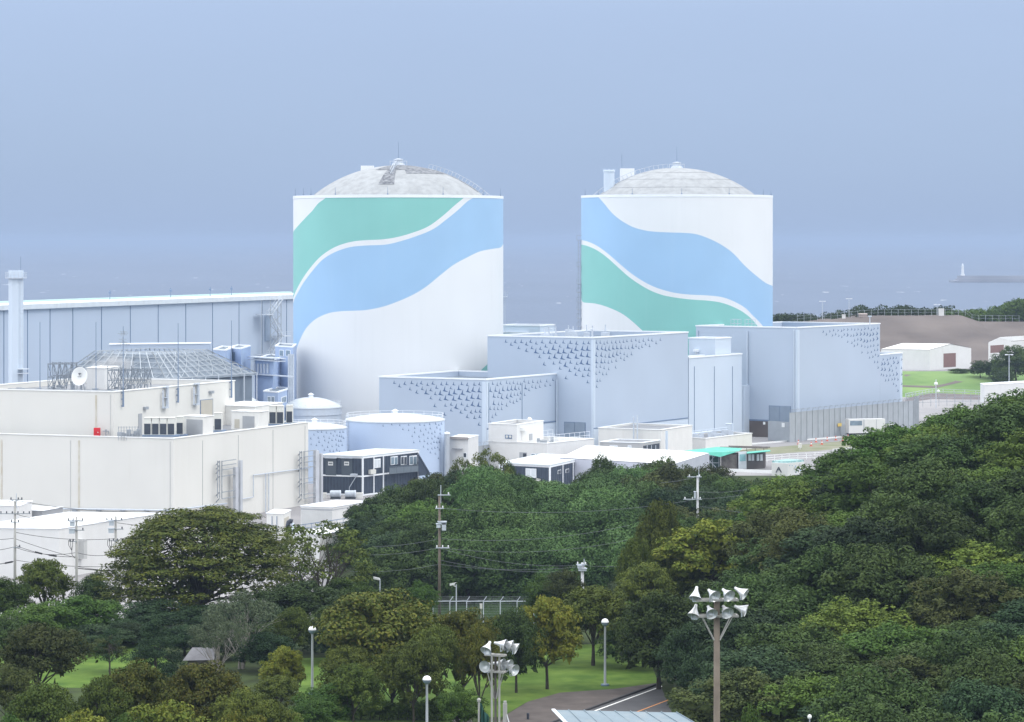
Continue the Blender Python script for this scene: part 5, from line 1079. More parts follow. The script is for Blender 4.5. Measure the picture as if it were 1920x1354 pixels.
p = gp(1500, 843); mb = MB(); mb.box(-0.35, 0.35, -0.3, 0.3, 0.4, 1.3); mb.box(-0.1, 0.1, -0.1, 0.1, 0, 0.4); mb.box(-0.4, 0.4, -0.35, 0.35, 1.3, 1.36); o = mb.build('utility_box', M_HUT); o.location = p; tag(o, 'small white box on a post above the white rail fence', 'utility box')
# green-canopied scaffold shelters
Ys = 578.0
o = T('canopy_shelter', 'timber and scaffold shelter under a broad green tarp canopy', 'shelter', (PX(1370, Ys), Ys, PLAT)); z0_ = PLAT; zt = PZ(848, Ys)
mb = MB(); mb.add([P(1283, 845, Ys+2), P(1320, 849, Ys-3), P(1386, 846, Ys-2), P(1392, 840.5, Ys+4), P(1345, 838, Ys+6)], [(0, 1, 2, 3, 4)]); mb.add([P(1312, 849, Ys-3), P(1350, 857, Ys-3.2), P(1384, 846.5, Ys-2.4)], [(0, 1, 2)]); mb.build('tarp', M_GREENT, o)
ws = Wall((PX(1340, Ys), Ys), (PX(1385, Ys), Ys-0.5)); mb = MB()
mb.prism([G2(1352, 577), G2(1382, 576), G2(1384, 581), G2(1354, 582)], PLAT, zt-0.3); mb.build('timber_wall', M_TIMBER, o)
mb = MB(); mb.prism([G2(1314, 579), G2(1350, 578), G2(1351, 583), G2(1315, 584)], PLAT, zt-1.0); mb.build('dark_bay', mat('dark_green_sheet', (0.035, 0.075, 0.07), 0.8), o)
mb = MB()
for px in (1312, 1324, 1336, 1348): a = P(px, 848, Ys-2); mb.bar(a, (a.x, a.y, PLAT), 0.1)
mb.bar(P(1316, 850, Ys-2), P(1344, 878, Ys-2), 0.16); mb.bar(P(1312, 868, Ys-2), P(1348, 868, Ys-2), 0.1); mb.bar(P(1344, 850, Ys-2), P(1330, 868, Ys-2), 0.1); mb.build('scaffold', M_STEEL, o)
o = T('site_hut', 'row of dark-framed site huts with pale windows and a narrow green awning', 'hut', (PX(1408, Ys-2), Ys-2, PLAT)); zt = PZ(846, Ys)
wl_ = Wall(G2(1384, 574), G2(1434, 578))
mb = MB(); mb.prism([G2(1384, 574), G2(1434, 578), G2(1436, 583), G2(1386, 580)], PLAT, zt-0.2); mb.build('wall', mat('hut_dark', (0.10, 0.09, 0.09), 0.8), o)
mb = MB(); wl_.rect(mb, 1384.5, 847, 1399, 880, 0.12, 0.1); pn = mb.build('front_panel', M_BLIND, o); mb = MB(); wl_.rect(mb, 1386, 852, 1397, 865, 0.18, 0.06); mb.build('pane', mat('aqua_glass', (0.25, 0.48, 0.52), 0.2), pn)
for x0 in (1403, 1409, 1418.5, 1425): mb = MB(); wl_.rect(mb, x0, 852, x0+4.5, 864, 0.1, 0.08); mb.build('window', M_BLIND, o)
mb = MB(); mb.add([P(1400, 850, 571.5), P(1445, 845.5, 573), P(1443, 843.5, 578), P(1401, 847, 577)], [(0, 1, 2, 3)]); mb.add([P(1400, 851, 571.5), P(1445, 846.5, 573), P(1445, 845.5, 573), P(1400, 850, 571.5)], [(0, 1, 2, 3)]); mb.build('awning', M_GREENT, o)
mb = MB(); a, b_ = P(1350, 838.5, 584), P(1440, 840, 584); mb.tube([a, b_], 0.12, 6); a, b_ = P(1366, 836.5, 587), P(1444, 838.5, 587); mb.tube([a, b_], 0.12, 6)
for px in (1400, 1416, 1432): a = P(px, 839, 583); mb.bar(a, (a.x, a.y, PLAT), 0.12)
mb.build('overhead_pipe', M_TIMBER, o)
Yk = 560.0
o = T('painted_hut', 'little white hut with a teal roof and blue scrawls, at the forest edge', 'hut', (PX(1475, Yk), Yk, PLAT)); z0_ = ground(PX(1475, Yk), Yk)
wk = Wall(G2(1447, 560), G2(1477, 559)); wk2 = Wall(G2(1477, 559), G2(1508, 563)); zt = PZ(868, Yk)
mb = MB(); mb.prism([G2(1447, 560), G2(1477, 559), G2(1508, 563), G2(1478, 566)], PLAT, zt); mb.build('wall', M_WHITE, o)
mb = MB(); mb.prism([G2(1448, 560.6), G2(1477, 559.6), G2(1507, 563.2), G2(1478, 565.5)], zt+0.003, zt+0.35); mb.build('roof', mat('teal_roof', (0.12, 0.33, 0.34), 0.8, c2=(0.45, 0.6, 0.6), scale=1.5), o)
mb = MB(); rr = random.Random(2)
mb.bar(wk.pt(1455, 886, 0.05), wk.pt(1460, 876, 0.05), 0.16); mb.bar(wk.pt(1460, 876, 0.05), wk.pt(1465, 886, 0.05), 0.16); mb.bar(wk.pt(1457, 881, 0.05), wk.pt(1463, 881, 0.05), 0.12); mb.build('scrawl', M_DARK, o)
mb = MB()
for k in range(9): a = wk2.pt(rr.uniform(1480, 1504), rr.uniform(872, 884), 0.05); mb.bar(a, a+Vector((rr.uniform(-.5, .5), 0, rr.uniform(-.4, .4))), 0.1)
mb.build('scrawl', mat('scrawl_blue', (0.2, 0.42, 0.6), 0.7), o)
mb = MB(); a, b_ = gp(1352, 884), gp(1452, 888); mb.obox((a+b_)/2+Vector((0, 0, 0.3)), (b_-a)/2, (0, 0.15, 0), (0, 0, 0.3)); tag(mb.build('low_wall', M_ROOFW), 'low white wall in front of the green canopy shelters', 'wall')
# ------------------------------------------------------------------ far right: tents, white hall, embankment road, trees, poles, breakwater
def tent(label, px_l, px_c, px_r, Yc, Yl, Yr, py_eave, py_ridge_l, py_r, py_base, door):
    c, l, r = Vector(G2(px_c, Yc)), Vector(G2(px_l, Yl)), Vector(G2(px_r, Yr)); b_ = l+r-c; z0 = ground(c.x, c.y)-0.2; ze = PZ(py_eave, Yc); o_ = T('fabric_warehouse', label, 'warehouse', (c.x, c.y, z0), 'white fabric warehouses')
    mr_, ml_ = (c+r)/2, (l+b_)/2; zr = PZ(py_r, (Yc+Yr)/2)
    mb = MB(); mb.add([(c.x, c.y, z0), (r.x, r.y, z0), (r.x, r.y, ze), (mr_.x, mr_.y, zr), (c.x, c.y, ze), (l.x, l.y, z0), (l.x, l.y, ze), (b_.x, b_.y, z0), (b_.x, b_.y, ze), (ml_.x, ml_.y, zr)], [(0, 1, 2, 3, 4), (5, 0, 4, 6), (7, 5, 6, 9, 8), (1, 7, 8, 2)]); mb.build('wall', M_WHITE, o_)
    mb = MB(); e = 0.15; mb.add([(c.x, c.y, ze+e), (mr_.x, mr_.y, zr+e), (ml_.x, ml_.y, zr+e), (l.x, l.y, ze+e), (r.x, r.y, ze+e), (b_.x, b_.y, ze+e)], [(0, 1, 2, 3), (1, 4, 5, 2)]); mb.build('roof', M_ROOFW, o_)
    w_ = Wall(tuple(c), tuple(r)); mb = MB(); w_.rect(mb, *door, 0.05, 0.1); mb.build('door_opening', mat('door_brown', (0.21, 0.13, 0.12), 0.9), o_)
tent('larger white fabric warehouse with a brown doorway, on the grass terrace at right', 1652, 1743, 1821, 900, 905, 916, 656.5, 0, 645.5, 690, (1769, 663, 1792, 689))
tent('smaller white fabric warehouse partly hidden at the right edge', 1952, 1853, 1897, 925, 955, 938, 643, 0, 633, 664, (1857, 648, 1882, 662))
o, q = block('white_hall', 'flat white hall rising above the forest at the right edge', (1846, 752), (1838, 760), (1990, 775), 722, M_WHITE, par=0.02, roof=M_ROOFW, th=0.1)
# bank-top vegetation is in the tree section; embankment road and its fences
o = T('bank_fence', 'thin grey fence along the top of the brown earth bank', 'fence', (PX(1500, 1008), 1008, 34)); ps = MB(); pr = None
for k in range(34):
    px = 1495+k*12.6; x = PX(px, 1006); q_ = Vector((x, 1006, lerp_tab([(60, 30.5), (78, 32.5), (98, 33.9), (125, 36.0), (156, 36.1), (158, 34.0), (176, 33.9), (420, 34.0)], x))); ps.bar(q_, q_+Vector((0, 0, 2.2)), 0.07)
    if pr is not None: ps.bar(pr+Vector((0, 0, 2.1)), q_+Vector((0, 0, 2.1)), 0.045); ps.bar(pr+Vector((0, 0, 1.1)), q_+Vector((0, 0, 1.1)), 0.035)
    pr = q_
ps.build('posts_and_rails', M_STEELL, o)
def bankz(x): return lerp_tab([(60, 30.5), (78, 32.5), (98, 33.9), (125, 36.0), (156, 36.1), (158, 34.0), (176, 33.9), (420, 34.0)], x)
for i, (px, w_, h_, lb) in enumerate(((1582, 6, 7, 'small white box on the left part of the earth bank top'), (1765, 9, 13, 'taller white box on the crest of the earth bank'))):
    x = PX(px, 1004); mb = MB(); k = 1004/F; mb.box(-w_*k/2, w_*k/2, -0.8, 0.8, -0.2, h_*k); mb.box(-w_*k/2-0.08, w_*k/2+0.08, -0.9, 0.9, h_*k, h_*k+0.1); o = mb.build('equipment_cabinet', M_WHITE); o.location = (x, 1004, bankz(x)); tag(o, lb, 'cabinet', 'white boxes on the earth bank')
mb = MB(); x = PX(1618, 1003); mb.box(-1.4, 1.4, -0.8, 0.8, -0.1, 0.9); mb.prism([(-1.5, -0.9), (1.5, -0.9), (1.5, 0.9), (-1.5, 0.9)], 0.9, [1.0, 1.0, 1.3, 1.3]); o = mb.build('stone_hut', mat('hut_brown', (0.35, 0.30, 0.28), 0.9)); o.location = (x, 1003, bankz(x)); tag(o, 'small brownish hut beside the fence on the earth bank', 'hut')
proto = None
for i, (px, pt_, Y, lb) in enumerate(((1542, 565, 1012, 'leftmost thin lamp pole on the earth bank'), (1592, 560, 1012, 'thin lamp pole with a crossbar on the earth bank, right of the leftmost'), (1757, 571, 1012, 'short lamp pole near the tall white box on the earth bank'), (1892, 665, 800, 'white lamp pole on the grass slope before the smaller fabric warehouse'))):
    x = PX(px, Y); z0 = bankz(x) if Y > 1000 else ground(x, Y); h = PZ(pt_, Y)-z0; o = T('lamp_pole', lb, 'lamp pole', (x, Y, z0), 'thin lamp poles at right'); mb = MB(); mb.tube([(x, Y, z0), (x, Y, z0+h)], [0.14, 0.09], 6); mb.build('pole', M_STEELL, o); mb = MB(); mb.bar((x-0.9, Y, z0+h), (x+0.9, Y, z0+h), 0.12); mb.box(x-1.1, x-0.5, Y-0.2, Y+0.2, z0+h-0.15, z0+h+0.1); mb.box(x+0.5, x+1.1, Y-0.2, Y+0.2, z0+h-0.15, z0+h+0.1); mb.build('lamp_head', M_TRIM, o)
# dark revetment and road below the grass slope
mb = MB(); pts = [(1698, 752, 826), (1748, 737, 846), (1850, 741, 842), (1990, 742, 846)]
vs = [P(a, b_, c_) for a, b_, c_ in pts]+[Vector((PX(a, c_-16), c_-16, PLAT)) for a, b_, c_ in pts]
n = len(pts); 
for v in vs[:n]: v.z = max(v.z, PLAT+0.5)
mb.add(vs, [(i, i+1, n+i+1, n+i) for i in range(n-1)]); o = mb.build('stone_revetment', mat('revetment', (0.11, 0.095, 0.10), 0.95, c2=(0.17, 0.15, 0.15), scale=0.4, det=8)); tag(o, kind='structure')
rail_fence('grey railing on top of the dark stone revetment at right', [v+Vector((0, 0, 0)) for v in vs[:n]], 1.3, 2, 3.0, M_STEELL, name='railing')
rail_fence('tall grey yard fence at the foot of the dark revetment', [Vector((PX(1700, 790), 790, PLAT)), Vector((PX(1850, 800), 800, PLAT))], 3.6, 3, 2.5, M_STEEL, name='yard_fence')
mb = MB(); p = Vector((PX(1755, 786), 786, PLAT)); o = T('yard_lamp', 'lamp pole with round white heads at the foot of the dark revetment', 'lamp pole', tuple(p)); mb.tube([p, p+Vector((0, 0, 7.6))], 0.12, 6); mb.build('pole', M_STEELL, o); mb = MB(); mb.lathe([(0.02, -0.5), (0.5, -0.2), (0.5, 0.2), (0.02, 0.5)], p+Vector((0, 0, 6.5)), 10); mb.build('lamp_head', M_ROOFW, o); mb = MB(); mb.lathe([(0.02, -0.4), (0.4, -0.2), (0.4, 0.2), (0.02, 0.4)], p+Vector((0.6, 0, 4.5)), 10); mb.build('lamp_head', M_ROOFW, o)
ribbon('slope_earth', [(PX(1690, 868), 868), (PX(1725, 866), 866), (PX(1752, 872), 872)], 20.0, None, M_BROWN, 'structure', 0.05)
# breakwater and harbour light
Yb = 4262.0; x0 = PX(1798, Yb); M_BW = mat('breakwater_concrete', (0.26, 0.27, 0.31), 0.9, c2=(0.34, 0.35, 0.39), scale=0.02)
mb = MB(); mb.prism([(x0, Yb), (x0+260, Yb+10), (x0+260, Yb+45), (x0, Yb+35)], -2, 5.5); mb.prism([(x0, Yb+12), (x0+260, Yb+22), (x0+260, Yb+28), (x0, Yb+18)], 5.5, 10.0); mb.prism([(x0-8, Yb-6), (x0+30, Yb-5), (x0+30, Yb+45), (x0-8, Yb+45)], -2, 3.0); o = mb.build('breakwater', M_BW); tag(o, 'long dark breakwater far out on the sea at right', 'breakwater')
xl = PX(1808, Yb); o = T('harbour_light', 'tiny white lighthouse on the end of the far breakwater', 'lighthouse', (xl, Yb+15, 10)); mb = MB(); mb.lathe([(3.0, 9.9), (3.0, 12), (2.2, 12.2), (1.7, 23), (2.4, 23.2), (2.4, 24), (1.3, 24)], (xl, Yb+15, 0), 20); mb.build('tower', M_ROOFW, o, smooth=False); mb = MB(); mb.lathe([(1.3, 24), (1.3, 26), (1.5, 26.1), (0.02, 27.8)], (xl, Yb+15, 0), 16); mb.build('lantern', M_TRIM, o)
# ------------------------------------------------------------------ trees
def leaf_mesh(name, m_, clumps, per_area, leaf, seed, up=0.35, spread=0.75, low=-0.35, sag=0.0, fill=0):
    """many small leaf faces spread over the outer part of every clump (x, y, z, rx, ry, rz)"""
    g = np.random.default_rng(seed); P0, N0 = [], []
    for c in clumps:
        cx, cy, cz, rx, ry, rz = c; n = max(8, int(per_area*(rx*ry+rx*rz+ry*rz)/3*8))
        d = g.normal(size=(n*2, 3)); d /= np.linalg.norm(d, axis=1)[:, None]; d = d[d[:, 2] > low][:n]
        rad = g.uniform(0.55, 1.06, size=(len(d), 1))**0.6; rad *= 1+g.normal(0, 0.07, size=(len(d), 1))
        P0.append(np.array([cx, cy, cz])+d*np.array([rx, ry, rz])*rad); N0.append(d)
    P0 = np.concatenate(P0); N0 = np.concatenate(N0)
    if fill:   # coarser inner foliage added to block light and darken the crown's inside
        k = g.integers(0, len(clumps), fill); C0 = np.array([[c[0]*0.80, c[1]*0.80, c[2]-c[5]*0.9] for c in clumps])[k]; P0 = np.concatenate([P0, C0+g.normal(0, 0.25, (fill, 3))]); N0 = np.concatenate([N0, g.normal(0, 1, (fill, 3))])
    n = len(P0)
    nn = N0*0.9+g.normal(0, spread, size=(n, 3))*0.75+np.array([0, 0, up]); nn /= np.linalg.norm(nn, axis=1)[:, None]
    t = np.cross(nn, g.normal(size=(n, 3))); t /= np.linalg.norm(t, axis=1)[:, None]; b_ = np.cross(nn, t)
    s_ = leaf*g.uniform(0.6, 1.35, size=(n, 1))
    if fill: s_[-fill:] *= 3.4
    w_ = s_*g.uniform(0.45, 0.75, size=(n, 1))
    V = np.empty((n, 4, 3)); V[:, 0] = P0-t*s_*0.5; V[:, 1] = P0+b_*w_*0.5+nn*s_*0.08; V[:, 2] = P0+t*s_*0.5-np.array([0, 0, sag])*s_; V[:, 3] = P0-b_*w_*0.5+nn*s_*0.08
    me = bpy.data.meshes.new(name); me.vertices.add(n*4); me.vertices.foreach_set('co', V.reshape(-1)); me.loops.add(n*4)
    me.loops.foreach_set('vertex_index', np.arange(n*4, dtype=np.int32)); me.polygons.add(n)
    me.polygons.foreach_set('loop_start', np.arange(0, n*4, 4, dtype=np.int32)); me.polygons.foreach_set('loop_total', np.full(n, 4, dtype=np.int32))
    me.materials.append(m_); me.update(calc_edges=True); me.validate()
    return me
def crown_clumps(seed, R_, H, z0, n, cr, shape='round', flat=0.75):
    """clump centres of a crown of radius R_ and height H whose bottom is at z0"""
    g = random.Random(seed); o_ = []
    if shape == 'lobed':
        nl = max(5, n//16); ls = []
        for i in range(nl):
            az = i*2.4+g.uniform(-0.4, 0.4); rr_ = R_*math.sqrt((i+0.3)/nl)*0.70; lr = R_*g.uniform(0.34, 0.52); zt = z0+H*(1.0-0.50*(rr_/R_)**1.6)*g.uniform(0.88, 1.0)
            ls.append((rr_*math.cos(az), rr_*math.sin(az), zt-lr*0.8, lr))
            ls.append((rr_*1.15*math.cos(az+0.5), rr_*1.15*math.sin(az+0.5), z0+(zt-z0)*g.uniform(0.25, 0.5), lr*0.95))
        for i in range(n):
            lx, ly, lz, lr = ls[i % len(ls)]; az = g.uniform(0, 6.283); el = math.asin(g.uniform(-0.35, 1.0)); c_ = cr*g.uniform(0.6, 1.25); k = lr*g.uniform(0.8, 1.05)
            o_.append((lx+k*math.cos(el)*math.cos(az), ly+k*math.cos(el)*math.sin(az), max(z0, lz+k*0.8*math.sin(el)), c_, c_, c_*flat))
        return o_
    lobes = [(g.uniform(0, 6.28), g.uniform(0.65, 1.30)) for _ in range(5)]
    for i in range(n):
        az = g.uniform(0, 2*math.pi); lob = 1.0
        for (la, lr) in lobes:
            dlt = math.cos(az-la); 
            if dlt > 0.6: lob = lob*(1-(dlt-0.6))+lr*(dlt-0.6)
        t = g.random()
        if shape == 'round': el = math.asin(min(1, t*1.25-0.25)) if t > 0 else 0; rr_ = math.cos(el); zz = 0.42+0.58*math.sin(el)
        elif shape == 'umbrella': rr_ = math.sqrt(t); zz = 0.40+0.60*math.sqrt(max(0, 1-rr_**2.4))-g.random()**2*0.45*(1-rr_*0.5)
        elif shape == 'cone': rr_ = (1-t)**0.75; zz = t
        elif shape == 'column': rr_ = (1-t**3)*0.95*(0.6+0.4*min(1, t*4)); zz = t
        elif shape == 'mantle': rr_ = math.sqrt(1-max(0, t-0.35)**2/0.4225) if t > 0.35 else 1.0; zz = t
        inner = 1.0 if g.random() < 0.72 else g.uniform(0.35, 0.8)
        k = g.uniform(0.86, 1.05)*lob*inner
        x, y, z = R_*rr_*k*math.cos(az), R_*rr_*k*math.sin(az), z0+H*zz*(0.92+0.08*k)
        c_ = cr*g.uniform(0.65, 1.30); o_.append((x, y, z, c_, c_, c_*flat))
    return o_
def wood_mesh(seed, tips, z0, r0, fork, m_=None, lean=0.0, wig=0.10, side=6, stems=1):
    """tapered trunk with limbs that reach into the clumps"""
    g = random.Random(seed); mb = MB(); 
    for s_ in range(stems):
        bx, by = (0, 0) if stems == 1 else (g.uniform(-0.35, 0.35), g.uniform(-0.35, 0.35))
        fx, fy = bx+g.uniform(-lean, lean), by+g.uniform(-lean, lean)
        mb.tube([(bx*1.0, by, -0.6), (bx*0.9, by*0.9, 0.15), ((bx+fx)/2+g.uniform(-wig, wig), (by+fy)/2, fork*0.5), (fx, fy, fork)], [r0*1.45, r0*1.08, r0*0.88, r0*0.72], side+2)
        for t in tips[s_::stems]:
            T_ = Vector(t[:3]); A = Vector((fx, fy, fork*g.uniform(0.78, 1.0))); d = T_-A; mid1 = A+d*0.38+Vector((g.uniform(-1, 1), g.uniform(-1, 1), 0.6))*d.length*wig*0.9; mid2 = A+d*0.72+Vector((g.uniform(-1, 1), g.uniform(-1, 1), 0.4))*d.length*wig
            rr_ = r0*g.uniform(0.30, 0.5); mb.tube([A-Vector((0, 0, 0.05)), mid1, mid2, T_], [rr_, rr_*0.7, rr_*0.42, rr_*0.15], 5)
            for q_ in range(2):
                e = mid2+Vector((g.uniform(-1, 1), g.uniform(-1, 1), g.uniform(0.1, 0.9)))*d.length*0.28; mb.tube([mid1.lerp(mid2, g.random()), e], [rr_*0.4, rr_*0.1], 4)
    return mb
# species prototypes are built at unit height 10 m, radius 5 m
LM = dict(
 olive=leafmat('leaf_olive', (0.050, 0.078, 0.016), (0.095, 0.128, 0.024), (0.145, 0.168, 0.034), 0.55),
 orange=leafmat('leaf_orange', (0.058, 0.080, 0.016), (0.112, 0.128, 0.022), (0.195, 0.155, 0.030), 0.75),
 dark=leafmat('leaf_dark', (0.030, 0.056, 0.016), (0.055, 0.092, 0.024), (0.090, 0.135, 0.038), 0.6, hue=0.04),
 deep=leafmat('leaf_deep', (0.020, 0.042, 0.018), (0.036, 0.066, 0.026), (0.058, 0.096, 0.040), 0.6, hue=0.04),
 green=leafmat('leaf_green', (0.040, 0.082, 0.016), (0.074, 0.132, 0.024), (0.110, 0.175, 0.034), 0.6, hue=0.04),
 bright=leafmat('leaf_bright', (0.070, 0.120, 0.020), (0.120, 0.180, 0.030), (0.180, 0.235, 0.050), 0.8, hue=0.04),
 vine=leafmat('leaf_vine', (0.048, 0.100, 0.028), (0.088, 0.160, 0.048), (0.150, 0.225, 0.085), 0.45, hue=0.03),
 grey=leafmat('leaf_grey', (0.045, 0.064, 0.036), (0.070, 0.094, 0.052), (0.110, 0.132, 0.075), 0.7),
 brown=leafmat('leaf_brown', (0.036, 0.050, 0.016), (0.064, 0.078, 0.022), (0.092, 0.100, 0.030), 0.6),
 lime=leafmat('leaf_lime', (0.072, 0.108, 0.020), (0.118, 0.155, 0.028), (0.165, 0.185, 0.038), 0.7),
 yellow=leafmat('leaf_yellow', (0.085, 0.120, 0.018), (0.150, 0.172, 0.024), (0.215, 0.185, 0.032), 0.7),
)
PROTO = {}
def make_proto(key, matkey, seed, shape='round', n=70, cr=1.05, dens=22, leaf=0.30, flat=0.7, z0=1.7, H=8.2, R_=4.5, fork=2.6, r0=0.22, ntips=9, low=-0.55, up=0.35, bark=M_BARK, stems=1, sag=0.0, lean=0.2, spread=0.5):
    cl = crown_clumps(seed, R_, H-cr*0.6, z0, n, cr, shape, flat); rg = random.Random(seed+1); tips = rg.sample(cl, min(ntips, len(cl)))
    crown = leaf_mesh('crown', LM[matkey], cl, dens, leaf, seed, up, spread, low, sag, 420 if shape != 'cone' and key not in ('sparse', 'grey_shrub') else 0)
    w = wood_mesh(seed, tips, z0, r0, fork, lean=lean, stems=stems)
    me = bpy.data.meshes.new('trunk'); me.from_pydata(w.v, [], w.f); me.materials.append(bark); me.update()
    PROTO[key] = (me, crown)
def place_tree(key, x, y, z, sx, sz, rz, label, group=None, name='tree', cat='tree', mk=None):
    t_me, c_me = PROTO[key]; root = T(name, label, cat, (x, y, z), group); root.scale = (sx, sx, sz); root.rotation_euler = (0, 0, rz)
    for nm, me in (('trunk', t_me), ('crown', c_me)):
        if me is None: continue
        o_ = bpy.data.objects.new(nm, me); col.objects.link(o_); o_.parent = root
    return root
RN = random.Random(77)
def tree_px(key, px, pytop, Y, wpx, label, group=None, rz=None, dz=0.0, name='tree', cat='tree'):
    """tree whose crown top reaches the given photo row and whose crown is wpx wide there"""
    x = PX(px, Y); z = ground(x, Y)+dz; h = PZ(pytop, Y)-z; w = wpx*Y/F
    return place_tree(key, x, Y, z-0.05, w/8.9, h/9.9, RN.uniform(0, 6.28) if rz is None else rz, label, group, name, cat)
make_proto('maple', 'olive', 11, 'umbrella', 103, 1.03, 20, 0.30, 0.55, fork=2.6, ntips=14)
make_proto('maple_orange', 'orange', 12, 'umbrella', 103, 1.03, 20, 0.30, 0.55, fork=2.4, ntips=12)
make_proto('maple_yellow', 'yellow', 13, 'lobed', 119, 0.92, 19, 0.32, 0.6)
make_proto('round_dark', 'dark', 14, 'lobed', 133, 1.01, 20, 0.28, 0.8, z0=1.6, H=8.4)
make_proto('round_deep', 'deep', 15, 'lobed', 119, 1.01, 20, 0.28, 0.8, z0=1.2, H=8.8)
make_proto('round_green', 'green', 16, 'lobed', 133, 0.96, 20, 0.28, 0.75, z0=1.6, H=8.4)
make_proto('round_bright', 'bright', 17, 'lobed', 126, 0.88, 20, 0.26, 0.7, z0=1.8, H=8.2)
make_proto('brownish', 'brown', 18, 'umbrella', 86, 1.08, 17, 0.28, 0.55, fork=3.0, ntips=14)
make_proto('grey_shrub', 'grey', 19, 'round', 52, 1.08, 19, 0.26, 0.7, z0=4.2, H=5.8, fork=1.5, ntips=26, r0=0.15, bark=M_BARKL, stems=4)
make_proto('sparse', 'olive', 20, 'round', 71, 0.81, 15, 0.30, 0.55, z0=2.2, fork=2.2, ntips=26, r0=0.2)
make_proto('slender', 'lime', 21, 'round', 120, 1.0, 16, 0.30, 0.9, z0=0.8, H=9.2, fork=4.0, ntips=18, r0=0.2, sag=0.2)
make_proto('mantle_vine', 'vine', 22, 'lobed', 126, 1.24, 20, 0.30, 0.85, z0=0.3, H=9.7, ntips=4, up=0.5, sag=0.25, spread=0.5)
make_proto('mantle_vine_b', 'vine', 23, 'mantle', 114, 1.40, 19, 0.30, 0.8, z0=0.3, H=9.7, ntips=4, up=0.5, sag=0.25, spread=0.5)
make_proto('wood_a', 'dark', 24, 'lobed', 163, 0.84, 24, 0.28, 0.8, z0=1.0, H=9.0, ntips=6, up=0.45, spread=0.40)
make_proto('wood_b', 'deep', 25, 'lobed', 163, 0.88, 24, 0.28, 0.8, z0=1.0, H=9.0, ntips=6, up=0.45, spread=0.40)
make_proto('wood_c', 'green', 26, 'lobed', 163, 0.80, 24, 0.27, 0.75, z0=1.0, H=9.0, ntips=6, up=0.45, spread=0.40)
make_proto('wood_d', 'brown', 27, 'lobed', 154, 0.80, 22, 0.27, 0.75, z0=1.0, H=9.0, ntips=6, up=0.45, spread=0.40)
make_proto('wood_e', 'bright', 28, 'lobed', 154, 0.67, 24, 0.26, 0.8, z0=1.0, H=9.0, ntips=6, up=0.45, spread=0.40)
make_proto('pine_pruned', 'deep', 29, 'cone', 29, 1.24, 24, 0.22, 0.42, z0=2.2, H=7.6, fork=6.0, ntips=10, r0=0.2, lean=0.7)
make_proto('conifer', 'deep', 30, 'cone', 103, 1.08, 22, 0.26, 0.5, z0=0.8, H=9.0, fork=5.0, ntips=6)
# the giant spreading zelkova: own mesh, flat overlapping tiers
g = random.Random(5); cl = []
for i in range(520):
    az = g.uniform(0, 6.283); t = math.sqrt(g.random()); rr_ = 4.55*t*(1+0.13*math.sin(az*3+1)+0.10*math.sin(az*7))
    ztop = 2.2+7.5*math.sqrt(max(0, 1-(t*0.985)**2.0))*(1+0.07*math.sin(az*4)+0.05*math.sin(az*9+t*6)); z = ztop if g.random() < 0.5 else g.uniform(1.0+1.0*t, ztop)
    if math.cos(az+0.5) > 0.55 and 2.4 < z < 4.2 and g.random() < 0.7: continue   # the open side with bare limbs
    c_ = g.uniform(0.38, 0.75); cl.append((rr_*math.cos(az), rr_*math.sin(az), z, c_*1.3, c_*1.3, c_*0.45))
crown = leaf_mesh('crown', leafmat('leaf_zelkova', (0.036, 0.056, 0.012), (0.085, 0.104, 0.018), (0.135, 0.132, 0.024), 0.8), cl, 44, 0.165, 55, 0.6, 0.40, -0.7, 0.0, 900)
w = wood_mesh(56, g.sample(cl, 46), 0, 0.26, 2.2, wig=0.09, lean=0.1)
me = bpy.data.meshes.new('trunk'); me.from_pydata(w.v, [], w.f); me.materials.append(M_BARK); me.update(); PROTO['zelkova'] = (me, crown)
tree_px('zelkova', 372, 957, 300, 335, 'giant spreading dark tree with feathery tiers, tallest in the park at left', name='zelkova_tree', rz=0.3)
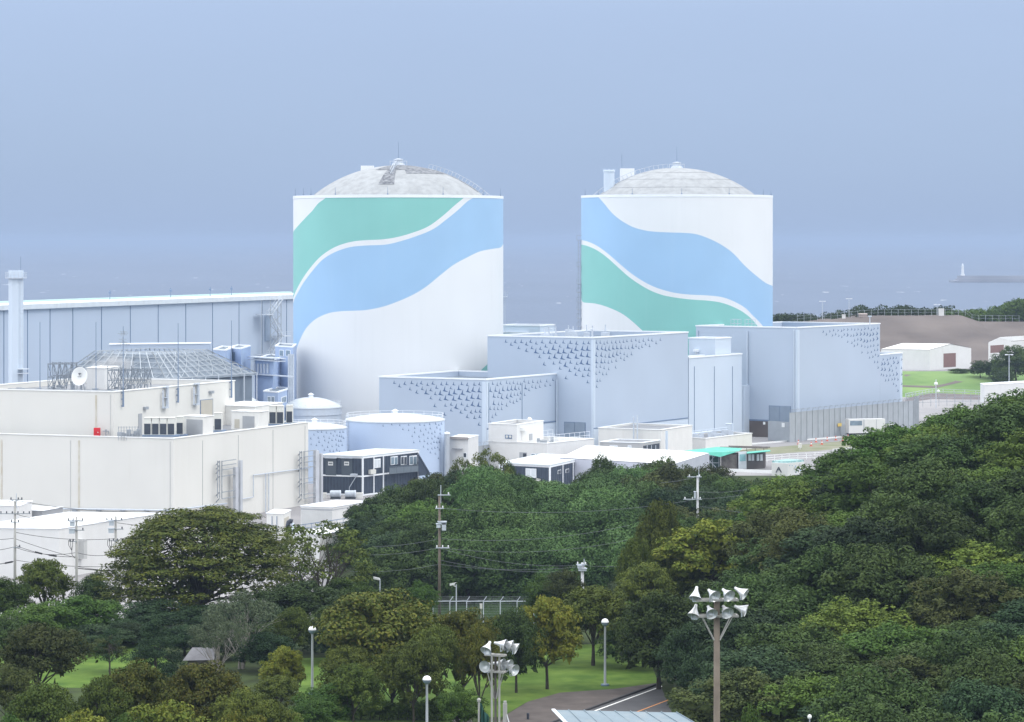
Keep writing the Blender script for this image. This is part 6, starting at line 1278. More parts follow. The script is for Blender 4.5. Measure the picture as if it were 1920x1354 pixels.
park = [
 ('round_green', 8, 1072, 292, 105, 'round green tree cut by the left edge under the first utility pole'),
 ('maple', 84, 1043, 302, 104, 'small spreading tree with dark forked limbs against the white warehouse'),
 ('round_dark', 178, 1068, 318, 84, 'dark little tree between the second and third utility poles'),
 ('round_green', 148, 1106, 280, 160, 'broad bright green bushy tree below the second utility pole'),
 ('brownish', 72, 1162, 238, 175, 'thin brownish tree with a twisting trunk at lower left'),
 ('brownish', 205, 1190, 262, 70, 'tiny thin reddish tree beside the lawn at left'),
 ('sparse', 604, 983, 312, 190, 'sparse tree that shows white walls through its crown, right of the giant'),
 ('sparse', 540, 1010, 320, 120, 'thin airy tree just touching the right flank of the giant'),
 ('round_dark', 560, 1085, 292, 190, 'rounded dark green tree under the sparse airy tree'),
 ('round_green', 650, 1075, 306, 120, 'mid green tree left of the wooded mound foot'),
 ('round_deep', 470, 1120, 285, 130, 'deep green tree behind the grey-leaved shrub trees'),
 ('grey_shrub', 452, 1108, 264, 130, 'silvery grey tree with bleached bare stems, centre left'),
 ('grey_shrub', 408, 1150, 256, 90, 'smaller silvery tree with bleached stems by the hut roof'),
 ('maple', 548, 1134, 268, 74, 'small yellowish tree left of the white globe lamp'),
 ('maple_yellow', 536, 1198, 246, 84, 'yellow-green tree directly left of the globe lamp pole'),
 ('maple_orange', 706, 1102, 243, 235, 'wide orange-tinged maple, the largest in the middle of the park'),
 ('round_green', 790, 1080, 316, 66, 'small round green tree at the foot of the tallest utility pole'),
 ('maple_orange', 868, 1138, 243, 130, 'orange-tinged maple directly behind the left floodlight mast'),
 ('maple', 820, 1165, 236, 110, 'olive maple between the two orange-tinged maples'),
 ('round_dark', 968, 1132, 250, 110, 'dark tree with a straight trunk right of the left floodlight mast'),
 ('maple_yellow', 1026, 1096, 252, 128, 'yellow-green tree with a bare dark trunk on the lawn'),
 ('maple', 1112, 1092, 266, 150, 'olive tree leaning over the lawn left of the globe lamp by the road'),
 ('maple_orange', 938, 1150, 262, 90, 'small rusty-leaved tree behind the left floodlight mast'),
 ('slender', 1236, 942, 304, 92, 'tall slender upright olive tree between mound and hill'),
 ('slender', 1192, 1010, 296, 70, 'shorter upright olive tree left of the tall slender one'),
 ('maple_yellow', 1338, 955, 298, 190, 'golden yellow tree behind the tall slender one'),
 ('maple_yellow', 1292, 1000, 300, 110, 'smaller golden tree between the slender tree and the big golden one'),
 ('brownish', 1062, 1062, 312, 78, 'reddish brown small tree at the foot of the vine-covered mound'),
 ('round_green', 1018, 1068, 316, 90, 'small green tree at the right end of the chain fence'),
 ('grey_shrub', 1160, 1090, 292, 90, 'pale grey-green tree beneath the shorter upright olive tree'),
 ('round_green', 1165, 1120, 272, 100, 'mid green tree right behind the globe lamp by the road'),
 ('round_dark', 1235, 1098, 252, 178, 'broad dark tree overhanging the road bend'),
 ('round_deep', 1290, 1160, 243, 120, 'deep green low tree at the road edge beside the right floodlight mast'),
 ('round_dark', 1330, 1080, 262, 150, 'dark rounded tree behind the right floodlight mast'),
 ('conifer', 292, 1152, 257, 112, 'bushy dark conical evergreen on the lawn at left'),
 ('pine_pruned', 206, 1168, 260, 76, 'cloud-pruned little pine with stacked foliage pads on the lawn'),
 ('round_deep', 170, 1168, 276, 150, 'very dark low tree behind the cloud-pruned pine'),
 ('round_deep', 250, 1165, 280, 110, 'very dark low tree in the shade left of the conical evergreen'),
 ('maple_orange', 262, 1236, 214, 150, 'orange-brown maple at bottom left, left of its twin'),
 ('maple_orange', 378, 1236, 216, 160, 'orange-brown maple at bottom, below the hut roof'),
 ('maple', 196, 1262, 212, 110, 'olive maple at the bottom, left of the orange-brown ones'),
 ('maple', 452, 1285, 212, 110, 'olive maple at the bottom, right of the orange-brown ones'),
 ('maple_yellow', 320, 1290, 204, 180, 'yellow-green crown at the bottom edge under the orange-brown maples'),
 ('maple_yellow', 150, 1308, 200, 150, 'yellow-green crown at the bottom edge near the left corner'),
 ('round_green', 30, 1322, 196, 110, 'green crown in the bottom left corner'),
 ('brownish', 20, 1240, 226, 100, 'thin brown tree touching the left edge above the corner'),
 ('round_green', 590, 1300, 226, 100, 'soft green bush below the globe lamp at centre left'),
 ('round_bright', 560, 1334, 196, 90, 'light green crown at the bottom edge, centre left'),
 ('maple', 520, 1262, 236, 90, 'small olive tree between silvery trees and globe lamp'),
 ('maple', 652, 1192, 252, 80, 'olive tree peeping left of the largest orange-tinged maple'),
 ('round_dark', 620, 1130, 274, 120, 'dark tree filling the gap right of the globe lamp head'),
 ('brownish', 668, 1140, 296, 80, 'greyish brown bush near the foot of the mound'),
 ('round_deep', 1400, 1150, 240, 130, 'very dark crown just right of the right floodlight mast lamps'),
 ('round_green', 1400, 1302, 186, 110, 'green bush at the bottom edge right of the right floodlight mast'),
 ('round_dark', 1015, 1165, 268, 70, 'small dark tree in the gap behind the bare-trunked yellow-green tree'),
]
park += [
 ('maple', 735, 1218, 238, 120, 'olive maple with low branches over the clipped hedge, right part'),
 ('maple', 662, 1238, 230, 100, 'olive maple with low branches over the clipped hedge, left part'),
 ('round_green', 860, 1275, 228, 90, 'green shrub beside the wooden-edged steps'),
 ('round_deep', 345, 1168, 272, 120, 'added dark bush standing in for shade right of the conical evergreen'),  # this bush and the next two are added to imitate deep shade
 ('round_deep', 420, 1180, 270, 110, 'added dark bush standing in for shade behind the garden hut roof'),
 ('round_deep', 500, 1180, 262, 110, 'added dark bush standing in for shade right of the silvery tree stems'),
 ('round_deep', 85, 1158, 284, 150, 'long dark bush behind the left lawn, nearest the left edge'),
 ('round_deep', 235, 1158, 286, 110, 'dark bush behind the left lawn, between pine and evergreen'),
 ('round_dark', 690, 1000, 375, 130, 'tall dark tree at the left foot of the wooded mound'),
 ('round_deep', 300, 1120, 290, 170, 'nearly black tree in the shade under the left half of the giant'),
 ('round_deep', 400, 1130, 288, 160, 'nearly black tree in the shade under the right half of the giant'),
 ('round_green', 70, 1120, 276, 150, 'bright green bush left of the thin brownish tree top'),
 ('round_dark', 20, 1150, 264, 120, 'dark bush at the left edge behind the thin brownish tree'),
 ('round_dark', 520, 1160, 275, 120, 'dark bush between the silvery trees and the globe lamp'),
 ('round_deep', 640, 1160, 268, 130, 'deep green tree right of the globe lamp head at centre left'),
 ('round_green', 740, 1150, 278, 110, 'green bush behind the largest orange-tinged maple'),
 ('maple_orange', 900, 1165, 234, 80, 'narrow rusty maple just behind the left floodlight mast lamps'),
 ('maple', 655, 1205, 238, 110, 'olive maple left of the trunk of the largest orange-tinged maple'),
 ('maple', 775, 1195, 232, 110, 'olive maple left of the dark globe lamp post'),
 ('round_green', 620, 1270, 230, 120, 'green shrub left of the clipped hedge'),
 ('maple', 80, 1275, 212, 130, 'olive maple at lower left under the thin brownish tree'),
 ('maple_yellow', 440, 1312, 200, 130, 'yellow-green crown at the bottom edge right of the hut'),
 ('round_green', 240, 1320, 196, 120, 'green crown at the bottom edge below the orange-brown maples'),
 ('maple', 510, 1305, 206, 110, 'olive crown at the bottom edge before the light green one'),
 ('round_dark', 1180, 1165, 264, 110, 'dark tree with low branches right of the globe lamp by the road'),
 ('maple', 1075, 1130, 280, 110, 'olive tree at the back of the lawn behind the bare-trunked one'),
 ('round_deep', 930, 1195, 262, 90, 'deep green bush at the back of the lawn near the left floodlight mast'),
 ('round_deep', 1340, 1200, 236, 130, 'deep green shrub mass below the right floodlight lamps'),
 ('slender', 1265, 1010, 300, 90, 'short upright olive tree right of the tall slender one'),
 ('maple', 1210, 1050, 288, 110, 'olive tree in front of the slender ones'),
]
for (k, px, pt, Y, w_, lb) in park: tree_px(k, px, pt, Y, w_, lb)
# woods on the right hillside
def wood(key_w, region, spacing, hfun, seed, labels, group, wide=1.0, canopy=None, limit=300):
    g = random.Random(seed); pts = []; tries = 0
    while tries < 9000 and len(pts) < limit:
        tries += 1; p_ = region(g)
        if p_ is None: continue
        if all((p_[0]-q[0])**2+(p_[1]-q[1])**2 > spacing(p_)**2 for q in pts): pts.append(p_)
    for (x, y) in pts:
        key = g.choices([k for k, _ in key_w(x, y)], [w for _, w in key_w(x, y)])[0]; h = hfun(x, y, g); w_ = spacing((x, y))*g.uniform(1.25, 1.6)*wide
        place_tree(key, x, y, ground(x, y)-0.2, w_/9.4, h/10.0, g.uniform(0, 6.28), labels[key], group)
    return len(pts)
def reg_right(g):
    y = g.uniform(184, 345); lo, hi = PX(1395, y), PX(1960, y)
    if y < 262: lo = max(lo, 14.5+(262-y)*0.02)
    if y < 200: lo = PX(1500, y)
    if y > 262: lo = PX(1455, y)
    if y < 216: lo = PX(1560, y)
    x = g.uniform(lo, hi)
    return (x, y)
def kw_right(x, y):
    px = 960+x/y*F
    n = math.sin(x*0.35+1)*math.cos(y*0.11+x*0.1)
    if y > 296 or (px > 1700 and y > 285): return [('wood_e', 4), ('wood_c', 3), ('wood_a', 2)]
    if n > 0.55: return [('wood_e', 3), ('wood_c', 4), ('wood_a', 2)]
    if n > 0.0: return [('wood_c', 3), ('wood_a', 4), ('wood_d', 1.5), ('wood_b', 2)]
    return [('wood_a', 4), ('wood_b', 4), ('wood_d', 1.6), ('wood_c', 0.7)]
lab_r = {'wood_a': 'dark green tree of the dense wood covering the right hillside', 'wood_b': 'blackish green tree of the dense wood covering the right hillside', 'wood_c': 'fresh green tree of the dense wood covering the right hillside',
         'wood_d': 'brownish green tree of the dense wood covering the right hillside', 'wood_e': 'light yellow-green tree of the dense wood covering the right hillside'}
n1 = wood(kw_right, reg_right, lambda p_: 5.0+(p_[1]-190)*0.008, lambda x, y, g: g.uniform(5.6, 10.0)-(1.2 if 28 < x < 50 and y > 270 else 0), 91, lab_r, 'trees on the right hillside', 1.3, limit=165)
# woods on the mound in the middle
def reg_mid(g):
    y = g.uniform(352, 440); px = g.uniform(672, 1480); 
    if px < 700+max(0, (y-395))*2.0: return None
    return (PX(px, y), y)
def kw_mid(x, y):
    px = 960+x/y*F
    if 865 < px < 1215 and y < 425: return [('mantle_vine', 5), ('mantle_vine_b', 4), ('wood_c', 0.6)]
    if px > 1215: return [('wood_a', 3), ('wood_d', 1.5), ('wood_b', 2), ('wood_c', 1)]
    return [('wood_b', 2.5), ('wood_a', 3), ('wood_c', 1.2), ('wood_d', 0.9)]
lab_m = {'wood_a': 'dark green tree of the wooded mound in the middle', 'wood_b': 'blackish green tree of the wooded mound in the middle', 'wood_c': 'fresh green tree of the wooded mound in the middle', 'wood_d': 'brownish green tree of the wooded mound in the middle',
         'mantle_vine': 'tree smothered in hanging vines on the wooded mound in the middle', 'mantle_vine_b': 'broad tree smothered in vines on the wooded mound in the middle'}
CAN = [(660, 955), (690, 925), (730, 908), (760, 894), (790, 878), (840, 862), (900, 858), (960, 874), (1010, 898), (1060, 896), (1110, 874), (1170, 858), (1240, 850), (1300, 856), (1350, 868), (1400, 880), (1480, 888)]
def h_mid(x, y, g):
    px = 960+x/y*F; top_ = PZ(lerp_tab(CAN, px)+2, y); h = top_-ground(x, y)
    fr = 0.60+0.40*ss(350, 405, y)
    return max(3.5, h*fr*g.uniform(0.86 if y < 400 else 0.94, 1.03))
n2 = wood(kw_mid, reg_mid, lambda p_: 5.6, h_mid, 92, lab_m, 'trees on the wooded mound', 1.25, limit=90)
print('TREES', n1, n2)
# a few individual trees on the skyline of the mound
for (k, px, pt, Y, w_, lb) in (('wood_b', 704, 915, 402, 100, 'blackish tree forming the left shoulder of the wooded mound'), ('wood_a', 742, 896, 410, 100, 'tall dark tree just right of the left shoulder of the mound'), ('wood_c', 790, 884, 412, 96, 'green-topped tree on the mound left of the tallest utility pole'), ('wood_a', 690, 950, 385, 90, 'dark tree at the lower left edge of the wooded mound'), ('wood_b', 835, 878, 414, 90, 'blackish tree on the mound crest above the tallest utility pole'),
 ('wood_a', 1098, 872, 438, 64, 'dark crown before the right end of the long dark cabin row'), ('wood_b', 1172, 860, 438, 76, 'blackish crown before the middle of the broad white roof'), ('wood_a', 1206, 856, 436, 70, 'dark crown between the middle and right end of the broad white roof'), ('wood_c', 1275, 864, 436, 70, 'mid green crown below the right tip of the broad white roof'), ('wood_d', 1325, 874, 430, 80, 'brownish crown left of the pole with two crossarms'),
 ('wood_c', 1555, 846, 320, 90, 'mid green crown where the hillside skyline starts below the rail fence'), ('wood_e', 1905, 738, 312, 120, 'bright green crown at the top right edge of the hillside'),
 ('sparse', 915, 848, 436, 95, 'open-crowned tree with visible forked stems before the white office'), ('sparse', 865, 862, 438, 60, 'small open tree left of the forked-stem tree on the mound top'), ('round_dark', 958, 858, 440, 44, 'narrow dark tree before the long dark cabin row'),
                               ('round_dark', 1290, 866, 434, 90, 'dark crown under the green tarp canopy'), ('wood_c', 1370, 876, 436, 90, 'mid green crown in front of the low white wall, left part'), ('wood_a', 1440, 884, 430, 90, 'dark crown just below the painted hut'), ('wood_b', 1500, 884, 424, 80, 'very dark crown right of the painted hut'),
 ('round_dark', 1135, 846, 438, 90, 'dark crown rising before the broad white roof'), ('round_dark', 1245, 850, 436, 120, 'wide dark crown at the right end of the broad white roof'), ('brownish', 1330, 866, 432, 120, 'brownish crown behind the pole with two crossarms'), ('round_green', 1420, 888, 420, 110, 'green crown beside the painted hut'),
                               ('round_bright', 1530, 872, 338, 92, 'yellow-green flowering crown where the hillside meets the yard')):
    tree_px(k, px, pt, Y, w_, lb)
# far vegetation on and beyond the earth bank
g = random.Random(31)
for (nm, lb, n_, f0, f1, tp_f) in (('far_wood', 'low bushy wood along the top of the brown earth bank', 110, 1450, 1790, lambda px: 590-14*ss(1540, 1620, px)), ('far_wood', 'denser bushy wood on the far right skyline', 120, 1775, 1960, lambda px: 583-22*ss(1840, 1925, px))):
    cl = []
    for k in range(n_):
        px = g.uniform(f0, f1); Y = g.uniform(1008, 1032); x = PX(px, Y); z = bankz(x)-1.5; zt = PZ(tp_f(px)+g.uniform(-4, 9), Y); r_ = g.uniform(1.2, 2.6)
        for j_ in range(3): cl.append((x+g.uniform(-1, 1), Y+g.uniform(-1, 1), z+(zt-r_*0.6-z)*(0.35+0.325*j_), r_, r_, r_*0.7))
    me = leaf_mesh(nm, LM['dark' if f0 < 1700 else 'green'], cl, 2.6, 0.75, 41); o_ = bpy.data.objects.new(nm, me); col.objects.link(o_); tag(o_, lb, 'wood', kind='stuff')
for i, (px, pt, Y, w_, lb) in enumerate(((1838, 672, 872, 40, 'small dark tree right of the larger fabric warehouse'), (1868, 668, 868, 44, 'middle dark tree between the two fabric warehouses'), (1905, 640, 862, 80, 'big dark tree hiding part of the smaller fabric warehouse'), (1880, 690, 850, 50, 'low dark bush on the grass slope at right'), (1800, 690, 884, 46, 'low hedge-like bush at the foot of the larger fabric warehouse'))):
    tree_px('wood_a', px, pt, Y, w_, lb)
# reeds and weeds at the foot of the mound
def inpoly(poly, x, y):
    c = False; n = len(poly)
    for i in range(n):
        x1, y1 = poly[i]; x2, y2 = poly[i-1]
        if (y1 > y) != (y2 > y) and x < (x2-x1)*(y-y1)/(y2-y1)+x1: c = not c
    return c
LAWNS = ([(860, 1215), (1225, 1205), (1262, 1262), (1225, 1284), (1150, 1293), (1050, 1299), (985, 1318), (940, 1345), (860, 1345)], [(-60, 1206), (300, 1206), (330, 1262), (260, 1290), (-60, 1290)], [(560, 1235), (860, 1225), (860, 1400), (560, 1400)])
def blades(name, region, n, h, m_, seed, polys=None):
    g_ = np.random.default_rng(seed); x = []; 
    X = g_.uniform(region[0], region[1], n); Y = g_.uniform(region[2], region[3], n); 
    if polys:
        keep = [any(inpoly([tuple(deckpt(a_, b2_, 23.4).xy) for a_, b2_ in pl_], a, b_) for pl_ in polys) for a, b_ in zip(X, Y)]; X = X[keep]; Y = Y[keep]; n = len(X)
    Z = np.array([ground(a, b_) for a, b_ in zip(X, Y)]); H = h*g_.uniform(0.5, 1.2, n); A = g_.uniform(0, 6.28, n); W = 0.06+0.05*g_.random(n); L_ = g_.normal(0, 0.25, (n, 2))*H[:, None]
    V = np.empty((n, 3, 3)); V[:, 0] = np.stack([X-np.cos(A)*W, Y-np.sin(A)*W, Z-0.05], 1); V[:, 1] = np.stack([X+np.cos(A)*W, Y+np.sin(A)*W, Z-0.05], 1); V[:, 2] = np.stack([X+L_[:, 0], Y+L_[:, 1], Z+H], 1)
    me = bpy.data.meshes.new(name); me.from_pydata([tuple(v) for v in V.reshape(-1, 3)], [], [(3*i, 3*i+1, 3*i+2) for i in range(n)]); me.materials.append(m_); o_ = bpy.data.objects.new(name, me); col.objects.link(o_); o_['kind'] = 'stuff'; o_['label'] = 'tall green weeds at the foot of the vine-covered mound' if name == 'weeds' else 'short grass of the park lawn'; o_['category'] = 'weeds' if name == 'weeds' else 'grass'
    return o_
blades('weeds', (-12, 12, 330, 352), 16000, 1.5, LM['vine'], 1)
# ------------------------------------------------------------------ park: lawns, road, path, hedge
def sheet(name, pts, m_, lift, kind='structure'):
    """flat-draped polygon from photo pixels on the park level"""
    mb = MB(); vs = []
    for (px, py) in pts: q_ = deckpt(px, py, 23.4); vs.append((q_.x, q_.y, 23.4+lift))
    mb.add(vs, [tuple(range(len(vs)))]); o_ = mb.build(name, m_); o_['kind'] = kind; return o_
sheet('lawn', [(860, 1215), (1225, 1205), (1262, 1262), (1225, 1284), (1150, 1293), (1050, 1299), (985, 1318), (940, 1345), (860, 1345)], M_GRASS, 0.012)
sheet('lawn', [(-60, 1206), (300, 1206), (330, 1262), (260, 1290), (-60, 1290)], M_GRASS, 0.012)
sheet('lawn', [(560, 1235), (860, 1225), (860, 1400), (560, 1400)], M_GRASS, 0.012)
M_PATH = mat('path_asphalt', (0.070, 0.058, 0.054), 0.95, c2=(0.110, 0.093, 0.086), scale=0.6, det=8); M_ROAD = mat('road_asphalt', (0.062, 0.062, 0.068), 0.9, c2=(0.088, 0.088, 0.093), scale=0.5, det=8)
sheet('path', [(1230, 1281), (1152, 1292), (1050, 1299), (990, 1316), (950, 1340), (900, 1400), (1010, 1500), (1095, 1345), (1160, 1318), (1226, 1287)], M_PATH, 0.016)
rl_ = [deckpt(1085, 1339, 23.4), deckpt(1226, 1287.5, 23.4)]; rd_ = (rl_[1]-rl_[0]).normalized(); rn_ = Vector((rd_.y, -rd_.x, 0))
mb = MB(); a = rl_[0]-rd_*14; b_ = rl_[1]+rd_*2.5; cz = Vector((0, 0, 0.02))
mb.add([a+cz, a+rn_*7.6+cz, b_+rn_*7.6+cz, b_+cz], [(0, 1, 2, 3)]); 
c_ = b_
for k in range(6):
    d_ = Matrix.Rotation(R(-7*(k+1)), 3, 'Z') @ rd_; n_ = Vector((d_.y, -d_.x, 0)); e = c_+d_*2.5; 
    zz = Vector((0, 0, 0.05)); gz = lambda v: Vector((v.x, v.y, ground(v.x, v.y)+0.08))
    n0 = Vector(((Matrix.Rotation(R(-7*k), 3, 'Z') @ rd_).y, -(Matrix.Rotation(R(-7*k), 3, 'Z') @ rd_).x, 0))
    mb.add([gz(c_), gz(c_+n0*7.6), gz(e+n_*7.6), gz(e)], [(0, 1, 2, 3)]); c_ = e
tag(mb.build('road', M_ROAD), kind='structure')
M_LINE = mat('road_paint', (0.75, 0.75, 0.73), 0.7, var=0.08, scale=3); M_LINEO = mat('road_paint_orange', (0.62, 0.27, 0.09), 0.7, var=0.1, scale=3)
def stripe(o0, o1, t0, t1, m_, name):
    a, b_ = rl_[0]+rd_*t0, rl_[0]+rd_*t1; z_ = Vector((0, 0, 0.026)); mb = MB(); mb.add([a+rn_*o0+z_, a+rn_*o1+z_, b_+rn_*o1+z_, b_+rn_*o0+z_], [(0, 1, 2, 3)]); tag(mb.build(name, m_), kind='structure')
Lr = (rl_[1]-rl_[0]).length
stripe(0.50, 0.70, -10, Lr+2, M_LINE, 'edge_line'); stripe(3.85, 4.0, -10, Lr+2, M_LINEO, 'centre_line'); stripe(7.0, 7.2, -10, Lr+2, M_LINE, 'edge_line')
mb = MB(); a, b_ = rl_[0]-rd_*12-rn_*0.1, rl_[1]+rd_*2-rn_*0.1; mb.obox((a+b_)/2+Vector((0, 0, 0.06)), (b_-a)/2, rn_*0.10, (0, 0, 0.09)); tag(mb.build('kerb', mat('dark_kerb', (0.05, 0.05, 0.055), 0.9)), kind='structure')
# trimmed hedge, hut roof, steps
g_ = random.Random(6); x0, x1, yh = PX(632, 236), PX(842, 236), 236.0
cl = []
for k in range(130): cl.append((g_.uniform(x0, x1), yh+g_.uniform(-0.7, 0.7), 23.4+g_.uniform(0.2, 1.25), 0.6, 0.6, 0.4))
o = T('trimmed_hedge', 'long clipped box hedge at the bottom, left of the left floodlight mast', 'hedge', (0, 0, 0)); me = leaf_mesh('foliage', LM['green'], cl, 46, 0.17, 8); o_ = bpy.data.objects.new('foliage', me); col.objects.link(o_); o_.parent = o
mb = MB()
for k in range(12): xx = x0+(x1-x0)*(k+0.5)/12; mb.tube([(xx, yh, 23.2), (xx+0.1, yh, 24.3)], [0.06, 0.03], 5)
mb.build('stem', M_BARK, o)
Yh = 262.0; o = T('garden_hut', 'small dark garden hut with a grey gabled roof among the silvery trees', 'hut', (PX(374, Yh), Yh, 23.4)); zr, ze = PZ(1214, Yh), PZ(1234, Yh); xa, xb = PX(346, Yh), PX(404, Yh)
mb = MB(); mb.add([(xa, Yh-1.6, ze), (xb, Yh-1.2, ze), (xb, Yh, zr), (xa+0.7, Yh, zr), (xa, Yh+1.6, ze), (xb, Yh+1.6, ze)], [(0, 1, 2, 3), (3, 2, 5, 4), (0, 3, 4)]); mb.build('roof', mat('hut_roof', (0.17, 0.17, 0.185), 0.8, var=0.15, scale=1.5), o)
mb = MB(); mb.box(xa+0.4, xb-0.2, Yh-1.1, Yh+1.1, 23.3, ze); mb.build('wall', M_TIMBER, o)
o = T('steps', 'short flight of wooden-edged steps at the bottom near the left floodlight mast', 'steps', tuple(deckpt(868, 1352, 23.4)))
for k in range(5): p = deckpt(868-k*1.5, 1362-k*8, 23.4); mb = MB(); mb.box(p.x-0.8, p.x+0.8, p.y-0.25, p.y+0.5, 23.35, 23.45+0.1*k); mb.build('step', M_TIMBER, o)
p = deckpt(990, 1349, 23.4); mb = MB(); mb.lathe([(0.10, 0), (0.11, 0.45), (0.09, 0.5), (0.02, 0.52)], n=10); o = mb.build('bollard', M_DARK); o.location = (p.x, p.y, 23.41); tag(o, 'short dark bollard on the brown path', 'bollard')
# ------------------------------------------------------------------ globe lamps in the park
proto = None
for (px, pyh, Y, lb) in ((1134.5, 1160, 254, 'white globe lamp on a pale post on the lawn edge by the road'), (585.5, 1174, 249, 'white globe lamp on a slim post among the trees at centre left'), (800.5, 1267, 222, 'globe lamp on a dark post before the largest orange-tinged maple')):
    x = PX(px, Y); z = 23.4; h = PZ(pyh, Y)-z
    if proto is None:
        proto = T('park_lamp', lb, 'street lamp', (x, Y, z), 'globe lamps in the park'); H0 = h
        mb = MB(); mb.lathe([(0.17, 0), (0.15, 0.12), (0.115, 0.16), (0.085, h-0.75), (0.10, h-0.72), (0.10, h-0.62)], n=14); mb.build('pole', mat('lamp_post', (0.40, 0.43, 0.46), 0.6, var=0.06), proto, local=True, smooth=True)
        mb = MB(); mb.lathe([(0.36, 0), (0.36, 0.14), (0.02, 0.14)], n=14); mb.build('base_block', M_JOINT, proto, local=True)
        mb = MB(); pr_ = [(0.12, h-0.66)]+[(0.33*math.sin(a), h-0.33-0.33*math.cos(a)) for a in [R(25+i*14) for i in range(12)]]; mb.lathe(pr_, n=20); mb.build('globe', M_GLASS, proto, local=True, smooth=True)
        mb = MB(); pr_ = [(0.335*math.sin(a), h-0.33-0.335*math.cos(a)) for a in [R(92+i*8) for i in range(11)]]+[(0.01, h+0.005)]; mb.lathe(pr_, n=20); mb.build('reflector_cap', M_ROOFW, proto, local=True, smooth=True)
        mb = MB(); mb.lathe([(0.345, h-0.37), (0.36, h-0.36), (0.345, h-0.34)], n=20); mb.build('band', M_DARK, proto, local=True)
    else: copy_tree(proto, (x, Y, z), 0.5, (1, 1, h/H0), lb)
# ------------------------------------------------------------------ floodlight masts
def flood_head(parent, c, az, tilt, sc_=1.0):
    """bell-shaped floodlight at c, opening towards az (0 = camera, + right), tilted down"""
    d = Vector((math.sin(az)*math.cos(tilt), -math.cos(az)*math.cos(tilt), -math.sin(tilt))); M_ = d.to_track_quat('Z', 'Y').to_matrix(); o_ = T('floodlight', None, None, tuple(c)); o_.parent = parent; o_.location = Vector(c)-parent.location
    out = [(0.05, -0.42), (0.075, -0.40), (0.085, -0.28), (0.12, -0.16), (0.185, -0.02), (0.26, 0.12), (0.315, 0.22), (0.33, 0.25)]
    s_ = [(a*sc_, b_*sc_) for a, b_ in out]; mb = MB(); mb.lathe([(0.005, -0.42*sc_)]+s_, c, 22, M=M_); mb.build('housing', M_LAMP, o_, smooth=True)
    mb = MB(); mb.lathe([(0.325*sc_, 0.245*sc_), (0.27*sc_, 0.14*sc_), (0.18*sc_, -0.01*sc_), (0.005, -0.06*sc_)], c, 22, M=M_); mb.build('reflector', M_LAMPIN, o_, smooth=True)
    mb = MB(); e = M_ @ Vector((1, 0, 0)); e2 = M_ @ Vector((0, 1, 0)); hz = e if abs(e.z) < abs(e2.z) else e2; bs = Vector(c)+Vector((0, 0, -0.38*sc_))
    for s__ in (-1, 1): mb.bar(Vector(c)+hz*0.2*sc_*s__, bs+hz*0.16*s__*sc_, 0.035)
    mb.bar(bs-hz*0.16*sc_, bs+hz*0.16*sc_, 0.04); mb.build('yoke', M_STEELL, o_)
def mast(label, px, Y, ytop, arms, rot, heads, m_pole, wpole, braces):
    x = PX(px, Y); z0 = ground(x, Y); o_ = T('floodlight_mast', label, 'floodlight mast', (x, Y, z0), 'floodlight masts'); zt = PZ(ytop, Y)
    mb = MB(); mb.tube([(x, Y, z0-0.5), (x, Y, zt)], [wpole*1.15, wpole*0.85], 14)
    mb.build('pole', m_pole, o_, smooth=True); ax = Vector((math.cos(rot), math.sin(rot), 0)); ay = Vector((-ax.y, ax.x, 0))
    for (py, half) in arms:
        z_ = PZ(py, Y); mb = MB(); c_ = Vector((x, Y, z_))-ay*(wpole+0.08); mb.obox(c_, ax*half, ay*0.045, (0, 0, 0.05)); c2_ = c_+ay*(2*wpole+0.16); mb.obox(c2_, ax*half, ay*0.045, (0, 0, 0.05))
        for s_ in (-1, -0.33, 0.33, 1): mb.obox((c_+c2_)/2+ax*half*s_*0.95, ax*0.04, (c2_-c_)/2, (0, 0, 0.04))
        mb.build('crossarm', M_CONC, o_)
    mb = MB()
    for s_ in (-1, 1):
        for q_ in (-1, 1): mb.bar(Vector((x, Y, PZ(arms[-1][0], Y)))+ax*arms[-1][1]*0.72*s_+ay*q_*(wpole+0.08), Vector((x, Y, PZ(braces, Y)))+ax*wpole*0.8*s_+ay*q_*wpole*0.6, 0.05)
    mb.build('brace', M_CONC, o_)
    for (hx, hy, az, tl, dd_) in heads: flood_head(o_, P(hx, hy, Y+dd_), az, tl, 0.93)
    return o_
mast('tall concrete mast with two rows of four silver floodlights, before the right hillside', 1344, 140, 1118, [(1124.5, 1.02), (1154.5, 1.02)], 0.08,
     [(1304.5, 1114, -0.35, 1.05, -0.2), (1336, 1114, 0.55, 0.45, -0.3), (1363, 1113, 0.55, 0.45, -0.3), (1390, 1110, 1.15, 0.5, -0.2), (1302, 1147, -0.5, 1.0, -0.2), (1332, 1146, 0.3, 0.55, -0.35), (1361, 1145, 0.35, 0.5, -0.35), (1391, 1142, 1.35, 0.35, -0.2)], M_CONCB, 0.17, 1200)
mast('floodlight mast seen edge-on with silver lamps turned to the right, bottom centre', 929, 150, 1226, [(1228, 0.55), (1259, 0.55)], -0.45,
     [(914, 1214, -0.5, 0.75, -0.6), (940, 1208, 1.3, 0.15, 0.2), (952, 1209, 1.35, 0.25, 0.3), (962, 1213, 1.35, 0.45, 0.4), (912, 1248, -0.4, 0.1, -0.7), (937, 1245, 1.1, 0.05, 0.2), (950, 1246, 1.1, 0.1, 0.3), (960, 1254, 0.85, 0.22, 0.0)], mat('mast_dark', (0.05, 0.045, 0.05), 0.8, c2=(0.10, 0.09, 0.085)), 0.07, 1310)
o = bpy.data.objects['floodlight_mast.001']; x = PX(929, 150); mb = MB()
for dx in (-0.13, 0.14): mb.tube([(x+dx*1.4, 149.9, ground(x, 150)), (x+dx*1.4, 149.9, PZ(1226, 150))], 0.055, 8)
mb.build('side_pole', M_CONC, o)
